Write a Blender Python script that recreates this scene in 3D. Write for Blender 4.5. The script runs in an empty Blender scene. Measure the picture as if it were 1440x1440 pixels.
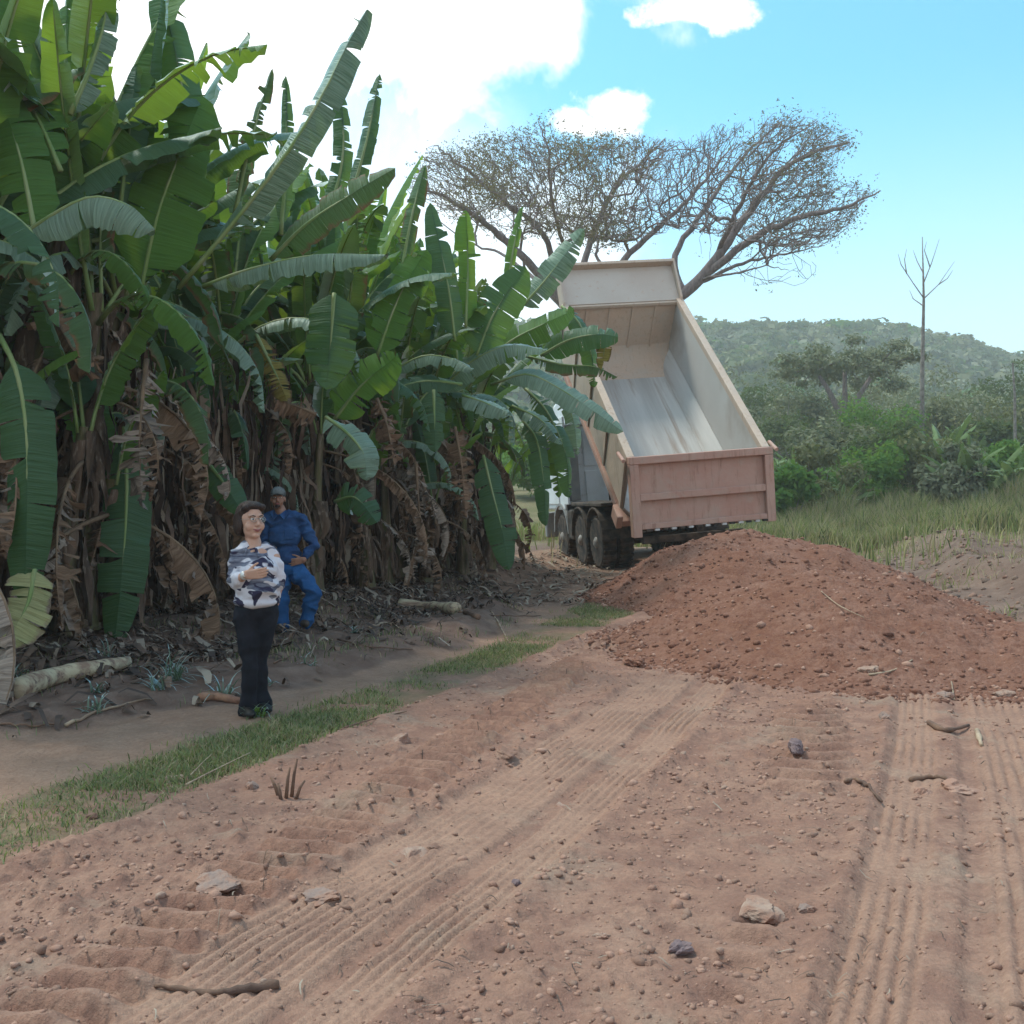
import bpy, bmesh, math, random
import numpy as np
from mathutils import Vector, Matrix, kdtree
rad = math.radians
scene = bpy.context.scene

# ------------------------------------------------------------------ camera
FPX, HU, HV, PITCH = 1558.0, 720.0, 720.0, rad(0.74)
CAM = Vector((0, 0, 1.6))
cd = bpy.data.cameras.new('camera'); cam = bpy.data.objects.new('camera', cd)
scene.collection.objects.link(cam)
cd.sensor_width = 36; cd.lens = 36 * FPX / 1440; cd.clip_end = 3000; cd.clip_start = 0.05
cam.location = CAM; cam.rotation_euler = (math.pi / 2 - PITCH, 0, 0)
scene.camera = cam

def ray(u, v):
    x, y, z = (u - HU) / FPX, 1.0, (HV - v) / FPX
    c, s = math.cos(PITCH), math.sin(PITCH)
    return Vector((x, c * y + s * z, -s * y + c * z))

def P(u, v, D):
    """point of the place seen in the photograph at u, v and lying D metres ahead"""
    r = ray(u, v)
    return CAM + r * (D / r.y)

def G(u, v, z=0.0):
    """where the sight line meets the level z"""
    r = ray(u, v)
    return CAM + r * ((z - CAM.z) / r.z)

# ------------------------------------------------------------------ sky and sun
SUN_AZ, SUN_EL = rad(-62), rad(61)     # azimuth clockwise from +Y
world = bpy.data.worlds.new('World'); scene.world = world; world.use_nodes = True
wn = world.node_tree; wn.nodes.clear()

class NT:
    """small helper for writing node trees"""
    def __init__(s, tree): s.t = tree
    def n(s, kind, **kw):
        nd = s.t.nodes.new(kind)
        for k, v in kw.items():
            if k.startswith('i_'):
                key = k[2:]
                key = int(key) if key.isdigit() else key.replace('_', ' ')
                nd.inputs[key].default_value = v
            else:
                setattr(nd, k, v)
        return nd
    def l(s, a, b): s.t.links.new(a, b)
    def math(s, op, a, b=None, clamp=False):
        nd = s.t.nodes.new('ShaderNodeMath'); nd.operation = op; nd.use_clamp = clamp
        for i, x in enumerate((a, b)):
            if x is None: continue
            if hasattr(x, 'is_linked'): s.l(x, nd.inputs[i])
            else: nd.inputs[i].default_value = x
        return nd.outputs[0]
    def mix(s, f, a, b, blend='MIX'):
        nd = s.t.nodes.new('ShaderNodeMix'); nd.data_type = 'RGBA'; nd.blend_type = blend
        for i, x in ((0, f), (6, a), (7, b)):
            if hasattr(x, 'is_linked'): s.l(x, nd.inputs[i])
            else: nd.inputs[i].default_value = x if i == 0 else (*x[:3], 1)
        return nd.outputs[2]
    def rng(s, v, a, b, c=0.0, d=1.0, smooth=False):
        nd = s.t.nodes.new('ShaderNodeMapRange'); nd.clamp = True
        if smooth: nd.interpolation_type = 'SMOOTHSTEP'
        s.l(v, nd.inputs[0])
        for i, x in enumerate((a, b, c, d)): nd.inputs[i + 1].default_value = x
        return nd.outputs[0]
    def noise(s, vec, scale, detail=4, rough=0.55, dist=0.0, out='Fac'):
        nd = s.t.nodes.new('ShaderNodeTexNoise')
        nd.inputs['Scale'].default_value = scale; nd.inputs['Detail'].default_value = detail
        nd.inputs['Roughness'].default_value = rough; nd.inputs['Distortion'].default_value = dist
        if vec is not None: s.l(vec, nd.inputs['Vector'])
        return nd.outputs[out]
    def mapping(s, vec, scale=(1, 1, 1), rot=(0, 0, 0)):
        nd = s.t.nodes.new('ShaderNodeMapping'); nd.inputs['Scale'].default_value = scale
        nd.inputs['Rotation'].default_value = rot; s.l(vec, nd.inputs['Vector'])
        return nd.outputs[0]

W = NT(wn)
out = W.n('ShaderNodeOutputWorld'); bg = W.n('ShaderNodeBackground'); W.l(bg.outputs[0], out.inputs[0])
sky = W.n('ShaderNodeTexSky'); sky.sky_type = 'NISHITA'; sky.sun_disc = False
sky.sun_elevation = SUN_EL; sky.sun_rotation = SUN_AZ; sky.altitude = 300; sky.air_density = 1.0; sky.dust_density = 1.6; sky.ozone_density = 1.0
SKY_STRENGTH = 0.15
bg.inputs['Strength'].default_value = SKY_STRENGTH
tc = W.n('ShaderNodeTexCoord'); dirv = tc.outputs['Generated']
tint = W.mix(1.0, sky.outputs[0], (0.68, 1.58, 1.68), 'MULTIPLY')
# cloud field: banks in several directions of the sky, edges broken by noise
nz = W.noise(dirv, 5.5, 6, 0.55, 0.3)
nz2 = W.noise(dirv, 2.3, 3, 0.5)
def bank(u, v, inner, outer, squash=1.0):
    d = ray(u, v).normalized()
    sub = W.n('ShaderNodeVectorMath', operation='SUBTRACT'); W.l(dirv, sub.inputs[0]); sub.inputs[1].default_value = d
    mp = W.mapping(sub.outputs[0], (1 / squash, 1, 1))
    ln = W.n('ShaderNodeVectorMath', operation='LENGTH'); W.l(mp, ln.inputs[0])
    d2 = W.math('ADD', ln.outputs['Value'], W.math('MULTIPLY', W.math('SUBTRACT', nz, 0.5), 0.42))
    return W.rng(d2, outer, inner, 0, 1, True)
m = bank(330, -180, 0.16, 0.21, 1.9)
m = W.math('MAXIMUM', m, W.math('MULTIPLY', bank(150, 300, 0.12, 0.32, 1.3), 0.8))
m = W.math('MAXIMUM', m, W.math('MULTIPLY', bank(640, 420, 0.03, 0.14, 1.6), 0.75))
sm = W.noise(dirv, 22, 5, 0.6)
def puff(u, v, r, squash):
    d = ray(u, v).normalized()
    sub = W.n('ShaderNodeVectorMath', operation='SUBTRACT'); W.l(dirv, sub.inputs[0]); sub.inputs[1].default_value = d
    mp = W.mapping(sub.outputs[0], (1 / squash, 1, 1))
    ln = W.n('ShaderNodeVectorMath', operation='LENGTH'); W.l(mp, ln.inputs[0])
    d2 = W.math('ADD', ln.outputs['Value'], W.math('MULTIPLY', W.math('SUBTRACT', sm, 0.5), 0.05))
    return W.rng(d2, r * 1.3, r * 0.7, 0, 1, True)
m = W.math('MAXIMUM', m, puff(820, 176, 0.013, 2.0))
m = W.math('MAXIMUM', m, puff(862, 158, 0.018, 1.5))
m = W.math('MAXIMUM', m, W.math('MULTIPLY', puff(990, 12, 0.014, 3.2), 0.9))
# scattered clouds over the rest of the sky (behind the camera)
sepd = W.n('ShaderNodeSeparateXYZ'); W.l(dirv, sepd.inputs[0])
back = W.rng(sepd.outputs['Y'], 0.35, -0.2)
m = W.math('MAXIMUM', m, W.math('MULTIPLY', W.rng(nz2, 0.47, 0.60, 0, 0.85, True), back))
# pale veil low in the sky
low = W.rng(sepd.outputs['Z'], 0.36, 0.02, 0, 0.85, True)
skyc = W.mix(low, tint, (6.3, 7.5, 7.6))
cloudc = W.mix(W.noise(dirv, 4, 5, 0.6), (7.4, 7.7, 8.2), (10.5, 10.4, 10.3))
W.l(W.mix(m, skyc, cloudc), bg.inputs['Color'])

sl = bpy.data.lights.new('sun', 'SUN'); sl.energy = 2.8; sl.angle = rad(9); sl.color = (1.0, 0.93, 0.82)
sun = bpy.data.objects.new('sun', sl); scene.collection.objects.link(sun)
sd = Vector((math.sin(SUN_AZ) * math.cos(SUN_EL), math.cos(SUN_AZ) * math.cos(SUN_EL), math.sin(SUN_EL)))
sun.rotation_euler = sd.to_track_quat('Z', 'Y').to_euler()
sun.location = (-20, 10, 40)

vs = scene.view_settings
vs.view_transform = 'Standard'; vs.look = 'None'; vs.exposure = 0.22; vs.gamma = 1.0; vs.use_curve_mapping = False
scene.render.engine = 'CYCLES'
cy = scene.cycles
cy.max_bounces = 6; cy.diffuse_bounces = 3; cy.glossy_bounces = 2; cy.transmission_bounces = 4; cy.volume_bounces = 1
cy.use_denoising = True
cy.sample_clamp_indirect = 6

# ------------------------------------------------------------------ helpers
def link(o): scene.collection.objects.link(o); return o

def tag(o, label=None, cat=None, group=None, kind=None):
    if label: o['label'] = label
    if cat: o['category'] = cat
    if group: o['group'] = group
    if kind: o['kind'] = kind
    return o

def empty(name, loc, rz=0.0):
    o = bpy.data.objects.new(name, None); o.location = loc; o.rotation_euler = (0, 0, rz); o.empty_display_size = 0.2
    return link(o)

def put(name, me, parent=None, loc=None, rot=None, scale=None):
    o = bpy.data.objects.new(name, me)
    if parent: o.parent = parent
    if loc is not None: o.location = loc
    if rot is not None: o.rotation_euler = rot
    if scale is not None: o.scale = scale if hasattr(scale, '__len__') else (scale,) * 3
    return link(o)

def np_mesh(name, verts, faces, mats=(), smooth=True, uv=None, fmat=None, attrs=None):
    """verts (n,3); faces (m,k) all of one size k, or a list of polygons"""
    me = bpy.data.meshes.new(name)
    verts = np.asarray(verts, dtype=np.float32)
    if isinstance(faces, np.ndarray):
        k = faces.shape[1]; m_ = faces.shape[0]
        me.vertices.add(len(verts)); me.vertices.foreach_set('co', verts.ravel())
        me.loops.add(m_ * k); me.loops.foreach_set('vertex_index', faces.astype(np.int32).ravel())
        me.polygons.add(m_); me.polygons.foreach_set('loop_start', np.arange(m_, dtype=np.int32) * k)
        me.polygons.foreach_set('loop_total', np.full(m_, k, dtype=np.int32))
        me.update(calc_edges=True)
    else:
        me.from_pydata(verts.tolist(), [], faces)
    if smooth: me.polygons.foreach_set('use_smooth', np.ones(len(me.polygons), dtype=bool))
    for mt in mats: me.materials.append(mt)
    if fmat is not None: me.polygons.foreach_set('material_index', np.asarray(fmat, dtype=np.int32))
    if uv is not None:
        l = me.uv_layers.new(name='UVMap')
        vi = np.empty(len(me.loops), dtype=np.int32); me.loops.foreach_get('vertex_index', vi)
        l.data.foreach_set('uv', np.asarray(uv, dtype=np.float32)[vi].ravel())
    for nm, arr in (attrs or {}).items():
        a = me.attributes.new(nm, 'FLOAT', 'POINT'); a.data.foreach_set('value', np.asarray(arr, dtype=np.float32))
    me.update()
    return me

class MB:
    """collects boxes, tubes and plates; build() links them as one mesh object"""
    def __init__(s, xf=None): s.v = []; s.f = []; s.m = []; s.xf = xf or Matrix(); s.mi = 0
    def add(s, vs, fs):
        b = len(s.v)
        s.v += [s.xf @ Vector(p) for p in vs]
        s.f += [tuple(i + b for i in f) for f in fs]; s.m += [s.mi] * len(fs)
        return s
    def box(s, lo, hi, rot=None, at=None):
        x0, y0, z0 = lo; x1, y1, z1 = hi
        vs = [Vector(p) for p in ((x0, y0, z0), (x1, y0, z0), (x1, y1, z0), (x0, y1, z0), (x0, y0, z1), (x1, y0, z1), (x1, y1, z1), (x0, y1, z1))]
        if rot is not None: vs = [rot @ p for p in vs]
        if at is not None: vs = [p + Vector(at) for p in vs]
        return s.add(vs, [(0, 3, 2, 1), (4, 5, 6, 7), (0, 1, 5, 4), (1, 2, 6, 5), (2, 3, 7, 6), (3, 0, 4, 7)])
    def prism(s, poly, axis, a, b):
        """polygon in the plane across axis, swept from a to b"""
        def mk(p, t):
            return {'x': (t, p[0], p[1]), 'y': (p[0], t, p[1]), 'z': (p[0], p[1], t)}[axis]
        n = len(poly)
        vs = [mk(p, a) for p in poly] + [mk(p, b) for p in poly]
        return s.add(vs, [tuple(range(n))[::-1], tuple(range(n, 2 * n))] + [(i, (i + 1) % n, n + (i + 1) % n, n + i) for i in range(n)])
    def tube(s, pts, radii, n=8, cap=True):
        pts = [Vector(p) for p in pts]
        if not hasattr(radii, '__len__'): radii = [radii] * len(pts)
        vs = []; fs = []
        prev = None
        for i, p in enumerate(pts):
            t = (pts[min(i + 1, len(pts) - 1)] - pts[max(i - 1, 0)]).normalized()
            if prev is None:
                a = Vector((0, 0, 1)) if abs(t.z) < 0.9 else Vector((1, 0, 0))
                u = t.cross(a).normalized()
            else:
                u = (prev - t * prev.dot(t)).normalized()
            prev = u; w = t.cross(u)
            for k in range(n):
                an = 2 * math.pi * k / n
                vs.append(p + (u * math.cos(an) + w * math.sin(an)) * radii[i])
        for i in range(len(pts) - 1):
            for k in range(n):
                k2 = (k + 1) % n
                fs.append((i * n + k, i * n + k2, (i + 1) * n + k2, (i + 1) * n + k))
        if cap:
            fs.append(tuple(range(n))[::-1]); fs.append(tuple(range((len(pts) - 1) * n, len(pts) * n)))
        return s.add(vs, fs)
    def lathe(s, prof, c, axis=(1, 0, 0), n=28):
        """profile [(along axis, radius)] turned about axis through c"""
        ax = Vector(axis).normalized(); a = Vector((0, 0, 1)) if abs(ax.z) < 0.9 else Vector((1, 0, 0))
        u = ax.cross(a).normalized(); w = ax.cross(u); c = Vector(c)
        vs = [c + ax * h + (u * math.cos(2 * math.pi * k / n) + w * math.sin(2 * math.pi * k / n)) * r for h, r in prof for k in range(n)]
        fs = [(i * n + k, i * n + (k + 1) % n, (i + 1) * n + (k + 1) % n, (i + 1) * n + k) for i in range(len(prof) - 1) for k in range(n)]
        fs.append(tuple(range(n))[::-1]); fs.append(tuple(range((len(prof) - 1) * n, len(prof) * n)))
        return s.add(vs, fs)
    def build(s, name, mats, parent=None, smooth=False, bevel=0.0):
        me = bpy.data.meshes.new(name); me.from_pydata([tuple(p) for p in s.v], [], s.f)
        for mt in (mats if isinstance(mats, (list, tuple)) else [mats]): me.materials.append(mt)
        if any(s.m): me.polygons.foreach_set('material_index', s.m)
        if smooth: me.polygons.foreach_set('use_smooth', [True] * len(me.polygons))
        bm = bmesh.new(); bm.from_mesh(me); bmesh.ops.recalc_face_normals(bm, faces=bm.faces); bm.to_mesh(me); bm.free()
        me.update()
        o = put(name, me, parent)
        if bevel:
            b = o.modifiers.new('bevel', 'BEVEL'); b.width = bevel; b.segments = 2; b.limit_method = 'ANGLE'; b.angle_limit = rad(40)
        return o

# numpy value noise -------------------------------------------------
_lat = np.random.RandomState(7).rand(256, 256).astype(np.float32)
def vnoise(x, y, seed=0):
    x = np.asarray(x, dtype=np.float64) + seed * 37.17; y = np.asarray(y, dtype=np.float64) + seed * 91.31
    xi = np.floor(x).astype(np.int64); yi = np.floor(y).astype(np.int64)
    fx = x - xi; fy = y - yi
    fx = fx * fx * (3 - 2 * fx); fy = fy * fy * (3 - 2 * fy)
    a = _lat[xi & 255, yi & 255]; b = _lat[(xi + 1) & 255, yi & 255]; c = _lat[xi & 255, (yi + 1) & 255]; d = _lat[(xi + 1) & 255, (yi + 1) & 255]
    return (a * (1 - fx) + b * fx) * (1 - fy) + (c * (1 - fx) + d * fx) * fy
def fbm(x, y, octv=4, seed=0, gain=0.5):
    s = 0; a = 1; t = 0
    for i in range(octv):
        s = s + a * vnoise(x * 2 ** i, y * 2 ** i, seed + i * 3); t += a; a *= gain
    return s / t - 0.5
def sstep(a, b, x):
    t = np.clip((np.asarray(x, dtype=np.float64) - a) / (b - a), 0, 1); return t * t * (3 - 2 * t)

# ------------------------------------------------------------------ materials
def principled(name, base=(0.5, 0.5, 0.5), rough=0.7, spec=0.3, metal=0.0):
    m_ = bpy.data.materials.new(name); m_.use_nodes = True
    nt = NT(m_.node_tree); b = m_.node_tree.nodes['Principled BSDF']
    b.inputs['Base Color'].default_value = (*base, 1); b.inputs['Roughness'].default_value = rough
    b.inputs['Specular IOR Level'].default_value = spec; b.inputs['Metallic'].default_value = metal
    return m_, nt, b

def worn(name, c1, c2, scale=3.0, rough=0.75, bump=0.1, bscale=30, stretch=(1, 1, 1), lo=0.4, hi=0.62, spec=0.25, metal=0, c3=None, c3lo=0.55, c3hi=0.7, c3scale=9):
    """two or three tones broken up by noise, with a fine relief"""
    m_, nt, b = principled(name, c1, rough, spec, metal)
    co = nt.n('ShaderNodeTexCoord').outputs['Object']
    v = nt.mapping(co, stretch)
    f = nt.rng(nt.noise(v, scale, 6, 0.62), lo, hi)
    col = nt.mix(f, c1, c2)
    if c3: col = nt.mix(nt.rng(nt.noise(v, c3scale, 5, 0.65), c3lo, c3hi), col, c3)
    nt.l(col, b.inputs['Base Color'])
    if bump:
        bp = nt.n('ShaderNodeBump'); bp.inputs['Strength'].default_value = bump; bp.inputs['Distance'].default_value = 0.02
        nt.l(nt.noise(v, bscale, 5, 0.65), bp.inputs['Height']); nt.l(bp.outputs[0], b.inputs['Normal'])
    return m_

def grimy(name, c1, c2, rust, dust, scale=1.5, rough=0.65):
    """old paint: faded tone, dust lodged in patches, rusty streaks and scratches, shallow dents"""
    m_, nt, b = principled(name, c1, rough, 0.25)
    co = nt.n('ShaderNodeTexCoord').outputs['Object']
    col = nt.mix(nt.rng(nt.noise(co, scale, 6, 0.62), 0.38, 0.64), c1, c2)
    st = nt.noise(nt.mapping(co, (9, 9, 0.9)), 1.6, 6, 0.7)
    col = nt.mix(nt.rng(st, 0.54, 0.68, 0, 0.65), col, rust)
    col = nt.mix(nt.rng(nt.noise(co, 3.3, 6, 0.7, 0.6), 0.50, 0.66, 0, 0.8), col, dust)
    sc_ = nt.noise(nt.mapping(co, (3, 3, 40), (0.3, 0.5, 0)), 2.0, 3, 0.6)
    col = nt.mix(nt.rng(sc_, 0.70, 0.74, 0, 0.7), col, tuple(min(1, x * 1.5) for x in dust))
    chips = nt.noise(co, 26, 4, 0.7)
    col = nt.mix(nt.rng(chips, 0.68, 0.72, 0, 0.8), col, tuple(x * 0.5 for x in rust))
    nt.l(col, b.inputs['Base Color'])
    bp = nt.n('ShaderNodeBump'); bp.inputs['Strength'].default_value = 0.5; bp.inputs['Distance'].default_value = 0.05
    nt.l(nt.math('ADD', nt.noise(co, 2.6, 3, 0.5), nt.math('MULTIPLY', nt.noise(co, 24, 4, 0.6), 0.06)), bp.inputs['Height']); nt.l(bp.outputs[0], b.inputs['Normal'])
    return m_

def leafmat(name, c1, c2, trans, rough=0.45, gloss=0.25, tmix=0.35, veins=True, brown=0.0, browncol=(0.16, 0.09, 0.04)):
    """leaf blade: diffuse + light passing through + a waxy sheen; uv.x across the half blade, uv.y metres along the midrib"""
    m_ = bpy.data.materials.new(name); m_.use_nodes = True
    t = m_.node_tree; t.nodes.clear(); nt = NT(t)
    o = nt.n('ShaderNodeOutputMaterial')
    uvn = nt.n('ShaderNodeUVMap'); uvn.uv_map = 'UVMap'
    oi = nt.n('ShaderNodeObjectInfo')
    co = nt.n('ShaderNodeTexCoord').outputs['Object']
    add = nt.n('ShaderNodeVectorMath', operation='ADD'); nt.l(co, add.inputs[0])
    sc = nt.n('ShaderNodeVectorMath', operation='SCALE'); nt.l(oi.outputs['Location'], sc.inputs[0]); sc.inputs['Scale'].default_value = 3.1
    nt.l(sc.outputs[0], add.inputs[1])
    big = nt.noise(add.outputs[0], 2.2, 4, 0.6)
    f = nt.math('ADD', nt.math('MULTIPLY', big, 0.7), nt.math('MULTIPLY', oi.outputs['Random'], 0.5))
    f = nt.rng(f, 0.3, 0.85)
    if veins:
        st = nt.mapping(uvn.outputs[0], (0.35, 26, 1))
        vn = nt.noise(st, 1.6, 3, 0.6)
        f2 = nt.rng(vn, 0.35, 0.68)
    col = nt.mix(f, c1, c2)
    tcol = nt.mix(f, trans, tuple(x * 0.55 for x in trans))
    if veins:
        col = nt.mix(nt.math('MULTIPLY', f2, 0.6), col, tuple(min(1, x * 1.9 + 0.01) for x in c1))
    if brown:
        sx = nt.n('ShaderNodeSeparateXYZ'); nt.l(uvn.outputs[0], sx.inputs[0])
        e = nt.math('ADD', sx.outputs[0], nt.math('MULTIPLY', nt.math('SUBTRACT', nt.noise(add.outputs[0], 7, 5, 0.7), 0.5), 1.1))
        e = nt.rng(e, 1.22 - brown, 1.3 - brown * 0.7)
        col = nt.mix(e, col, browncol); tcol = nt.mix(e, tcol, (0.16, 0.10, 0.04))
    d = nt.n('ShaderNodeBsdfDiffuse'); nt.l(col, d.inputs[0])
    tr = nt.n('ShaderNodeBsdfTranslucent'); nt.l(tcol, tr.inputs[0])
    mx = nt.n('ShaderNodeMixShader'); mx.inputs[0].default_value = tmix; nt.l(d.outputs[0], mx.inputs[1]); nt.l(tr.outputs[0], mx.inputs[2])
    g = nt.n('ShaderNodeBsdfGlossy'); g.inputs['Roughness'].default_value = rough; g.inputs['Color'].default_value = (0.8, 0.9, 0.92, 1)
    fr = nt.n('ShaderNodeFresnel'); fr.inputs['IOR'].default_value = 1.4
    mx2 = nt.n('ShaderNodeMixShader'); nt.l(nt.math('MULTIPLY', fr.outputs[0], gloss * 4), mx2.inputs[0]); nt.l(mx.outputs[0], mx2.inputs[1]); nt.l(g.outputs[0], mx2.inputs[2])
    if veins:
        bp = nt.n('ShaderNodeBump'); bp.inputs['Strength'].default_value = 0.9; bp.inputs['Distance'].default_value = 0.02
        nt.l(vn, bp.inputs['Height'])
        for x in (d, g): nt.l(bp.outputs[0], x.inputs['Normal'])
    nt.l(mx2.outputs[0], o.inputs[0])
    return m_
# ------------------------------------------------------------------ the ground
TRK_A = [G(500, 1350), G(720, 1180), G(870, 1065), G(980, 965)]
TRK_B = [G(1150, 1440), G(1170, 1340), G(1220, 1225), G(1235, 1125), G(1260, 985)]
TRK_C = [G(40, 1430), G(290, 1290), G(390, 1230), G(560, 1110), G(680, 1030), G(780, 960), G(860, 905)]
TRK_D = [G(1120, 1400), G(1150, 1260), G(1155, 1120), G(1150, 1020), G(1130, 960)]

def track_xy(line):
    """x of the track as a function of y (smooth fit), plus its slope"""
    ys = np.array([p.y for p in line]); xs = np.array([p.x for p in line])
    return np.polyfit(ys, xs, 2)
CA, CB, CC, CD = map(track_xy, (TRK_A, TRK_B, TRK_C, TRK_D))

def lateral(c, x, y):
    sl = np.polyval(np.polyder(c), y)
    return (x - np.polyval(c, y)) / np.sqrt(1 + sl * sl)

def band(l, a, b, soft=0.03):
    return sstep(a - soft, a + soft, l) * (1 - sstep(b - soft, b + soft, l))

# edges of the path, the grass strip and the grove, as x at a given y
def linefit(pix, deg=1):
    q = [G(*p) for p in pix]
    return np.polyfit([p.y for p in q], [p.x for p in q], deg)
GR_L = linefit([(0, 1140), (220, 1050), (450, 1000), (600, 945), (740, 885), (820, 850)], 2)   # grass strip, grove side
GR_R = linefit([(0, 1235), (240, 1110), (450, 1040), (620, 985), (760, 920), (868, 872)], 2)  # grass strip, road side
GROVE = linefit([(0, 945), (200, 915), (640, 838), (700, 812)], 1)                         # edge of the banana grove

PATHL = linefit([(0, 1038), (200, 1010), (330, 985), (560, 932), (690, 898)], 2)              # left edge of the trodden path

def far_left(c, y, y1=20.0):
    yy = np.minimum(y, y1)
    return np.polyval(c, yy) + (y - yy) * 0.30

def macro(x, y):
    """the lie of the land"""
    x = np.asarray(x, dtype=np.float64); y = np.asarray(y, dtype=np.float64)
    z = 0.05 * fbm(x * 0.25, y * 0.25, 3, 1)
    near = np.exp(-(x * x + y * y) / 6.0)
    z = z * (1 - near)
    gx = far_left(GROVE, y)
    z = z + 0.22 * (1 - sstep(gx - 0.2, gx + 1.3, x)) * sstep(4, 9, y)          # grove floor stands a little higher
    z = z + 0.10 * np.exp(-((x - (gx + 0.75)) / 0.5) ** 2) * (fbm(x * 1.3, y * 1.3, 3, 9) + 0.4) * sstep(3, 8, y)
    pl = far_left(PATHL, y)
    z = z + sstep(pl + 0.05, pl - 0.5, x) * sstep(4, 6, y) * (1 - sstep(20, 24, y)) * (0.06 + 0.13 * (fbm(x * 1.4, y * 1.4, 4, 88) + 0.5) + 0.05 * fbm(x * 6, y * 6, 3, 89))
    # field on the right: a low tilled bank, then rising ground
    fx = 6.6 + 0.20 * (y - 14.7)
    side = sstep(fx, fx + 2.6, x) * sstep(11.5, 17, y)
    z = z + side * (0.34 + 0.055 * np.clip(x - fx - 2, 0, 9) * (1 - sstep(34, 60, y)) + 0.75 * fbm(x * 0.40, y * 0.7, 4, 5) + 0.16 * fbm(x * 2.0, y * 2.6, 3, 15))
    z = z + sstep(11.5, 17, y) * 0.34 * np.exp(-((x - fx - 1.5 - 0.5 * np.sin(y * 0.5)) / 0.55) ** 2) * (1 - sstep(30, 36, y))
    z = z + sstep(38, 75, y) * 1.9 + sstep(75, 160, y) * 4.0
    # cross slope under the truck
    tx = 0.96 + (25 - y) * 0.175
    t = sstep(tx, tx + 3, x) * sstep(17, 19.5, y) * (1 - sstep(26, 32, y)) * (1 - sstep(tx + 3.2, tx + 5, x))
    z = z + t * 0.22
    z = z + 0.20 * sstep(17.0, 20.5, y) * (1 - sstep(30, 40, y)) * np.exp(-((x - 1.6) / 4.5) ** 4)
    return z

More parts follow.
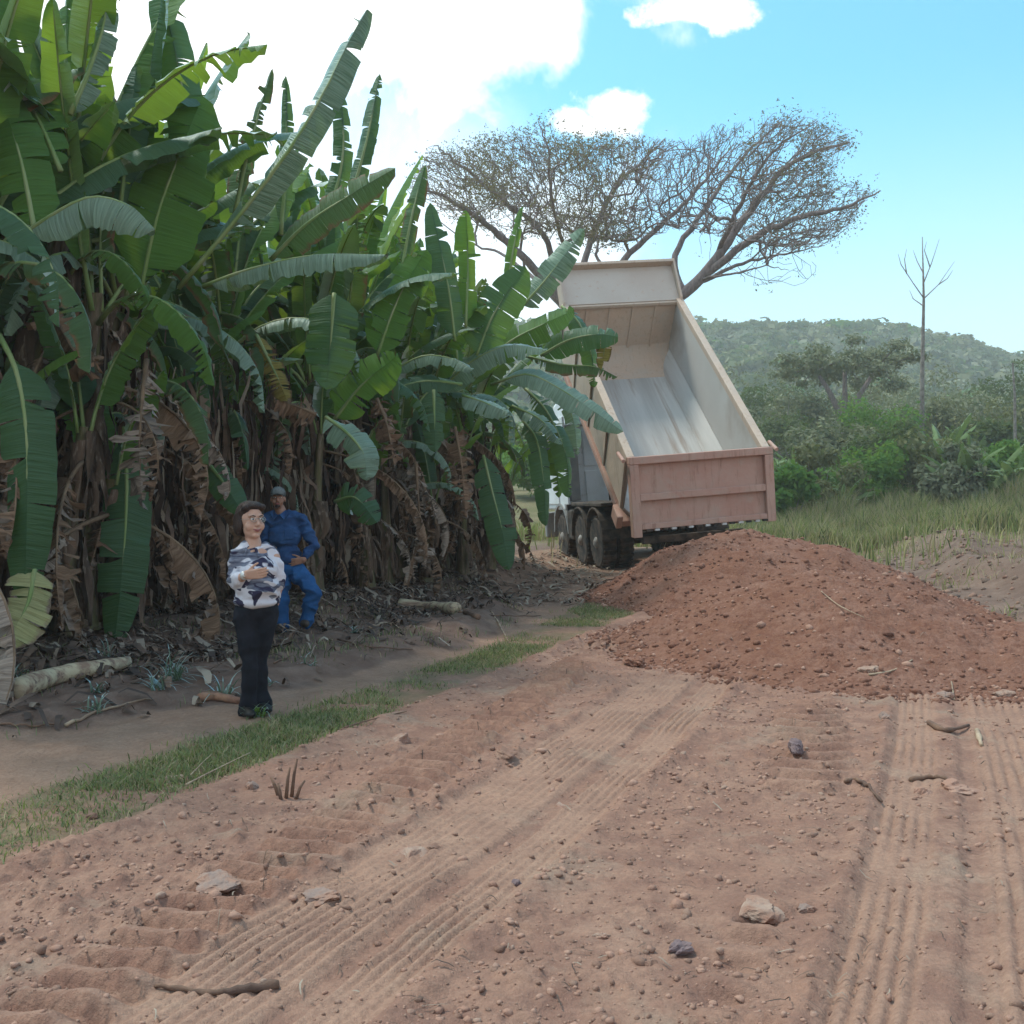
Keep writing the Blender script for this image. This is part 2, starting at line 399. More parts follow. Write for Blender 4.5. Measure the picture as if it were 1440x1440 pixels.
def detail(x, y):
    """tyre tracks and broken soil; returns height and masks"""
    dens = np.exp(-np.maximum(y - 3, 0) / 9)
    la, lb, lc, ld = lateral(CA, x, y), lateral(CB, x, y), lateral(CC, x, y), lateral(CD, x, y)
    wob = 0.012 * fbm(x * 2.2, y * 2.2, 2, 31)
    endA = 1 - sstep(9.2, 10.4, y); endB = 1 - sstep(8.6, 9.4, y)
    a1, a2 = band(la, -0.56, -0.07) * endA, band(la, 0.03, 0.27) * endA
    rut = band(la, -0.07, 0.03, 0.02) * endA
    b1 = band(lb, 0.0, 0.27) * endB; b2 = band(lb, 0.5, 0.98) * endB; rutb = band(lb, 0.40, 0.50, 0.03) * endB
    wear = 0.38 + 1.35 * sstep(0.25, 0.72, fbm(x * 1.6, y * 1.3, 4, 44) + 0.5)
    rib = lambda l, w: np.abs(np.cos(np.pi * (l + wob) / w)) ** 0.9 * (0.55 + 0.9 * np.clip(fbm(x * 3.1, y * 3.1, 3, 47) + 0.5, 0, 1))
    h = np.zeros_like(x)
    h += a1 * (-0.022 + 0.019 * rib(la, 0.054) * wear) + a2 * (-0.024 + 0.020 * rib(la, 0.050) * wear) - rut * 0.034
    h += 0.022 * np.exp(-((la - 0.33) / 0.05) ** 2) * endA + 0.018 * np.exp(-((la + 0.62) / 0.06) ** 2) * endA
    h += b1 * (-0.018 + 0.018 * rib(lb, 0.058) * wear) + b2 * (-0.014 + 0.016 * rib(lb, 0.062) * wear) - rutb * 0.024
    h += 0.028 * np.exp(-((lb + 0.05) / 0.045) ** 2) * endB
    # lugged tracks: slanting bars across the band
    gap = (0.35 + 0.65 * sstep(0.25, 0.40, vnoise(x * 0.9, y * 0.9, 77)))
    ccm = band(lc, -0.20, 0.17, 0.04) * gap * (1 - sstep(11.5, 13, y))
    ph = (-y - 0.22 * lc + 0.05 * fbm(x * 1.5, y * 1.5, 2, 3)) / 0.165
    saw = ph - np.floor(ph)
    h += ccm * (1 + 0.14 * np.clip(y - 4, 0, 6)) * (-0.036 + 0.074 * sstep(0.0, 0.75, saw) * (1 - sstep(0.88, 1.0, saw)))
    dcm = band(ld, -0.30, 0.20, 0.05) * (1 - sstep(-0.28, -0.16, lb)) * sstep(0.30, 0.5, vnoise(x * 1.1, y * 1.1, 12)) * (1 - sstep(8.2, 9, y))
    phd = (-y + 0.32 * np.abs(ld) + 0.06 * fbm(x * 1.7, y * 1.7, 2, 8)) / 0.23
    sawd = phd - np.floor(phd)
    h += dcm * (1 + 0.10 * np.clip(y - 4, 0, 6)) * (-0.026 + 0.056 * sstep(0.0, 0.65, sawd) * (1 - sstep(0.8, 1.0, sawd)))
    tracks = np.clip(a1 + a2 + b1 + b2 + rut + rutb + 0.95 * ccm + 0.7 * dcm, 0, 1)
    gr = far_left(GR_R, y); gl = far_left(GR_L, y)
    road = sstep(gr - 0.1, gr + 0.25, x)
    # loose crumbly soil
    rough = np.clip(fbm(x * 0.8, y * 0.8, 3, 21) * 1.6 + 0.62, 0.15, 1.0)
    crumbs = np.maximum(0, fbm(x * 9, y * 9, 4, 51, 0.65)) ** 1.2 * 0.17 + np.maximum(0, fbm(x * 18, y * 18, 2, 52, 0.6)) * 0.050
    h += (1 - 0.82 * tracks) * rough * crumbs * (0.35 + 0.65 * road)
    h += 0.034 * fbm(x * 4.2, y * 4.2, 4, 61) * (1 - 0.8 * tracks)
    h += 0.05 * np.exp(-((x - gr - 0.10) / 0.10) ** 2) * (0.6 + fbm(x * 3, y * 3, 3, 71))     # crumbled lip by the grass
    h -= 0.03 * sstep(gl, gl - 0.25, x) * (1 - sstep(gl - 1.2, gl - 0.9, x))                     # trodden path
    # hole with the thrown-up clod, right of the middle
    hp = G(1062, 1300); hd = np.hypot((x - hp.x) / 1.0, (y - hp.y) / 0.8)
    h -= 0.15 * np.exp(-(hd / 0.062) ** 4)
    h += 0.035 * np.exp(-(np.hypot(x - hp.x, (y - hp.y - 0.17)) / 0.12) ** 2)
    for (u, v, r, k) in ((305, 1235, .11, .03), (455, 1253, .10, .028), (585, 1195, .11, .025), (790, 1135, .07, .02), (1140, 1275, .06, .02)):
        q = G(u, v); h += k * np.exp(-(np.hypot((x - q.x) / 1.5, y - q.y) / r) ** 2)
    dust = np.clip(a1 + a2 + b1 * 0.9 + b2 * 0.7, 0, 1)
    return h * np.clip(1.3 - y / 60, 0.3, 1), dust

def height(x, y):
    x = np.atleast_1d(np.asarray(x, dtype=np.float64)); y = np.atleast_1d(np.asarray(y, dtype=np.float64))
    return macro(x, y) + detail(x, y)[0]
def hz(x, y): return float(height(x, y)[0])

def axis_x():
    a = list(np.arange(-3.6, 4.6, 0.0125)); x = 4.6; s = 0.02
    r = []
    while x < 700: r.append(x); s *= 1.045; x += s
    l = []; x = -3.6 - 0.02; s = 0.02
    while x > -700: l.append(x); s *= 1.045; x -= s
    return np.array(l[::-1] + a + r)
def axis_y():
    a = []; y = 2.3
    while y < 700:
        a.append(y); y += max(0.010, 0.0042 * y) if y < 15 else (0.016 * y if y < 80 else 0.05 * y)
    b = []; y = 2.28; s = 0.03
    while y > -120: b.append(y); s *= 1.12; y -= s
    return np.array(b[::-1] + a)
gxs, gys = axis_x(), axis_y()
X, Y = np.meshgrid(gxs, gys)
M0 = macro(X, Y); H, DUST = detail(X, Y)
Z = M0 + H
nx, ny = len(gxs), len(gys)
idx = np.arange(nx * ny).reshape(ny, nx)
quads = np.stack([idx[:-1, :-1], idx[:-1, 1:], idx[1:, 1:], idx[1:, :-1]], -1).reshape(-1, 4)
glx, grx, gvx = far_left(GR_L, Y), far_left(GR_R, Y), far_left(GROVE, Y)
nn = fbm(X * 1.6, Y * 1.6, 4, 91)
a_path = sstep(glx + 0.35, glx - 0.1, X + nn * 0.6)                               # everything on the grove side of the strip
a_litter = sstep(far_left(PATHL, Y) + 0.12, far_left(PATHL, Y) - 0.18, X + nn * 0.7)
a_grass = band(X + nn * 0.5, glx, grx, 0.12) * (1 - sstep(15, 18, Y))
fxx = 4.9 + 0.05 * (Y - 12)
a_field = sstep(fxx - 0.4, fxx + 1.2, X + nn * 1.5) * sstep(12, 16, Y)
a_green = np.clip(sstep(26, 34, Y + nn * 14 - np.maximum(X - 8, 0) * 0.25), 0, 1)
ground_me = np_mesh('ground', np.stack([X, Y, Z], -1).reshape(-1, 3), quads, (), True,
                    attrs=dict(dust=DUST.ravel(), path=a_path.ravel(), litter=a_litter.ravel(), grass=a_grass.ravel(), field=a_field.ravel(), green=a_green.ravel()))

def soil_material():
    m_, nt, b = principled('soil', (0.3, 0.18, 0.12), 0.95, 0.1)
    A = lambda nm: (lambda q: (setattr(q, 'attribute_name', nm), q.outputs['Fac'])[1])(nt.n('ShaderNodeAttribute'))
    co = nt.n('ShaderNodeTexCoord').outputs['Object']
    big = nt.noise(co, 0.7, 5, 0.6); med = nt.noise(co, 4.0, 6, 0.65); fine = nt.noise(co, 38, 5, 0.7); grit = nt.noise(co, 130, 3, 0.7)
    col = nt.mix(nt.rng(big, 0.35, 0.68), (0.325, 0.174, 0.120), (0.372, 0.222, 0.158))
    col = nt.mix(nt.rng(med, 0.42, 0.60, 0, 0.9), col, (0.250, 0.134, 0.098))
    col = nt.mix(nt.rng(nt.noise(co, 1.7, 5, 0.6, 0.5), 0.56, 0.68, 0, 0.65), col, (0.33, 0.240, 0.176))     # greyish clay
    dust = nt.math('MULTIPLY', A('dust'), nt.rng(nt.noise(co, 2.6, 5, 0.65), 0.30, 0.62, 0.35, 1.0))
    col = nt.mix(nt.math('MULTIPLY', dust, 0.6), col, (0.44, 0.268, 0.185))
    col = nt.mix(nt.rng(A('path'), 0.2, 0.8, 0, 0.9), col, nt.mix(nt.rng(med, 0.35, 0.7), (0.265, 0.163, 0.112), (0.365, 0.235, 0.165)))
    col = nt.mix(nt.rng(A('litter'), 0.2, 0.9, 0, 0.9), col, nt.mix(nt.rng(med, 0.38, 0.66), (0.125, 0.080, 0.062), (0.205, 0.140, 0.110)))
    col = nt.mix(nt.math('MULTIPLY', nt.rng(A('grass'), 0.25, 0.8, 0, 0.75), nt.rng(nt.noise(co, 2.2, 5, 0.65), 0.38, 0.60)), col, (0.13, 0.125, 0.062))
    col = nt.mix(nt.rng(A('field'), 0.2, 0.9, 0, 0.9), col, nt.mix(nt.rng(nt.noise(co, 1.3, 6, 0.7), 0.4, 0.62), (0.125, 0.084, 0.064), (0.215, 0.150, 0.113)))
    col = nt.mix(A('green'), col, nt.mix(nt.rng(nt.noise(co, 0.35, 6, 0.7), 0.4, 0.62), (0.12, 0.125, 0.045), (0.21, 0.175, 0.09)))
    col = nt.mix(nt.rng(fine, 0.34, 0.66, 0, 0.45), col, (0.15, 0.085, 0.062))
    col = nt.mix(nt.rng(grit, 0.62, 0.74, 0, 0.5), col, (0.46, 0.34, 0.26))
    nt.l(col, b.inputs['Base Color'])
    bp = nt.n('ShaderNodeBump'); bp.inputs['Strength'].default_value = 0.7; bp.inputs['Distance'].default_value = 0.02
    hh = nt.math('ADD', nt.math('MULTIPLY', fine, 0.9), nt.math('MULTIPLY', grit, 0.25)); hh = nt.math('ADD', hh, nt.math('MULTIPLY', nt.noise(co, 14, 5, 0.7), 1.2))
    nt.l(hh, bp.inputs['Height']); nt.l(bp.outputs[0], b.inputs['Normal'])
    return m_
SOIL = soil_material()
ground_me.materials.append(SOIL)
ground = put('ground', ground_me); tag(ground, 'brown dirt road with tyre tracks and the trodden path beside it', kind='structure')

# ------------------------------------------------------------------ dumped soil
def heap_height(x, y, which):
    if which == 0:      # near heap
        nn_ = fbm(x * 0.9, y * 0.9, 4, 101)
        cx, cy = 3.35, 11.9
        d = np.sqrt(((x - cx) / np.where(x < cx, 2.3, 3.0)) ** 2 + ((y - cy) / np.where(y < cy, 3.0, 3.2)) ** 2)
        base = 0.90 * np.clip(1 - (d + nn_ * 0.18), -0.25, 1) ** 1
        base = np.where(base > 0.66, 0.66 + (base - 0.66) * 0.6, base)
        ridge = 0.40 * np.clip(1 - np.sqrt(((x - 4.9) / 2.3) ** 2 + ((y - 10.6) / 2.1) ** 2) - nn_ * 0.2, -0.25, 1)
        z = np.maximum(base, ridge)
    else:
        nn_ = fbm(x * 0.8, y * 0.8, 4, 141)
        cx, cy = 3.65, 17.3
        d = np.sqrt(((x - cx) / np.where(x < cx, 2.5, 3.3)) ** 2 + ((y - cy) / np.where(y < cy, 3.0, 2.1)) ** 2)
        z = 1.36 * np.clip(1 - (d + nn_ * 0.16), -0.25, 1)
        z = np.where(z > 0.78, 0.78 + (z - 0.78) * 0.55, z)
    edge = np.clip(z * 5, 0, 1)
    z = z + edge * (0.15 * fbm(x * 2.6, y * 2.6, 4, 111 + which) + 0.10 * fbm(x * 1.1, y * 1.1, 2, 131 + which) + 0.07 * np.maximum(0, fbm(x * 8, y * 8, 4, 121, 0.65)) + 0.11 * np.maximum(0, fbm(x * 17, y * 17, 3, 123, 0.7)))
    return z

def heap_material():
    m_, nt, b = principled('red_soil', (0.3, 0.13, 0.08), 0.95, 0.1)
    co = nt.n('ShaderNodeTexCoord').outputs['Object']
    med = nt.noise(co, 1.6, 6, 0.65); fine = nt.noise(co, 24, 5, 0.7)
    col = nt.mix(nt.rng(med, 0.36, 0.66), (0.235, 0.110, 0.070), (0.285, 0.152, 0.108))
    col = nt.mix(nt.rng(nt.noise(co, 6, 5, 0.65), 0.45, 0.66, 0, 0.8), col, (0.185, 0.080, 0.052))
    col = nt.mix(nt.rng(fine, 0.38, 0.66, 0, 0.5), col, (0.14, 0.055, 0.036))
    col = nt.mix(nt.rng(nt.noise(co, 70, 3, 0.7), 0.62, 0.72, 0, 0.6), col, (0.44, 0.25, 0.17))
    nt.l(col, b.inputs['Base Color'])
    bp = nt.n('ShaderNodeBump'); bp.inputs['Strength'].default_value = 0.9; bp.inputs['Distance'].default_value = 0.03
    nt.l(nt.math('ADD', fine, nt.noise(co, 9, 5, 0.7)), bp.inputs['Height']); nt.l(bp.outputs[0], b.inputs['Normal'])
    return m_
RED = heap_material()
def make_heap(which, x0, x1, y0, y1, step, label):
    xs, ys = np.arange(x0, x1, step), np.arange(y0, y1, step)
    XX, YY = np.meshgrid(xs, ys)
    zz = heap_height(XX, YY, which) + macro(XX, YY)
    g0 = macro(XX, YY) + detail(XX, YY)[0]
    zz = np.where(heap_height(XX, YY, which) <= 0, np.minimum(zz, g0 - 0.06), zz)
    ii = np.arange(XX.size).reshape(XX.shape)
    q = np.stack([ii[:-1, :-1], ii[:-1, 1:], ii[1:, 1:], ii[1:, :-1]], -1).reshape(-1, 4)
    top = (heap_height(XX, YY, which) > -0.05).ravel()
    q = q[top[q].any(1)]
    me = np_mesh('soil_heap', np.stack([XX, YY, zz], -1).reshape(-1, 3), q, (RED,))
    bm = bmesh.new(); bm.from_mesh(me); bmesh.ops.delete(bm, geom=[v for v in bm.verts if not v.link_faces], context='VERTS'); bm.to_mesh(me); bm.free()
    return tag(put('soil_heap', me), label, 'soil heap', 'heaps of dumped soil')
make_heap(0, 0.6, 10.5, 8.2, 16, 0.034, 'near heap of crumbly red soil spreading across the road to the right')
make_heap(1, 0.8, 7.4, 13.6, 19.5, 0.055, 'rear heap of red soil directly under the tipper tailgate')
def surf(x, y):
    g = height(x, y)
    for w in (0, 1): 
        hh = heap_height(np.atleast_1d(x), np.atleast_1d(y), w); g = np.where(hh > 0, np.maximum(g, macro(x, y) + hh), g)
    return g

# clods and pebbles -------------------------------------------------
def rock_proto(seed, sub=1, rough=0.3, flat=0.7):
    bm = bmesh.new(); bmesh.ops.create_icosphere(bm, subdivisions=sub, radius=1)
    r = random.Random(seed); rough *= 2.2
    planes = [(Vector((r.gauss(0, 1), r.gauss(0, 1), r.gauss(0, 1))).normalized(), r.uniform(0.55, 0.95)) for _ in range(9)]
    for v in bm.verts:
        for n_, d_ in planes:
            k = v.co.dot(n_)
            if k > d_: v.co -= n_ * (k - d_)
        v.co *= 1 + r.uniform(-rough, rough) * 0.4
        v.co.z *= flat
    vs_ = np.array([v.co[:] for v in bm.verts]); fs_ = np.array([[v.index for v in f.verts] for f in bm.faces]); bm.free()
    return vs_, fs_
ROCKS = [rock_proto(i) for i in range(8)]
def scatter(name, xs, ys, sizes, mats, sink=0.25, zfun=surf, seed=0, fm=None):
    rs = np.random.RandomState(seed); n = len(xs); zs = zfun(xs, ys)
    V, F, FM = [], [], []; base = 0
    for k, (pv, pf) in enumerate(ROCKS):
        sel = np.arange(n)[np.arange(n) % len(ROCKS) == k]
        if not len(sel): continue
        an = rs.rand(len(sel)) * 6.283; c, s = np.cos(an), np.sin(an)
        sc = sizes[sel][:, None] * rs.uniform(0.7, 1.3, (len(sel), 3))
        p = pv[None] * sc[:, None, :]
        x = p[..., 0] * c[:, None] - p[..., 1] * s[:, None]; y = p[..., 0] * s[:, None] + p[..., 1] * c[:, None]
        q = np.stack([x + xs[sel][:, None], y + ys[sel][:, None], p[..., 2] + (zs[sel] + sizes[sel] * sink)[:, None]], -1)
        V.append(q.reshape(-1, 3)); F.append((pf[None] + (np.arange(len(sel)) * len(pv))[:, None, None] + base).reshape(-1, 3)); base += len(sel) * len(pv)
        FM.append(np.repeat(rs.randint(0, len(mats), len(sel)), len(pf)))
    me = np_mesh(name, np.concatenate(V), np.concatenate(F), mats, False, fmat=np.concatenate(FM))
    return put(name, me)
CLOD = worn('clod', (0.34, 0.185, 0.130), (0.41, 0.245, 0.178), 5, 0.95, 0.5, 60)
CLOD2 = worn('clod_dark', (0.22, 0.120, 0.085), (0.29, 0.175, 0.125), 5, 0.95, 0.5, 60)
CLOD2D = worn('clod_bank', (0.14, 0.09, 0.068), (0.20, 0.135, 0.10), 5, 0.95, 0.5, 60)
CLODR2 = worn('clod_red_dark', (0.13, 0.058, 0.04), (0.19, 0.090, 0.060), 5, 0.95, 0.5, 60)
CLODR = worn('clod_red', (0.19, 0.085, 0.055), (0.26, 0.130, 0.088), 5, 0.95, 0.5, 60)
STONE = worn('stone', (0.25, 0.175, 0.145), (0.32, 0.215, 0.165), 9, 0.9, 0.5, 50, c3=(0.30, 0.165, 0.115), c3lo=0.44, c3hi=0.58, c3scale=7)
STONEG = worn('stone_dusty', (0.36, 0.245, 0.185), (0.29, 0.175, 0.125), 9, 0.9, 0.5, 50, c3=(0.31, 0.17, 0.12), c3lo=0.42, c3hi=0.56, c3scale=7)
rs = np.random.RandomState(3)
def road_pts(n, ymin=2.6, ymax=13, p=0.55):
    u = rs.rand(n); y = ymin + (ymax - ymin) * u ** 1.25
    x = rs.uniform(-1, 1, n) * (y * 0.5 + 0.2)
    m_ = (x > far_left(GR_R, y) + 0.02)
    lt = np.maximum.reduce([band(lateral(CA, x, y), -0.56, 0.27), band(lateral(CB, x, y), 0, 0.95) * 0.8, band(lateral(CC, x, y), -0.2, 0.17) * 0.7])
    m_ &= rs.rand(n) > lt * 0.78
    m_ &= (fbm(x * 0.9, y * 0.9, 3, 21) + 0.5 > rs.rand(n) * 0.9)
    return x[m_], y[m_]
x, y = road_pts(30000)
tag(scatter('soil_crumbs', x, y, 0.0035 + 0.016 * rs.rand(len(x)) ** 4 + 0.0006 * y, (CLOD, CLOD, CLOD, CLOD2, CLOD2, STONEG), 0.1, height, 1), 'loose crumbs and pebbles strewn over the dirt road', kind='stuff')
x, y = road_pts(500)
tag(scatter('soil_clods', x, y, 0.016 + 0.022 * rs.rand(len(x)) ** 2, (CLOD, CLOD2, CLOD, CLOD, CLOD2), 0.0, height, 2), 'fist sized clods lying about the dirt road', kind='stuff')
# clods rolled down the heaps
n = 24000
x = rs.uniform(0.7, 10, n); y = rs.uniform(8.4, 19, n)
hh = np.maximum(heap_height(x, y, 0), heap_height(x, y, 1)); k = (hh > -0.06) & (rs.rand(n) < np.where(hh < 0.12, 1.0, 0.28))
x, y = x[k], y[k]
tag(scatter('heap_clods', x, y, 0.010 + 0.034 * rs.rand(len(x)) ** 6 + 0.0008 * y, (CLODR, CLODR, CLODR, CLODR, CLODR2, CLOD), 0.0, surf, 4), 'red clods and crumbs rolled down the soil heaps', kind='stuff')
# clods on the tilled bank
n = 5000; x = rs.uniform(4.5, 24, n); y = rs.uniform(12.5, 34, n); k = (x > 5.2 + 0.05 * (y - 12)) & (x < y * 0.52)
x, y = x[k], y[k]
tag(scatter('field_clods', x, y, 0.03 + 0.07 * rs.rand(len(x)) ** 3, (CLOD2, CLOD2D), 0.0, surf, 5), 'clods turned up on the bank beside the field', kind='stuff')
# ------------------------------------------------------------------ the tipper truck
PAINT = grimy('salmon_paint', (0.44, 0.238, 0.180), (0.47, 0.290, 0.225), (0.26, 0.125, 0.085), (0.43, 0.29, 0.225))
PAINTD = grimy('dusty_lit_paint', (0.52, 0.385, 0.29), (0.47, 0.375, 0.30), (0.33, 0.20, 0.14), (0.45, 0.35, 0.28))  # dusty tone, with the light falling on the top rim painted in
PAINTH = grimy('tan_inner_paint', (0.56, 0.395, 0.29), (0.52, 0.40, 0.31), (0.40, 0.27, 0.19), (0.50, 0.40, 0.32))
STEEL = worn('worn_steel', (0.36, 0.33, 0.30), (0.50, 0.475, 0.44), 1.6, 0.5, 0.04, 24, stretch=(1.8, 0.12, 0.12), lo=0.38, hi=0.66, spec=0.5, c3=(0.30, 0.235, 0.19), c3lo=0.52, c3hi=0.70, c3scale=3)
WHITEP = worn('white_cab_paint', (0.78, 0.80, 0.82), (0.66, 0.67, 0.67), 1.5, 0.4, 0.02, 20, spec=0.5, c3=(0.45, 0.37, 0.30), c3lo=0.62, c3hi=0.78, c3scale=6)
GREYP = worn('grey_plastic', (0.24, 0.24, 0.235), (0.30, 0.28, 0.26), 4, 0.7, 0.05)
DARKM = worn('dirty_chassis', (0.035, 0.030, 0.026), (0.11, 0.08, 0.06), 5, 0.85, 0.2, 40)
RUBBER = worn('rubber', (0.025, 0.023, 0.021), (0.10, 0.07, 0.052), 5, 0.9, 0.3, 60)
RIMM = worn('rim_steel', (0.34, 0.31, 0.28), (0.20, 0.15, 0.12), 6, 0.6, 0.1, 40)
GLASS, _g, _b = principled('cab_glass', (0.03, 0.035, 0.04), 0.08, 0.6)
LAMP = worn('dusty_tail_lamp', (0.12, 0.03, 0.022), (0.13, 0.085, 0.06), 6, 0.7, 0)
WHITESTRIPE = worn('reflector_white', (0.62, 0.60, 0.57), (0.42, 0.36, 0.32), 10, 0.5, 0)

HEAD = rad(10.4); ROLL = rad(-4.6)
truck = empty('dump_truck', (3.22, 20.20, 0.30)); truck.rotation_euler = (0, ROLL, HEAD)
tag(truck, 'salmon tipper truck with raised empty bed and white cab, tipping soil on the road', 'dump truck')
TH = rad(40.5); HZ = 1.01; BL = 5.0; BH = 1.45; BW = 1.30
NARROW = Matrix.Diagonal((0.95, 1, 1, 1))
BODY = NARROW @ Matrix.Translation((0, 0, HZ)) @ Matrix.Rotation(TH, 4, 'X')      # x, along the floor, away from the floor

b = MB(BODY)     # floor plate with chamfered sides
b.prism([(-0.98, 0.0), (-0.98, -0.05), (0.98, -0.05), (0.98, 0.0)], 'y', 0, BL)
b.build('bed_floor', STEEL, truck)
for s in (-1, 1):
    b = MB(BODY); b.prism([(s * 0.982, -0.05), (s * 0.982, 0.0), (s * 1.235, 0.27), (s * 1.262, 0.245)], 'y', 0.002, BL)
    b.build('bed_chamfer', STEEL, truck)
    wl = MB(BODY); wl.prism([(s * 1.238, 0.272), (s * 1.25, 0.255), (s * 1.30, BH - 0.10), (s * 1.24, BH - 0.10)], 'y', 0.004, BL)
    wall = wl.build('side_wall', STEEL, truck)
    r = MB(BODY); r.box((min(s * 1.22, s * 1.37), -0.05, BH - 0.098), (max(s * 1.22, s * 1.37), BL, BH + 0.03)); r.build('top_rail', PAINTD, wall, bevel=0.012)
    sk = MB(BODY); sk.prism([(s * 1.02, -0.055), (s * 1.03, -0.075), (s * 1.282, 0.235), (s * 1.318, BH - 0.102), (s * 1.303, BH - 0.102), (s * 1.268, 0.245)], 'y', 0.0, BL); sk.build('outer_skin', PAINTD, wall)
    for k in range(5):
        y0 = 0.02 + k * (BL - 0.14) / 4
        p = MB(BODY); p.prism([(s * 1.284, 0.24), (s * 1.31, 0.24), (s * 1.365, BH - 0.102), (s * 1.320, BH - 0.102)], 'y', y0, y0 + 0.12); p.build('wall_post', PAINTD, wall, bevel=0.01)
    lr = MB(BODY); lr.box((min(s * 1.0, s * 1.22), 0, -0.19), (max(s * 1.0, s * 1.22), BL, -0.06)); lr.build('lower_rail', PAINT, wall, bevel=0.01)
# runs scraped bright along the floor by the sliding load
sub = MB(BODY)
for x_ in (-0.42, 0.42): sub.box((x_ - 0.06, 0.1, -0.22), (x_ + 0.06, BL - 0.1, -0.052))
for k in range(10): sub.box((-1.0, 0.25 + k * 0.5, -0.16), (1.0, 0.33 + k * 0.5, -0.053))
sub.build('bed_subframe', DARKM, truck)

# headboard, leaning a little, with three welded ribs
HB = BODY @ Matrix.Translation((0, BL - 0.02, 0)) @ Matrix.Rotation(rad(0), 4, 'X')
b = MB(HB); b.prism([(-0.98, -0.05), (0.98, -0.05), (1.235, 0.26), (1.235, 1.42), (-1.235, 1.42), (-1.235, 0.26)], 'y', 0.0, 0.05)
hb = b.build('headboard', PAINTH, truck)
for x_ in (-0.78, -0.26, 0.26, 0.78):
    r = MB(HB); r.box((x_ - 0.025, -0.022, 0.10), (x_ + 0.025, -0.002, 1.36)); r.build('headboard_rib', PAINTH, hb)
r = MB(HB); r.box((-1.24, -0.05, 1.36), (1.24, 0.0, 1.43)); r.build('headboard_rail', PAINTD, hb, bevel=0.01)
# curved foot of the headboard
b = MB(BODY); n_ = 6
pr = [(BL - 0.7 * (1 - math.sin(a)) , 0.5 * (1 - math.cos(a))) for a in [i * math.pi / 2 / n_ for i in range(n_ + 1)]]
pr = [(y, z + 0.002) for y, z in pr]
vs_ = [(s * (0.985 + 0.25 * min(1, z / 0.27)), y, z) for s in (-1, 1) for y, z in pr]
b.add(vs_, [(i, i + 1, n_ + 2 + i, n_ + 1 + i) for i in range(n_)]); b.build('bed_scoop', PAINTH, truck, smooth=True)
# guard over the cab
GU = HB @ Matrix.Translation((0, 0.02, 1.44)) @ Matrix.Rotation(rad(24), 4, 'X')
b = MB(GU); b.box((-1.30, 0.0, -0.05), (1.30, 0.88, 0.0)); gd = b.build('cab_guard', worn('guard_paint', (0.50, 0.40, 0.33), (0.54, 0.45, 0.38), 1.0, 0.7, 0.05, c3=(0.5, 0.34, 0.26), c3lo=0.6, c3hi=0.7), truck)
b = MB(GU); b.box((-1.34, 0.86, -0.07), (1.34, 0.93, 0.17)); b.build('guard_lip', PAINTD, gd, bevel=0.012)
for s in (-1, 1):
    b = MB(GU); b.prism([(-0.30, -0.30), (0.85, -0.06), (0.93, 0.17), (0.0, 0.11), (-0.22, -0.02)], 'x', s * 1.302, s * 1.345); b.build('guard_side', PAINTD, gd)

# tailgate hanging straight down from the rear top corners
TGT = BODY @ Vector((0, -0.04, BH)); TG = NARROW @ Matrix.Translation((0, TGT.y - 0.06, TGT.z + 0.01)) @ Matrix.Rotation(rad(3), 4, 'X')
b = MB(TG); b.box((-1.24, 0.0, -1.24), (1.24, 0.03, -0.06)); tg = b.build('tailgate', PAINT, truck)
for (lo, hi, nm) in (((-1.37, -0.115, -0.13), (1.37, 0.06, 0.0), 'tailgate_rail'), ((-1.20, -0.10, -0.76), (1.20, -0.002, -0.64), 'tailgate_rail'),
                     ((-1.20, -0.10, -1.25), (1.20, -0.002, -1.155), 'tailgate_rail'),
                     ((-1.37, -0.112, -1.38), (-1.202, 0.05, -0.132), 'tailgate_post'), ((1.202, -0.112, -1.30), (1.37, 0.05, -0.132), 'tailgate_post')):
    q = MB(TG); q.box(lo, hi); q.build(nm, PAINT, tg, bevel=0.012)
for k in range(15):
    q = MB(TG); x_ = -1.12 + k * 0.16; q.box((x_, -0.112, -1.285), (x_ + 0.085, -0.03, -1.252)); q.build('reflector', WHITESTRIPE if k % 2 else DARKM, tg)
for s in (-1, 1):
    q = MB(); q.tube([(s * 1.39, TGT.y - 0.12, TGT.z - 0.05), (s * 1.39, TGT.y + 0.18, TGT.z + 0.10)], 0.035, 8); q.build('hinge', PAINT, truck)
    q = MB(BODY); q.box((min(s * 1.28, s * 1.40), -0.16, -0.08), (max(s * 1.28, s * 1.40), 0.20, 0.20)); q.build('tailgate_latch', PAINT, truck, bevel=0.02)

# chassis
c = MB()
for s in (-1, 1): c.box((s * 0.43 - 0.045, -0.3, 0.82), (s * 0.43 + 0.045, 6.2, 1.08))
for y_ in (-0.2, 0.9, 2.0, 3.1, 4.2, 5.6): c.box((-0.384, y_, 0.86), (0.384, y_ + 0.10, 1.04))
chassis = c.build('chassis', DARKM, truck)
c = MB(); c.box((-0.95, -0.42, 0.55), (0.95, -0.32, 0.68)); c.build('rear_bumper', DARKM, chassis, bevel=0.015)
for s in (-1, 1):
    c = MB(); c.box((s * 0.7 - 0.16, -0.46, 0.78), (s * 0.7 + 0.16, -0.40, 0.92)); c.build('tail_lamp', LAMP, chassis, bevel=0.01)
ramtop = BODY @ Vector((0, 3.6, -0.31))
c = MB(); c.tube([(0, 3.4, 0.95), tuple(Vector((0, 3.3, 0.95)).lerp(ramtop, 0.40))], 0.13, 14)
c.tube([tuple(Vector((0, 3.3, 0.95)).lerp(ramtop, 0.40)), tuple(Vector((0, 3.3, 0.95)).lerp(ramtop, 0.72))], 0.10, 14); c.tube([tuple(Vector((0, 3.3, 0.95)).lerp(ramtop, 0.72)), tuple(ramtop)], 0.075, 14)
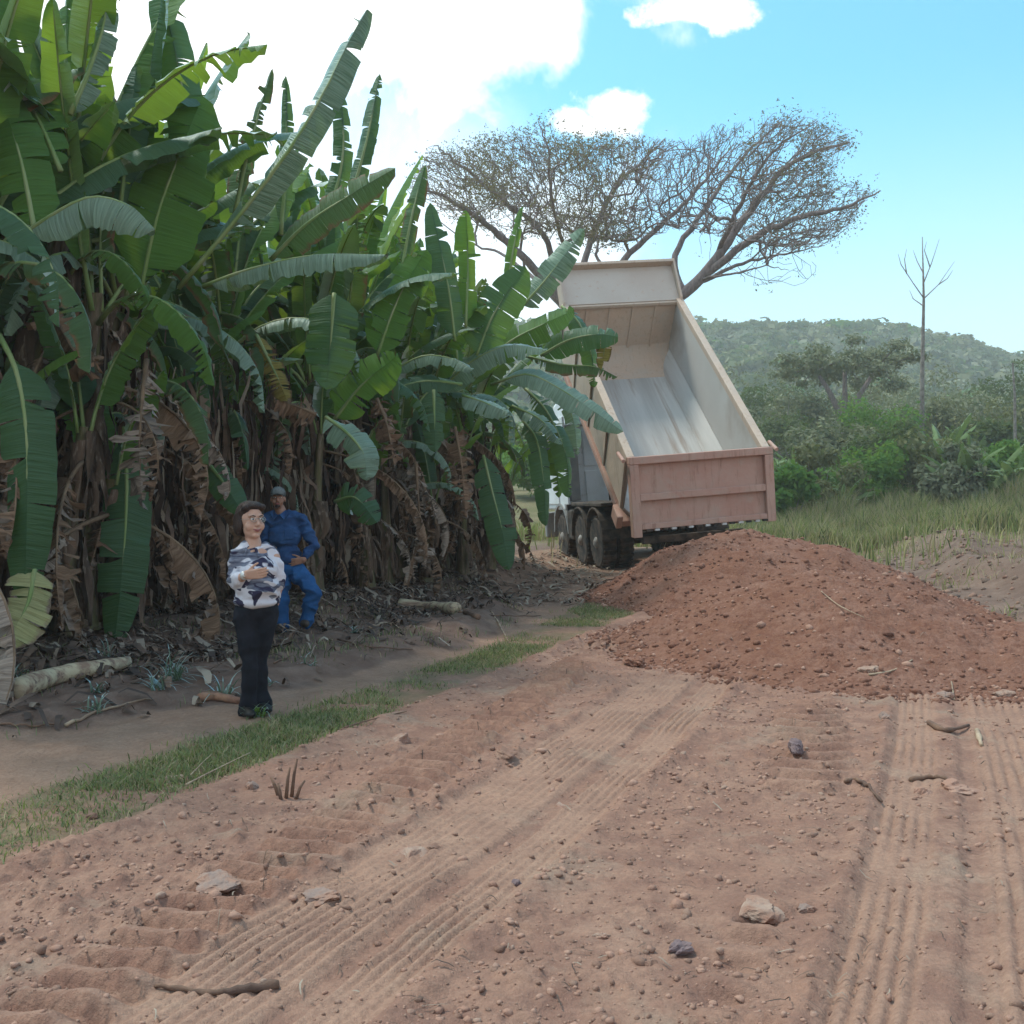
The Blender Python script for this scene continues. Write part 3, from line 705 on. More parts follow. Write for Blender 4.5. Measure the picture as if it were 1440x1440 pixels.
c.build('lifting_ram', DARKM, truck, smooth=False)

def wheel(x_, y_, dual, front=False):
    s = 1 if x_ > 0 else -1
    prof = [(-0.14, 0.30), (-0.145, 0.46), (-0.11, 0.515), (-0.05, 0.522), (0.05, 0.522), (0.11, 0.515), (0.145, 0.46), (0.14, 0.30)]
    w = MB()
    xs_ = [x_] if not dual else [x_, x_ - s * 0.33]
    for xx in xs_:
        w.lathe(prof, (xx, y_, 0.52), n=36)
        for k in range(30):
            an = k / 30 * 2 * math.pi
            R_ = Matrix.Rotation(an, 3, 'X')
            w.box((-0.135, -0.022, 0.505), (0.135, 0.022, 0.537), rot=R_, at=(xx, y_, 0.52))
    wh = w.build('wheel', RUBBER, truck)
    r_ = MB(); r_.lathe([(-0.12, 0.02), (-0.11, 0.30), (0.04 * s + 0.0, 0.30), (0.05, 0.29), (0.10 if not front else 0.13, 0.30)], (xs_[0], y_, 0.52), axis=(s, 0, 0), n=30)
    r_.lathe([(0.0, 0.13), (0.16, 0.11), (0.20, 0.05)], (xs_[0], y_, 0.52), axis=(s, 0, 0), n=20)
    rim = r_.build('rim', RIMM, wh)
    return wh
for s in (-1, 1):
    for y_ in (1.75, 3.0): wheel(s * 1.09, y_, True)
    wheel(s * 1.06, 4.8, False, True)
for y_ in (1.75, 3.0, 4.8): MB().tube([(-1.0, y_, 0.52), (1.0, y_, 0.52)], 0.09, 10).build('axle', DARKM, truck)
# mudguards: half hoops over the rear pair, box and tank ahead of them
for s in (-1, 1):
    for y_ in (1.75, 3.0):
        a = [(math.cos(t), math.sin(t)) for t in [i * math.pi / 10 for i in range(11)]]
        poly = [(y_ + p * 0.64, 0.60 + q * 0.62) for p, q in a] + [(y_ + p * 0.61, 0.60 + q * 0.59) for p, q in a[::-1]]
        m_ = MB(); m_.prism(poly, 'x', min(s * 0.62, s * 1.27), max(s * 0.62, s * 1.27)); m_.build('mudguard', DARKM, truck)
    m_ = MB(); m_.box((min(s * 0.60, s * 1.24), 3.62, 0.50), (max(s * 0.60, s * 1.24), 4.0, 1.14)); m_.build('fuel_tank' if s > 0 else 'battery_box', DARKM, truck, bevel=0.05)
    a = [(math.cos(t), math.sin(t)) for t in [i * math.pi / 10 for i in range(11)]]
    poly = [(4.8 + p * 0.70, 0.62 + q * 0.66) for p, q in a] + [(4.8 + p * 0.64, 0.62 + q * 0.60) for p, q in a[::-1]]
    m_ = MB(); m_.prism(poly, 'x', min(s * 0.75, s * 1.23), max(s * 0.75, s * 1.23)); m_.build('mudguard', GREYP, truck)
    m_ = MB(); m_.box((min(s * 0.62, s * 1.25), 1.15, 1.225), (max(s * 0.62, s * 1.25), 3.6, 1.30)); m_.build('mudguard_shelf', DARKM, truck, bevel=0.02)
    m_ = MB(); m_.box((min(s * 0.62, s * 1.22), 4.06, 0.52), (max(s * 0.62, s * 1.22), 4.10, 1.25)); m_.build('mud_flap', DARKM, truck)

# cab
CY0, CY1 = 4.35, 6.35
b = MB(); b.prism([(CY0, 1.12), (CY1, 1.12), (CY1 + 0.05, 2.05), (CY1 - 0.18, 2.92), (CY1 - 0.45, 3.05), (CY0, 3.05)], 'x', -1.20, 1.20)
cab = b.build('cab', WHITEP, truck, bevel=0.05)
b = MB(); b.prism([(CY0 + 0.05, 3.055), (CY1 - 0.35, 3.055), (CY1 - 0.7, 3.50), (CY0 + 0.5, 3.66), (CY0 + 0.08, 3.60)], 'x', -1.02, 1.02); b.build('roof_fairing', WHITEP, cab, bevel=0.08)
for (x0, x1, z0, z1) in ((-0.70, -0.05, 2.05, 2.85), (0.05, 0.70, 2.05, 2.85), (-0.70, 0.70, 1.25, 1.95)):
    b = MB(); b.box((x0, CY0 - 0.028, z0), (x1, CY0 - 0.002, z1)); b.build('rear_panel', WHITEP, cab, bevel=0.012)
b = MB(); b.box((-0.98, CY0 - 0.022, 2.93), (1.1, CY0 - 0.002, 2.975)); b.build('rear_moulding', GREYP, cab)
for s in (-1, 1):
    b = MB(); b.prism([(s * 0.90, CY0 - 0.30), (s * 1.13, CY0 - 0.34), (s * 1.17, CY0 - 0.02), (s * 0.88, CY0 - 0.02)], 'z', 1.32, 2.98); b.build('air_duct', GREYP, cab, bevel=0.02)
    b = MB(); b.box((min(s * 1.175, s * 1.225), CY0 - 0.42, 1.25), (max(s * 1.175, s * 1.225), CY0 - 0.03, 3.15)); b.build('side_fairing', WHITEP, cab, bevel=0.015)
    b = MB(); b.box((min(s * 1.203, s * 1.225), CY0 + 0.45, 1.25), (max(s * 1.203, s * 1.225), CY1 - 0.25, 2.05))
    dr = b.build('door', WHITEP, cab, bevel=0.01)
    b = MB(); b.prism([(CY0 + 0.50, 2.08), (CY1 - 0.12, 2.08), (CY1 - 0.30, 2.82), (CY0 + 0.50, 2.82)], 'x', s * 1.203, s * 1.213); b.build('door_glass', GLASS, cab)
    b = MB(); b.box((min(s * 1.24, s * 1.48), CY1 - 0.15, 2.05), (max(s * 1.24, s * 1.48), CY1 - 0.05, 2.65)); b.tube([(s * 1.20, CY1 - 0.1, 2.7), (s * 1.36, CY1 - 0.1, 2.62)], 0.02, 6); b.build('wing_mirror', DARKM, cab, bevel=0.02)
    b = MB(); b.box((min(s * 0.80, s * 1.18), CY0 + 0.1, 0.55), (max(s * 0.80, s * 1.18), CY0 + 0.35, 1.10)); b.build('cab_step', DARKM, cab)
b = MB(); b.prism([(CY1 + 0.052, 2.10), (CY1 - 0.155, 2.86), (CY1 - 0.165, 2.85), (CY1 + 0.03, 2.10)], 'x', -1.08, 1.08); b.build('windscreen', GLASS, cab)
b = MB(); b.box((-1.22, CY1 + 0.02, 0.45), (1.22, CY1 + 0.22, 1.05)); b.build('front_bumper', GREYP, cab, bevel=0.04)

for k in range(3):
    q = MB(); q.tube([(-0.2 + 0.2 * k, 4.25, 1.1), (-0.25 + 0.2 * k, 4.1, 1.5), (-0.1 + 0.2 * k, 4.22, 1.9), (-0.15 + 0.2 * k, 4.33, 2.0)], 0.02, 6); q.build('air_hose', RUBBER, truck)
# ------------------------------------------------------------------ finding the ground along a sight line
def on_ground(u, v):
    r = ray(u, v); lo, hi = 2.0, 80.0
    for n_ in (260, 40, 20):
        Ds = lo * (hi / lo) ** (np.arange(n_ + 1) / n_)
        xs_, ys_, zs_ = (CAM[i_] + r[i_] * Ds / r.y for i_ in range(3))
        below = np.nonzero(zs_ <= surf(xs_, ys_))[0]
        k_ = int(below[0]) if len(below) else n_
        lo, hi = float(Ds[max(k_ - 1, 0)]), float(Ds[k_])
    return CAM + r * (hi / r.y)

# ------------------------------------------------------------------ people
def ell(b, c, r3, rot=None, seg=14):
    M_ = Matrix.Translation(c) @ (rot.to_4x4() if rot else Matrix()) @ Matrix.Diagonal((*r3, 1))
    vs_, fs_ = [], []
    for i in range(1, seg):
        th = math.pi * i / seg
        for j in range(seg): ph = 2 * math.pi * j / seg; vs_.append(M_ @ Vector((math.sin(th) * math.cos(ph), math.sin(th) * math.sin(ph), math.cos(th))))
    vs_.append(M_ @ Vector((0, 0, 1))); vs_.append(M_ @ Vector((0, 0, -1))); n = (seg - 1) * seg
    for i in range(seg - 2):
        for j in range(seg): fs_.append((i * seg + j, (i + 1) * seg + j, (i + 1) * seg + (j + 1) % seg, i * seg + (j + 1) % seg))
    for j in range(seg): fs_.append((n, j, (j + 1) % seg)); fs_.append((n + 1, (seg - 2) * seg + (j + 1) % seg, (seg - 2) * seg + j))
    b.add(vs_, fs_)
def cone(b, p, r0, q, r1, seg=14):
    p, q = Vector(p), Vector(q); ax = q - p; L = ax.length; ax = ax.normalized()
    pts, rr = [], []
    for i in range(5): a = math.pi / 2 * i / 4; pts.append(p - ax * r0 * math.cos(a)); rr.append(max(0.0005, r0 * math.sin(a)))
    for i in range(5): a = math.pi / 2 * i / 4; pts.append(q + ax * r1 * math.sin(a)); rr.append(max(0.0005, r1 * math.cos(a)))
    b.tube(pts, rr, seg)
def limb(b, chain):
    for (p, r0), (q, r1) in zip(chain, chain[1:]): cone(b, p, r0, q, r1)
def fuse(name, b, mat, parent, voxel=0.008, it=4, fac=0.6, fold=0.0):
    """melts the overlapping volumes into one continuous skin"""
    me = bpy.data.meshes.new(name); me.from_pydata([tuple(p) for p in b.v], [], b.f)
    t = link(bpy.data.objects.new('temporary', me))
    m_ = t.modifiers.new('remesh', 'REMESH'); m_.mode = 'VOXEL'; m_.voxel_size = voxel; m_.use_smooth_shade = True
    s_ = t.modifiers.new('smooth', 'SMOOTH'); s_.factor = fac; s_.iterations = it
    ev = t.evaluated_get(bpy.context.evaluated_depsgraph_get())
    out_ = bpy.data.meshes.new_from_object(ev); out_.name = name
    bpy.data.objects.remove(t); out_.materials.clear(); out_.materials.append(mat)
    if fold:      # creases of cloth: sharp-crested ridges slanting across the body
        nv_ = len(out_.vertices); co_ = np.empty(nv_ * 3); no_ = np.empty(nv_ * 3)
        out_.vertices.foreach_get('co', co_); out_.vertices.foreach_get('normal', no_); co_ = co_.reshape(-1, 3); no_ = no_.reshape(-1, 3)
        q1 = 1 - np.abs(2 * vnoise(co_[:, 0] * 5 + co_[:, 2] * 6 + 3, co_[:, 2] * 11 - co_[:, 0] * 4 + co_[:, 1] * 5, 5) - 1)
        q2 = 1 - np.abs(2 * vnoise(co_[:, 0] * 9 - co_[:, 2] * 7 + 3, co_[:, 2] * 15 + co_[:, 1] * 8, 8) - 1)
        co_ += no_ * ((q1 ** 2 - 0.45) * fold + (q2 ** 2 - 0.4) * fold * 0.5)[:, None]
        out_.vertices.foreach_set('co', co_.ravel()); out_.update()
    out_.polygons.foreach_set('use_smooth', [True] * len(out_.polygons))
    return put(name, out_, parent)
def hand(b, wrist, d, s, n, curl=0.5, k=1.0, spread=0.0):
    """palm with four fingers of unequal length and a thumb; d along the hand, s towards the thumb, n where the palm faces"""
    d, s, n = Vector(d).normalized(), Vector(s), Vector(n); s = (s - d * s.dot(d)).normalized(); n = (n - d * n.dot(d) - s * n.dot(s)).normalized()
    w = Vector(wrist)
    for o_ in (-0.027, -0.009, 0.009, 0.026): cone(b, w + s * o_ * 0.7 * k, 0.017 * k, w + (d * 0.085 + s * o_) * k, 0.0125 * k, 10)
    for i, (o_, L) in enumerate(((-0.030, 0.058), (-0.010, 0.072), (0.011, 0.076), (0.031, 0.068))):
        p = w + (d * 0.088 + s * o_) * k; a = curl * (1.15 - 0.12 * i) ; dd = d + s * o_ * spread * 12
        for j, (fr_, r_) in enumerate(((0.45, 0.0092), (0.32, 0.0084), (0.23, 0.0076))):
            ang = a * (0.5 + 0.75 * j); dv = (dd * math.cos(ang) + n * math.sin(ang)).normalized()
            q = p + dv * L * fr_ * 1.1 * k; cone(b, p, r_ * k, q, (r_ - 0.0007) * k, 8); p = q
    p = w + (d * 0.022 + s * 0.022) * k
    for L, ang, r_ in ((0.040, 0.75, 0.0125), (0.030, 0.55, 0.0105), (0.025, 0.40, 0.009)):
        dv = (d * math.cos(ang) + s * math.sin(ang) + n * 0.25).normalized(); q = p + dv * L * k; cone(b, p, r_ * k, q, (r_ - 0.001) * k, 8); p = q

SKINW, nt, b_ = principled('skin_light', (0.50, 0.285, 0.20), 0.5, 0.35); b_.inputs['Subsurface Weight'].default_value = 0.08; b_.inputs['Subsurface Radius'].default_value = (0.02, 0.008, 0.004)
SKINM, nt, b_ = principled('skin_brown', (0.29, 0.145, 0.095), 0.5, 0.35)
HAIR = worn('dark_hair', (0.020, 0.012, 0.010), (0.045, 0.025, 0.018), 30, 0.5, 0.5, 120, stretch=(1, 1, 0.2))
NAVY = worn('navy_trousers', (0.004, 0.005, 0.009), (0.012, 0.013, 0.020), 8, 0.85, 0.3, 14)
BLUE = worn('blue_shirt', (0.014, 0.045, 0.125), (0.026, 0.075, 0.185), 5, 0.8, 0.5, 12)
BLUET = worn('blue_trousers', (0.014, 0.070, 0.190), (0.020, 0.090, 0.235), 5, 0.8, 0.5, 12)
LIPS, _, _ = principled('lips', (0.30, 0.10, 0.09), 0.45); EYEW, _, _ = principled('eye_white', (0.6, 0.57, 0.54), 0.3); EYED, _, _ = principled('eye_dark', (0.02, 0.012, 0.01), 0.2)
WIRE, _, _ = principled('glasses_wire', (0.35, 0.30, 0.26), 0.3, 0.5, 0.8); LENS = bpy.data.materials.new('lens'); LENS.use_nodes = True
_n = NT(LENS.node_tree); LENS.node_tree.nodes.clear(); _o = _n.n('ShaderNodeOutputMaterial'); _t = _n.n('ShaderNodeBsdfTransparent'); _g = _n.n('ShaderNodeBsdfGlossy'); _g.inputs['Roughness'].default_value = 0.05
_x = _n.n('ShaderNodeMixShader'); _x.inputs[0].default_value = 0.05; _n.l(_t.outputs[0], _x.inputs[1]); _n.l(_g.outputs[0], _x.inputs[2]); _n.l(_x.outputs[0], _o.inputs[0])
SHOE, _, _ = principled('black_shoe', (0.012, 0.011, 0.010), 0.5); SHOEB, _, _ = principled('work_boot', (0.06, 0.045, 0.035), 0.8)
WATCHM, _, _ = principled('watch_pale', (0.62, 0.60, 0.55), 0.3, 0.5, 0.3)
CAPG = worn('grey_cap', (0.075, 0.08, 0.078), (0.20, 0.21, 0.205), 9, 0.85, 0.2)
CAPD, _, _ = principled('cap_dark', (0.03, 0.035, 0.035), 0.85)

def blouse_material():
    m_, nt, b = principled('patterned_blouse', (0.7, 0.68, 0.72), 0.75, 0.2)
    co = nt.n('ShaderNodeTexCoord').outputs['Object']
    wp = nt.n('ShaderNodeVectorMath', operation='ADD'); nt.l(co, wp.inputs[0])
    nsc = nt.n('ShaderNodeVectorMath', operation='SCALE'); nt.l(nt.noise(co, 3.5, 2, 0.5, out='Color'), nsc.inputs[0]); nsc.inputs['Scale'].default_value = 0.35; nt.l(nsc.outputs[0], wp.inputs[1])
    v1 = nt.mapping(wp.outputs[0], (4.2, 4.2, 11.0), (0.25, 0.35, 0))
    f1 = nt.rng(nt.noise(v1, 1.0, 1.5, 0.5, 0.6), 0.515, 0.545)
    v2 = nt.mapping(wp.outputs[0], (6.0, 6.0, 12.0), (0.1, -0.5, 0.8))
    f2 = nt.rng(nt.noise(v2, 1.1, 2, 0.5, 0.3), 0.56, 0.59)
    br = nt.noise(nt.mapping(co, (8, 8, 60), (0.2, 0.4, 0)), 1.0, 4, 0.7)
    col = nt.mix(f1, (0.60, 0.57, 0.60), nt.mix(nt.rng(br, 0.35, 0.65), (0.055, 0.060, 0.095), (0.23, 0.24, 0.29)))
    col = nt.mix(f2, col, (0.030, 0.026, 0.055))
    nt.l(col, b.inputs['Base Color'])
    bp = nt.n('ShaderNodeBump'); bp.inputs['Strength'].default_value = 0.4; bp.inputs['Distance'].default_value = 0.02; nt.l(nt.noise(co, 11, 3, 0.6, 0.4), bp.inputs['Height']); nt.l(bp.outputs[0], b.inputs['Normal'])
    return m_
BLOUSE = blouse_material()

def head_parts(root, C, yaw, pitch, skinb, k=1.0, female=True):
    """adds the head to the body volume skinb (world less root); returns a matrix for the face's frame"""
    M_ = Matrix.Translation(C) @ Matrix.Rotation(yaw, 4, 'Z') @ Matrix.Rotation(pitch, 4, 'X') @ Matrix.Diagonal((k, k, k, 1))
    R_ = (Matrix.Rotation(yaw, 3, 'Z') @ Matrix.Rotation(pitch, 3, 'X'))
    E = lambda c, r3: ell(skinb, M_ @ Vector(c), tuple(x * k for x in r3), R_)
    E((0, 0.012, 0.025), (0.074, 0.092, 0.095)); E((0, -0.018, -0.045), (0.060 if female else 0.058, 0.066, 0.072))
    for s in (-1, 1):
        E((s * 0.036, -0.052, -0.035), (0.030, 0.028, 0.032)); E((s * 0.076, 0.008, -0.012), (0.010, 0.019, 0.030)); E((s * 0.030, -0.072, 0.030), (0.026, 0.016, 0.012))
    cone(skinb, M_ @ Vector((0, -0.086, 0.008)), 0.009 * k, M_ @ Vector((0, -0.104, -0.026)), 0.0125 * k, 10)
    for s in (-1, 1): E((s * 0.011, -0.094, -0.030), (0.009, 0.009, 0.008))
    E((0, -0.060, -0.094), (0.028, 0.024, 0.020)); E((0, -0.074, -0.058), (0.028, 0.016, 0.018))
    return M_
def face(root, M_, k, brow=HAIR):
    for s in (-1, 1):
        b = MB(M_); ell(b, Vector((s * 0.030, -0.0855, 0.008)), (0.0135, 0.007, 0.0065), seg=10); e = b.build('eye', EYEW, root, True)
        b = MB(M_); ell(b, Vector((s * 0.030, -0.0915, 0.008)), (0.0058, 0.003, 0.0058), seg=8); b.build('iris', EYED, e, True)
        b = MB(M_); b.tube([(s * 0.014, -0.092, 0.026), (s * 0.030, -0.0925, 0.032), (s * 0.048, -0.083, 0.027)], [0.003, 0.0035, 0.002], 6); b.build('eyebrow', brow, root, True)
    b = MB(M_); b.tube([(-0.028, -0.080, -0.054), (-0.012, -0.0925, -0.0590), (0, -0.094, -0.061), (0.012, -0.0925, -0.0590), (0.028, -0.080, -0.054)], [0.002, 0.005, 0.0045, 0.005, 0.002], 6)
    b.tube([(-0.020, -0.084, -0.0645), (0, -0.0925, -0.068), (0.020, -0.084, -0.0645)], [0.002, 0.0058, 0.002], 6); b.build('lips', LIPS, root, True)

# woman in the patterned blouse
WB = on_ground(352, 1006); WD = WB.y
woman = empty('person', (WB.x, WB.y, WB.z))
tag(woman, 'woman in glasses, patterned grey and white blouse and black trousers, hands held before her', 'person')
o_ = Vector(woman.location)
def w(u, v, dy=0.0):
    """dy metres nearer (-) or farther (+) than her middle"""
    return P(u, v, WD) + Vector((0, dy, 0)) * 1.0 - o_ + Vector(((u - 720) / FPX * dy * 0, 0, 0))
YW = rad(40)
sk = MB(); hc = w(352, 733, 0.02)
HM = head_parts(woman, hc, YW, rad(-4), sk, 1.13)
cone(sk, w(353, 752, 0.03), 0.052, w(356, 772, 0.03), 0.062); ell(sk, w(358, 778, 0.03), (0.12, 0.09, 0.06), Matrix.Rotation(YW, 3, 'Z'))
ell(sk, w(359, 812, 0.03), (0.10, 0.08, 0.20), Matrix.Rotation(YW, 3, 'Z')); ell(sk, w(358, 862, 0.04), (0.10, 0.08, 0.12), Matrix.Rotation(YW, 3, 'Z'))
limb(sk, [(w(337, 781, -0.05), 0.050), (w(333, 818, -0.07), 0.040), (w(357, 805, -0.24), 0.027)])
limb(sk, [(w(381, 784, 0.08), 0.050), (w(387, 822, 0.12), 0.040), (w(380, 850, 0.17), 0.027)])
limb(sk, [(w(348, 870, 0.0), 0.070), (w(351.5, 930, 0.0), 0.046), (w(349, 992, 0.02), 0.035), (w(350, 1001, -0.04), 0.032)])
limb(sk, [(w(369, 870, 0.07), 0.070), (w(363, 930, 0.07), 0.046), (w(364, 988, 0.10), 0.035), (w(368, 998, 0.05), 0.032)])
hand(sk, w(358, 805, -0.245), (0.93, -0.30, 0.10), (0.0, -0.25, 1), (0.2, 0.9, -0.1), 0.55, 0.98)
hand(sk, w(380, 850, 0.17), (-0.5, 0.1, -0.6), (0.6, 0.3, -0.5), (0.2, -0.9, 0.1), 0.6, 0.98)
fuse('body', sk, SKINW, woman, 0.0052, 3)
face(woman, HM, 1.13)
b = MB(HM)
ell(b, Vector((0, 0.036, 0.040)), (0.090, 0.092, 0.096)); ell(b, Vector((0, -0.015, 0.092)), (0.070, 0.066, 0.034)); ell(b, Vector((0, 0.070, -0.030)), (0.066, 0.040, 0.070))
for s in (-1, 1): ell(b, Vector((s * 0.074, 0.034, -0.012)), (0.026, 0.052, 0.082)); ell(b, Vector((s * 0.052, -0.040, 0.082)), (0.028, 0.032, 0.026))
fuse('hair', b, HAIR, woman, 0.006, 2, fold=0.012)
b = MB(HM)
for s in (-1, 1):
    pts = [(s * 0.031 + 0.023 * math.cos(a), -0.103 + 0.004 * abs(math.cos(a)), 0.006 + 0.016 * math.sin(a)) for a in [i * math.pi / 8 for i in range(17)]]
    b.tube(pts, 0.0013, 5); b.tube([(s * 0.054, -0.098, 0.010), (s * 0.075, -0.02, 0.010), (s * 0.079, 0.02, 0.004)], 0.0013, 5)
b.tube([(-0.009, -0.104, 0.010), (0.009, -0.104, 0.010)], 0.0017, 5)
gl = b.build('glasses', WIRE, woman, True)
for s in (-1, 1):
    b = MB(HM); b.add([(s * 0.031 + 0.0222 * math.cos(a), -0.1025, 0.006 + 0.0152 * math.sin(a)) for a in [i * math.pi / 8 for i in range(16)]], [tuple(range(16))]); b.build('lens', LENS, gl)
# clothing
RZ = Matrix.Rotation(YW, 3, 'Z')
b = MB()
ell(b, w(358, 785, 0.03), (0.165, 0.115, 0.085), RZ); ell(b, w(361, 800, 0.0), (0.160, 0.135, 0.10), RZ); ell(b, w(361, 826, 0.0), (0.168, 0.148, 0.115), RZ)
for k_, vv in ((0.170, 838), (0.176, 846)): ell(b, w(359.5, vv, 0.03), (k_, 0.150, 0.050), RZ)
limb(b, [(w(346, 772, 0.0), 0.052), (w(338, 781, -0.05), 0.064), (w(335, 818, -0.07), 0.058), (w(343, 813, -0.145), 0.052)])
limb(b, [(w(372, 773, 0.05), 0.052), (w(380, 784, 0.08), 0.062), (w(386, 818, 0.11), 0.052), (w(381, 842, 0.15), 0.044)])
bl = fuse('blouse', b, BLOUSE, woman, 0.008, 3, fold=0.020)
b = MB()
cl_ = [(w(340, 766, 0.02), w(352, 770, -0.09), w(349, 781, -0.10), w(337, 775, -0.02)), (w(366, 768, 0.06), w(361, 771, -0.07), w(367, 783, -0.08), w(374, 776, 0.02))]
for q in cl_:
    n_ = (q[1] - q[0]).cross(q[3] - q[0]).normalized() * 0.005
    b.add([p - n_ for p in q] + [p + n_ for p in q], [(0, 3, 2, 1), (4, 5, 6, 7), (0, 1, 5, 4), (1, 2, 6, 5), (2, 3, 7, 6), (3, 0, 4, 7)])
b.build('collar', BLOUSE, bl, bevel=0.003)
b = MB(); ell(b, w(358, 858, 0.05), (0.168, 0.135, 0.095), RZ)
limb(b, [(w(346, 866, 0.0), 0.098), (w(349, 900, -0.0), 0.078), (w(351.5, 935, 0.0), 0.058), (w(349, 975, 0.02), 0.052), (w(347, 1001, 0.02), 0.068)])
limb(b, [(w(371, 866, 0.07), 0.095), (w(366, 900, 0.07), 0.076), (w(362, 935, 0.07), 0.056), (w(362, 975, 0.10), 0.052), (w(366, 996, 0.10), 0.068)])
fuse('trousers', b, NAVY, woman, 0.009, 2, fold=0.012)
for u, v, dy in ((349, 1003, -0.04), (368, 999, 0.04)):
    b = MB(); c = w(u, v, dy); ell(b, c + Vector((0, 0, 0.018)), (0.043, 0.115, 0.035), RZ); ell(b, c + Vector((0.03, -0.05, 0.012)), (0.042, 0.06, 0.028), RZ); fuse('shoe', b, SHOE, woman, 0.008, 2)
b = MB(); wr = w(355, 806, -0.228); d_ = (w(357, 805, -0.24) - w(333, 818, -0.07)).normalized()
b.tube([wr - d_ * 0.010, wr + d_ * 0.010], 0.0325, 16); b.lathe([(0, 0.018), (0.006, 0.016)], wr + Vector((0.0, -0.030, 0.006)), axis=(0.1, -1, 0.2), n=16); b.build('wristwatch', WATCHM, woman, True)

# man in blue
MBASE = on_ground(396, 889); MD = MBASE.y; man = empty('person', tuple(MBASE)); KM = MD / 12.9
tag(man, 'man in blue work clothes and grey cap behind the woman, one hand on his hip', 'person')
o2 = Vector(man.location)
def mm(u, v, dy=0.0): return P(u, v, MD) + Vector((0, dy, 0)) - o2
YM = rad(8); sk = MB()
HM2 = head_parts(man, mm(391.5, 701, -0.02), YM, rad(-3), sk, 1.04 * KM, False)
cone(sk, mm(392, 714, 0.02), 0.058, mm(396, 724, 0.02), 0.066); ell(sk, mm(400, 752, 0.03), (0.11, 0.07, 0.20)); ell(sk, mm(404, 798, 0.03), (0.11, 0.08, 0.12))
AL = [(mm(424, 731, 0.02), 0.052), (mm(441, 766, 0.06), 0.042), (mm(428, 787, -0.05), 0.029)]; AR = [(mm(376, 731, 0.02), 0.052), (mm(370, 764, 0.03), 0.042), (mm(371, 792, -0.02), 0.029)]
limb(sk, AL); limb(sk, AR)
hand(sk, mm(428, 787, -0.05), (-0.92, -0.25, -0.20), (-0.1, -0.25, 1), (0.1, 0.9, -0.1), 0.35, 1.06, 0.4); hand(sk, mm(371, 792, -0.02), (0.05, -0.1, -1), (0.2, -1, 0), (1, 0, 0), 0.4, 1.06)
limb(sk, [(mm(397, 806, 0.02), 0.085), (mm(396, 847, -0.01), 0.055), (mm(395, 882, 0.03), 0.040)]); limb(sk, [(mm(414, 804, 0.02), 0.085), (mm(446, 830, -0.14), 0.055), (mm(430, 872, 0.0), 0.040)])
fuse('body', sk, SKINM, man, 0.006, 3)
face(man, HM2, 1.04)
b = MB(HM2); ell(b, Vector((0, -0.070, -0.088)), (0.030, 0.026, 0.020)); b.tube([(-0.026, -0.084, -0.060), (-0.012, -0.094, -0.046), (0.012, -0.094, -0.046), (0.026, -0.084, -0.060)], 0.0045, 6); fuse('beard', b, HAIR, man, 0.004, 2)
b = MB(HM2); ell(b, Vector((0, 0.040, 0.005)), (0.080, 0.072, 0.060)); fuse('hair', b, HAIR, man, 0.006, 2)
b = MB(HM2); ell(b, Vector((0, 0.012, 0.058)), (0.086, 0.102, 0.078)); cp = fuse('cap', b, CAPG, man, 0.006, 2)
b = MB(HM2); n_ = 9
vs_ = [(0.078 * math.sin(a) * k_, -0.080 - 0.075 * math.cos(a) * (k_ if k_ > 0.5 else 0.0) + (0.02 if k_ < 0.5 else 0), 0.055 - 0.010 * math.cos(a) - 0.018 * abs(math.sin(a)) + t_) for t_ in (0, 0.006) for k_ in (0.3, 1.0) for a in [(-1 + 2 * i / (n_ - 1)) * 1.35 for i in range(n_)]]
fs_ = []
for i in range(n_ - 1):
    fs_ += [(i, i + 1, n_ + i + 1, n_ + i), (2 * n_ + i, 3 * n_ + i, 3 * n_ + i + 1, 2 * n_ + i + 1), (n_ + i, n_ + i + 1, 3 * n_ + i + 1, 3 * n_ + i), (i, 2 * n_ + i, 2 * n_ + i + 1, i + 1)]
b.add(vs_, fs_); b.build('cap_peak', CAPG, cp, True)
b = MB(); RM = Matrix.Rotation(YM, 3, 'Z')
ell(b, mm(399, 735, 0.03), (0.205, 0.115, 0.11), RM); ell(b, mm(400, 752, 0.02), (0.180, 0.125, 0.17), RM); ell(b, mm(404, 782, 0.02), (0.155, 0.125, 0.15), RM)
limb(b, [(mm(405, 722, 0.02), 0.050), (mm(422, 730, 0.02), 0.070), (mm(441, 766, 0.06), 0.060), (mm(431, 782, -0.03), 0.046)]); limb(b, [(mm(388, 722, 0.02), 0.050), (mm(377, 730, 0.02), 0.070), (mm(370, 764, 0.03), 0.060), (mm(371, 786, -0.01), 0.046)])
sh_ = fuse('shirt', b, BLUE, man, 0.009, 3, fold=0.026)
b = MB()
for q in ((mm(384, 717, 0.0), mm(393, 724, -0.11), mm(388, 731, -0.125), mm(381, 722, -0.06)), (mm(402, 717, 0.0), mm(396, 724, -0.11), mm(402, 731, -0.125), mm(407, 722, -0.06))):
    n2 = (q[1] - q[0]).cross(q[3] - q[0]).normalized() * 0.006
    b.add([p - n2 for p in q] + [p + n2 for p in q], [(0, 3, 2, 1), (4, 5, 6, 7), (0, 1, 5, 4), (1, 2, 6, 5), (2, 3, 7, 6), (3, 0, 4, 7)])
b.build('collar', BLUE, sh_, bevel=0.003)
b = MB(); q = mm(409, 750, -0.105); b.box((-0.05, -0.006, -0.06), (0.05, 0.006, 0.05), at=q, rot=RM); b.build('breast_pocket', BLUE, sh_, bevel=0.004)
b = MB(); ell(b, mm(404, 800, 0.03), (0.158, 0.125, 0.10), RM)
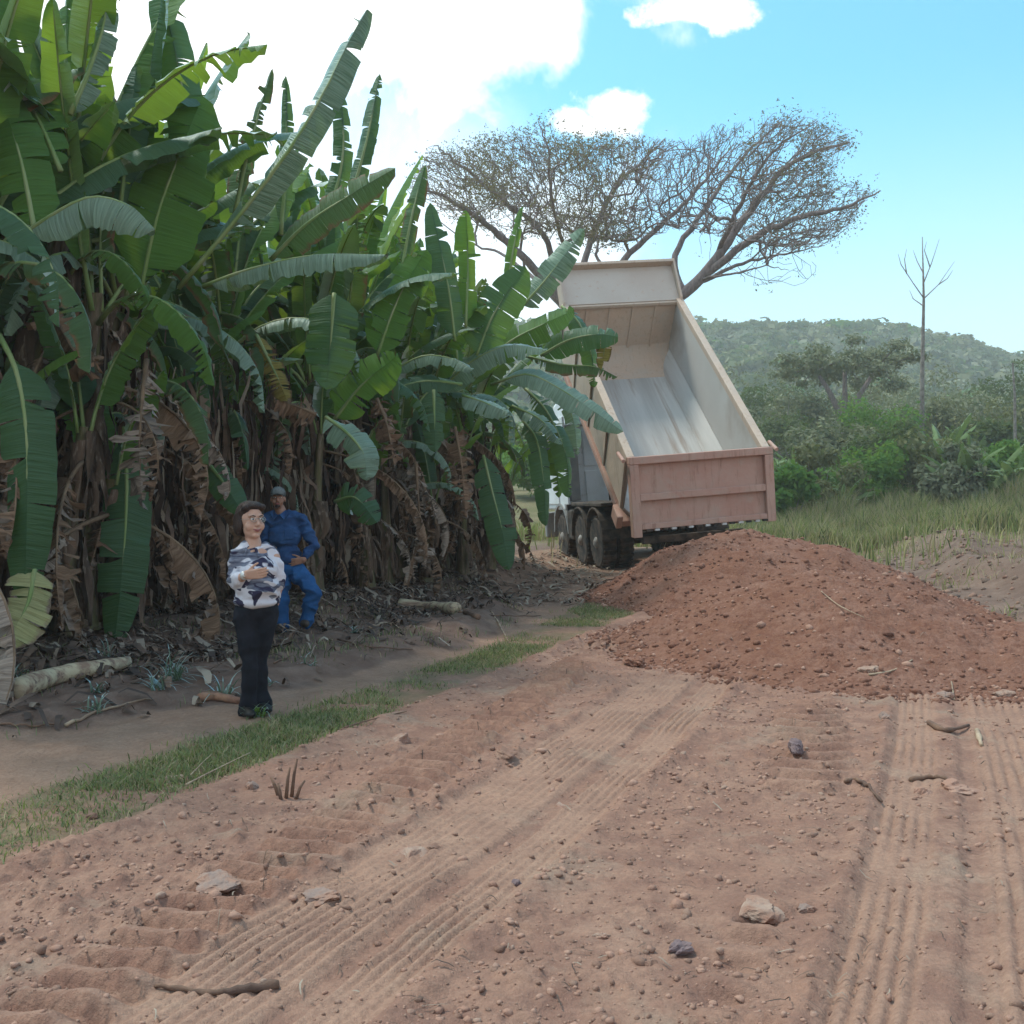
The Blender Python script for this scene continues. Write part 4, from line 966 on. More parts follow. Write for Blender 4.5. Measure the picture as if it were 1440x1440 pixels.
limb(b, [(mm(397, 804, 0.02), 0.102), (mm(396, 846, -0.01), 0.078), (mm(395, 884, 0.03), 0.074)]); limb(b, [(mm(413, 802, 0.02), 0.105), (mm(444, 829, -0.13), 0.086), (mm(431, 874, 0.0), 0.074)])
fuse('trousers', b, BLUET, man, 0.010, 3, fold=0.026)
for u, v, dy, a in ((394, 886, -0.05, -6), (430, 878, -0.07, 22)):
    b = MB(); c = mm(u, v, dy); ell(b, c + Vector((0, 0, 0.02)), (0.048, 0.135, 0.045), Matrix.Rotation(rad(a), 3, 'Z')); fuse('boot', b, SHOEB, man, 0.009, 2)
# ------------------------------------------------------------------ banana grove
L_GREEN = leafmat('banana_leaf', (0.045, 0.095, 0.048), (0.060, 0.125, 0.050), (0.19, 0.33, 0.03), 0.40, 0.14, 0.42)
L_LIGHT = leafmat('banana_leaf_young', (0.065, 0.150, 0.030), (0.085, 0.170, 0.036), (0.30, 0.44, 0.04), 0.5, 0.08, 0.48)
L_PALE = leafmat('banana_leaf_waxy', (0.17, 0.23, 0.165), (0.10, 0.165, 0.10), (0.16, 0.28, 0.06), 0.38, 0.2, 0.3)
L_EDGE = leafmat('banana_leaf_browned', (0.055, 0.105, 0.045), (0.085, 0.125, 0.045), (0.22, 0.32, 0.04), 0.5, 0.08, 0.38, brown=0.45, browncol=(0.22, 0.12, 0.055))
L_YELLOW = leafmat('banana_leaf_yellowing', (0.26, 0.215, 0.05), (0.20, 0.13, 0.04), (0.32, 0.25, 0.04), 0.6, 0.05, 0.35, brown=0.5)
L_CREAM = leafmat('pale_yellow_leaf', (0.34, 0.33, 0.16), (0.25, 0.27, 0.09), (0.35, 0.34, 0.10), 0.6, 0.05, 0.35, brown=0.4, browncol=(0.30, 0.22, 0.16))
L_DRY = leafmat('dry_banana_leaf', (0.20, 0.125, 0.080), (0.090, 0.052, 0.034), (0.14, 0.075, 0.035), 0.8, 0.02, 0.15)
L_DRYG = leafmat('bleached_banana_leaf', (0.30, 0.235, 0.185), (0.155, 0.115, 0.090), (0.16, 0.11, 0.07), 0.8, 0.02, 0.15)
MIDRIB = worn('midrib', (0.16, 0.23, 0.07), (0.24, 0.27, 0.12), 4, 0.5, 0.05, stretch=(1, 1, 0.3))
MIDRIBD = worn('dry_midrib', (0.22, 0.145, 0.09), (0.13, 0.085, 0.055), 5, 0.85, 0.1)
STEM = worn('pseudostem', (0.115, 0.105, 0.045), (0.075, 0.050, 0.034), 2.5, 0.8, 0.35, 22, stretch=(4, 4, 0.5), c3=(0.19, 0.135, 0.09), c3lo=0.50, c3hi=0.62, c3scale=5)
SHEATH = worn('dry_sheath', (0.135, 0.088, 0.060), (0.060, 0.038, 0.027), 3, 0.9, 0.3, 30, stretch=(3, 3, 0.5), c3=(0.25, 0.19, 0.145), c3lo=0.55, c3hi=0.66, c3scale=7)

def smooth_line(pts, n):
    pts = [Vector(p) for p in pts]
    if len(pts) == 2: pts = [pts[0], pts[0].lerp(pts[1], 0.5), pts[1]]
    ext = [pts[0] * 2 - pts[1]] + pts + [pts[-1] * 2 - pts[-2]]
    res = []
    m_ = len(pts) - 1
    for i in range(n):
        t = i / (n - 1) * m_; k = min(int(t), m_ - 1); f = t - k
        p0, p1, p2, p3 = ext[k:k + 4]
        res.append(0.5 * ((2 * p1) + (p2 - p0) * f + (2 * p0 - 5 * p1 + 4 * p2 - p3) * f * f + (3 * p1 - p0 - 3 * p2 + p3) * f ** 3))
    return res

def leaf_geo(pts, normal, width, r, petiole=0.14, tear=0.3, fold=20, droop=25, gap=0.02, wild=12, n=26, rib=0.022, tipcut=1.0, crumple=0.0):
    """returns (blade verts, faces, uv, midrib verts, faces): two half blades torn into lobes along a midrib"""
    line = smooth_line(pts, n)
    T = [(line[min(i + 1, n - 1)] - line[max(i - 1, 0)]).normalized() for i in range(n)]
    nrm = []; 
    for i in range(n):
        nv = Vector(normal) if not isinstance(normal, list) else Vector(normal[0]).lerp(Vector(normal[1]), i / (n - 1))
        nv = nv - T[i] * nv.dot(T[i])
        if nv.length < 0.15:
            nv = (nrm[-1] - T[i] * nrm[-1].dot(T[i])) if nrm else T[i].orthogonal()
        nv.normalize()
        if nrm: nv = (nv + nrm[-1] * 1.2).normalized(); nv = (nv - T[i] * nv.dot(T[i])).normalized()
        nrm.append(nv)
    S = [T[i].cross(nrm[i]).normalized() for i in range(n)]
    L = sum((line[i + 1] - line[i]).length for i in range(n - 1))
    def at(t):
        x = t * (n - 1); k = min(int(x), n - 2); f = x - k
        return line[k].lerp(line[k + 1], f), T[k].lerp(T[k + 1], f), nrm[k].lerp(nrm[k + 1], f), S[k].lerp(S[k + 1], f)
    V, F, UV = [], [], []
    a0 = petiole
    for side in (-1, 1):
        t = a0
        while t < 0.999 * tipcut:
            fringe = r.random() < tear
            step = r.uniform(0.010, 0.05) if fringe else r.uniform(0.08, 0.30)
            t2 = min(t + step, tipcut)
            if tipcut - t2 < 0.03: t2 = tipcut
            torn = fringe or r.random() < 0.3
            dfold = rad(fold + (r.gauss(0, wild) if torn else r.gauss(0, wild * 0.25)))
            dr = rad(droop + (r.gauss(0, wild * 1.2) if torn else r.gauss(0, wild * 0.3)))
            lf = r.uniform(0.62, 1.0) if torn else r.uniform(0.92, 1.0)
            g = gap if torn else gap * 0.4
            sweep = r.uniform(0.0, 0.05) if torn else 0.02
            m_ = max(2, int((t2 - t) / 0.028) + 1)
            base = len(V); C = 4
            for i in range(m_):
                tt = t + (t2 - t) * i / (m_ - 1)
                s = (tt - a0) / (1 - a0)
                w = width * 0.5 * min(1.0, (s / 0.16 + 0.02)) ** 0.55 * max(0.0, 1 - max(0, (s - 0.55) / 0.45) ** 2.4) ** 0.62 * lf
                w *= 1 + r.uniform(-0.035, 0.035)
                rip = r.gauss(0, 0.012) * min(1, s * 5)
                cmid = (t + t2) / 2
                for c in range(C):
                    u = c / (C - 1)
                    q = tt + (cmid - tt) * (g / max(0.02, t2 - t)) * u * 1.0 + sweep * u * 0.6
                    p, _, nv, sv = at(min(max(q, 0), 1))
                    if c == 0: p, _, nv, sv = at(tt)
                    a = dfold + dr * u
                    # offset accumulates along the curved cross section
                    off = sv * side * math.cos(dfold + dr * u * 0.5) * w * u - nv * math.sin(dfold + dr * u * 0.5) * w * u
                    off += nv * rip * u
                    if crumple: off += Vector((r.gauss(0, 1), r.gauss(0, 1), r.gauss(0, 1))) * crumple * width * u
                    V.append(p + off); UV.append((u, tt * L))
            for i in range(m_ - 1):
                for c in range(C - 1):
                    k = base + i * C + c
                    F.append((k, k + 1, k + C + 1, k + C) if side > 0 else (k, k + C, k + C + 1, k + 1))
            t = t2
    b = MB(); rr = [rib * (1.25 - 1.1 * (i / (n - 1))) * (1 if i / (n - 1) <= tipcut else 0.4) for i in range(0, n, 2)]
    b.tube([line[i] - nrm[i] * rib * 0.5 for i in range(0, n, 2)], rr, 6)
    return V, F, UV, b

def leaf_meshes(nm, mat, ribmat, *a, **k):
    V, F, UV, b = leaf_geo(*a, **k)
    me = np_mesh(nm, [tuple(p) for p in V], np.array(F), (mat,), True, uv=UV)
    rm = bpy.data.meshes.new('midrib'); rm.from_pydata([tuple(p) for p in b.v], [], b.f); rm.materials.append(ribmat)
    rm.polygons.foreach_set('use_smooth', [True] * len(rm.polygons)); rm.update()
    return me, rm

R0 = random.Random(11)
def arc(L, e0, e1, side=0.0, n=6, start=(0, 0, 0)):
    """arching line leaving at elevation e0 and ending at e1 (degrees)"""
    p = Vector(start); res = [p.copy()]
    for i in range(n):
        f = (i + 0.5) / n; e = rad(e0 + (e1 - e0) * f ** 1.3)
        p = p + Vector((math.cos(e), side * f * 0.25, math.sin(e))) * (L / n); res.append(p.copy())
    return res
def variant(nm, mat, L, e0, e1, width, seed, ribmat=MIDRIB, **k):
    r = random.Random(seed)
    n_ = Vector((-math.sin(rad((e0 + e1) / 2)), 0, math.cos(rad((e0 + e1) / 2))))
    return leaf_meshes(nm, mat, ribmat, arc(L, e0, e1, r.uniform(-1, 1)), [tuple(Vector((-math.sin(rad(e0)), 0, math.cos(rad(e0))))), tuple(Vector((-math.sin(rad(e1)), 0, math.cos(rad(e1)))))], width, r, **k)

UP, MID, LOW, DRYV, YOUNGV = [], [], [], [], []
for i in range(9):
    UP.append(variant('leaf', (L_GREEN, L_LIGHT, L_LIGHT, L_EDGE, L_GREEN, L_LIGHT)[i % 6], R0.uniform(2.5, 3.2), R0.uniform(78, 87), R0.uniform(45, 80), R0.uniform(0.36, 0.48), 100 + i, tear=(0.2, 0.4, 0.75, 0.85, 0.55, 0.3)[i % 6], fold=R0.uniform(15, 40), droop=15))
for i in range(9):
    MID.append(variant('leaf', (L_GREEN, L_GREEN, L_LIGHT, L_EDGE, L_GREEN, L_LIGHT)[i % 6], R0.uniform(2.3, 2.9), R0.uniform(60, 78), R0.uniform(-25, 45), R0.uniform(0.38, 0.52), 200 + i, tear=(0.35, 0.7, 0.45, 0.9, 0.5, 0.8)[i % 6], fold=R0.uniform(15, 35), droop=30))
for i in range(5):
    LOW.append(variant('leaf', (L_GREEN, L_EDGE, L_LIGHT, L_PALE, L_EDGE)[i], R0.uniform(1.9, 2.4), R0.uniform(25, 45), R0.uniform(-110, -85), R0.uniform(0.32, 0.42), 300 + i, tear=(0.5, 0.9, 0.7, 0.6, 0.8)[i], fold=30, droop=35))
for i in range(9):
    DRYV.append(variant('dry_leaf', (L_DRY, L_DRYG, L_DRY)[i % 3], R0.uniform(1.5, 2.6), R0.uniform(-20, 10), R0.uniform(-125, -95), R0.uniform(0.22, 0.42), 400 + i, ribmat=MIDRIBD, tear=0.9, fold=58, droop=45, wild=35, crumple=0.05, petiole=0.2, rib=0.016, gap=0.03))
for i in range(3):
    YOUNGV.append(variant('leaf', L_LIGHT if i else L_GREEN, R0.uniform(1.2, 1.7), R0.uniform(70, 82), R0.uniform(10, 50), R0.uniform(0.26, 0.36), 500 + i, tear=0.2, fold=25, droop=20, rib=0.014))

def stem_mesh(h, r0, r1, seed, lean):
    r = random.Random(seed); n = 10; k = 14
    V, F = [], []
    for i in range(n + 1):
        t = i / n
        c = Vector((lean[0] * t * t, lean[1] * t * t, h * t))
        rr = r0 + (r1 - r0) * t + 0.045 * math.exp(-t * 8)
        for j in range(k):
            a = 2 * math.pi * j / k
            q = rr * (1 + 0.10 * math.sin(3 * a + seed) + r.uniform(-0.05, 0.05))
            V.append(c + Vector((math.cos(a) * q, math.sin(a) * q, 0)))
    for i in range(n):
        for j in range(k): F.append((i * k + j, i * k + (j + 1) % k, (i + 1) * k + (j + 1) % k, (i + 1) * k + j))
    return np_mesh('pseudostem', [tuple(v) for v in V], np.array(F), (STEM,))
def sheath_mesh(h, r0, r1, seed, lean, count=26):
    """dried leaf sheaths peeling off the stem: curled strips hanging downwards"""
    r = random.Random(seed + 9); V, F = [], []
    for q in range(count):
        a = r.uniform(0, 6.283); z = r.uniform(0.15, 1.0) * h; t = z / h
        rr = r0 + (r1 - r0) * t + 0.012
        ln = r.uniform(0.3, 0.95); w = r.uniform(0.03, 0.10); out = r.uniform(0.0, 0.14); da = r.uniform(-0.35, 0.35)
        base = len(V); m_ = 5
        for i in range(m_ + 1):
            f = i / m_; zz = z - ln * f; 
            if zz < 0.03: zz = 0.03 + 0.02 * i
            tt = zz / h; cx, cy_ = lean[0] * tt * tt, lean[1] * tt * tt
            ang = a + da * f + r.uniform(-0.1, 0.1); d = rr + 0.03 * (1 - tt) + out * math.sin(f * 2.2) + r.uniform(0, 0.025)
            c = Vector((cx + math.cos(ang) * d, cy_ + math.sin(ang) * d, zz)); tw = ang + math.pi / 2 + r.uniform(-0.7, 0.7)
            ww = w * (1 - 0.6 * f) * r.uniform(0.7, 1.2)
            V += [c - Vector((math.cos(tw), math.sin(tw), 0)) * ww, c + Vector((math.cos(ang), math.sin(ang), 0)) * ww * 0.5, c + Vector((math.cos(tw), math.sin(tw), 0)) * ww]
        for i in range(m_):
            for c in range(2):
                k = base + i * 3 + c; F.append((k, k + 1, k + 4, k + 3))
    return np_mesh('dry_sheath', [tuple(v) for v in V], np.array(F), (SHEATH,))
STEMS = []
for i in range(6):
    h = (3.3, 3.0, 3.55, 3.15, 2.9, 3.4)[i]; lean = (R0.uniform(-.35, .35), R0.uniform(-.35, .35))
    STEMS.append((stem_mesh(h, 0.135, 0.085, i, lean), sheath_mesh(h, 0.135, 0.085, i, lean, 60), h, lean))
THIN = []
for i in range(3):
    h = (1.7, 2.2, 1.3)[i]; lean = (R0.uniform(-.2, .2), R0.uniform(-.2, .2))
    THIN.append((stem_mesh(h, 0.085, 0.045, i + 20, lean), sheath_mesh(h, 0.085, 0.045, i + 20, lean, 14), h, lean))

PLANTS = []
def banana(x, y, r, label, group='banana plants of the grove', nup=4, nmid=4, nlow=2, ndry=5, scale=1.0, stems=1, variant_i=None, suckers=0, keep=None):
    z = float(macro(x, y)[()] if np.ndim(macro(x, y)) == 0 else macro(x, y)) - 0.03
    root = empty('banana_plant', (x, y, z), r.uniform(0, 6.28)); root.scale = (scale,) * 3
    tag(root, label, 'banana plant', group)
    def stem(st, ox, oy, nu, nm_, nl, nd, young=False, k=1.0):
        sm, sh, h, lean = st
        s = put('pseudostem', sm, root, (ox, oy, 0)); s.scale = (k, k, k)
        q = put('dry_sheath', sh, s); q['kind'] = 'stuff'
        top = Vector((ox + lean[0] * k, oy + lean[1] * k, h * k))
        a0 = r.uniform(0, 6.28); cnt = 0
        def leaf(pool, dz, sc):
            nonlocal a0, cnt
            a0 += 2.4 + r.uniform(-0.35, 0.35)
            bm_, rm_ = r.choice(pool)
            loc = top + Vector((math.cos(a0) * 0.05, math.sin(a0) * 0.05, dz))
            nm0 = 'dry_leaf' if pool is DRYV else 'leaf'
            o = put(nm0, bm_, root, loc, (r.gauss(0, 0.10), r.gauss(0, 0.08), a0), sc * r.uniform(0.88, 1.1)); put('midrib', rm_, o)
        if young:
            for i in range(nu): leaf(YOUNGV, -0.05, 1.0)
        else:
            for i in range(nu): leaf(UP, -0.15, k)
            for i in range(nm_): leaf(MID, -0.2, k)
            for i in range(nl): leaf(LOW, -0.25, k)
            for i in range(1 + nl // 2): leaf(LOW, -0.45 - r.random() * 0.9, k * 0.8)
        for i in range(max(2, int(nd * 0.65))): leaf(DRYV, -0.25 - r.random() * h * 0.35 * k, k)
        return top
    st = STEMS[variant_i if variant_i is not None else r.randrange(6)]
    top = stem(st, 0, 0, nup, nmid, nlow, ndry)
    for j in range(stems - 1):
        a = r.uniform(0, 6.28); stem(STEMS[r.randrange(6)], math.cos(a) * 0.5, math.sin(a) * 0.5, max(1, nup - 2), max(1, nmid - 2), nlow - 1, ndry, k=r.uniform(0.75, 0.95))
    for j in range(suckers):
        a = r.uniform(0, 6.28); stem(THIN[r.randrange(3)], math.cos(a) * 0.45, math.sin(a) * 0.45, 3, 0, 0, 1, young=True)
    PLANTS.append((root, top))
    return root

def hero(root, mat, pts, width, seed, facing=0.0, ribmat=None, **k):
    """a leaf whose midrib runs through given places; facing 0 lies level, 1 turns its face outwards to the road"""
    r = random.Random(seed)
    q = [P(*p) for p in pts]
    M_ = Matrix.Translation(root.location) @ root.rotation_euler.to_matrix().to_4x4() @ Matrix.Diagonal((*root.scale, 1))
    inv = M_.inverted()
    nv = k.pop('nv', None) or tuple(Vector((0.25, -1, 0.2)).lerp(Vector((0, -0.1, 1)), 1 - facing).normalized())
    me, rm = leaf_meshes('leaf', mat, ribmat or (MIDRIBD if mat in (L_DRY, L_DRYG) else MIDRIB), q, nv, width, r, **k)
    for m_ in (me, rm): m_.transform(inv)
    o = put('dry_leaf' if mat in (L_DRY, L_DRYG) else 'leaf', me, root); put('midrib', rm, o)
    return o

RB = random.Random(5)
def edge_pt(t, inset=0.0):
    """a place along the edge of the grove, t in metres away from the camera, inset metres into it"""
    x = float(far_left(GROVE, np.array([t]))[0]); return x - inset, t
front = [
    (8.7, 0.5, 'banana plant at the very left edge whose low leaf is cut yellow', 4, 4, 2, 6),
    (9.7, 0.35, 'left edge banana plant with a huge green leaf hanging to the ground', 4, 4, 2, 7),
    (10.5, 0.35, 'banana plant standing right behind the felled pale stem', 5, 4, 2, 7),
    (11.3, 0.3, 'banana plant under the waxy arched leaf, bleached dry scraps all down its stem', 5, 5, 2, 10),
    (12.1, 0.95, 'banana plant just behind the woman, its longest leaf slanting above all others', 5, 5, 3, 9),
    (13.1, 1.0, 'banana plant directly behind the man in the blue overalls', 5, 5, 2, 8),
    (14.1, 0.35, 'banana plant beside the bent knee of the man in blue', 5, 5, 3, 8),
    (15.1, 0.3, 'banana plant with a pale leaf drooping over dense brown shreds', 5, 5, 3, 9),
    (16.2, 0.0, 'banana plant behind the cut log at the edge of the grove', 5, 5, 3, 9),
    (17.3, 0.0, 'banana clump with the broad skirt of grey dry sheaths reaching the ground', 5, 5, 2, 10),
    (18.5, -0.1, 'banana plant from which one long narrow leaf hangs nearly to the ground', 5, 5, 3, 6),
    (19.6, -0.1, 'banana plant whose leaves reach across the side of the truck bed', 5, 6, 3, 5),
    (21.4, 0.1, 'last banana plant of the front row, next to the truck cab', 4, 5, 3, 4),
]
FR = []
for i, (t, ins, lab, a, b_, c_, d_) in enumerate(front):
    x, y = edge_pt(t, ins)
    FR.append(banana(x, y, RB, lab, 'banana plants along the edge of the grove', a, b_, c_, d_, (1.16, 1.16, 1.14, 1.14, 1.12, 1.06, 1.02, 1.0, 0.98, 0.97, 0.97, 0.93, 0.88)[i], stems=2 if i in (2, 4, 6, 8, 9) else 1, suckers=3, variant_i=i % 6))
inner = 'banana plant deep in the grove, mostly hidden behind the front row'
for row, (dx, n_) in enumerate(((1.5, 13), (2.9, 11), (4.6, 10), (6.6, 7))):
    for i in range(n_):
        t = 9.0 + row * 0.5 + i * (13.5 / n_) + RB.uniform(-0.35, 0.35)
        x, y = edge_pt(t, dx + RB.uniform(-0.3, 0.3))
        if x < -0.53 * y - 0.7: continue
        banana(x, y, RB, inner, 'banana plants deep in the grove', 5, 4, 3 if row < 2 else 2, (6, 4, 3, 2)[row], RB.uniform(0.98, 1.14), stems=2 if RB.random() < 0.45 else 1, suckers=2 if row < 2 else 0)

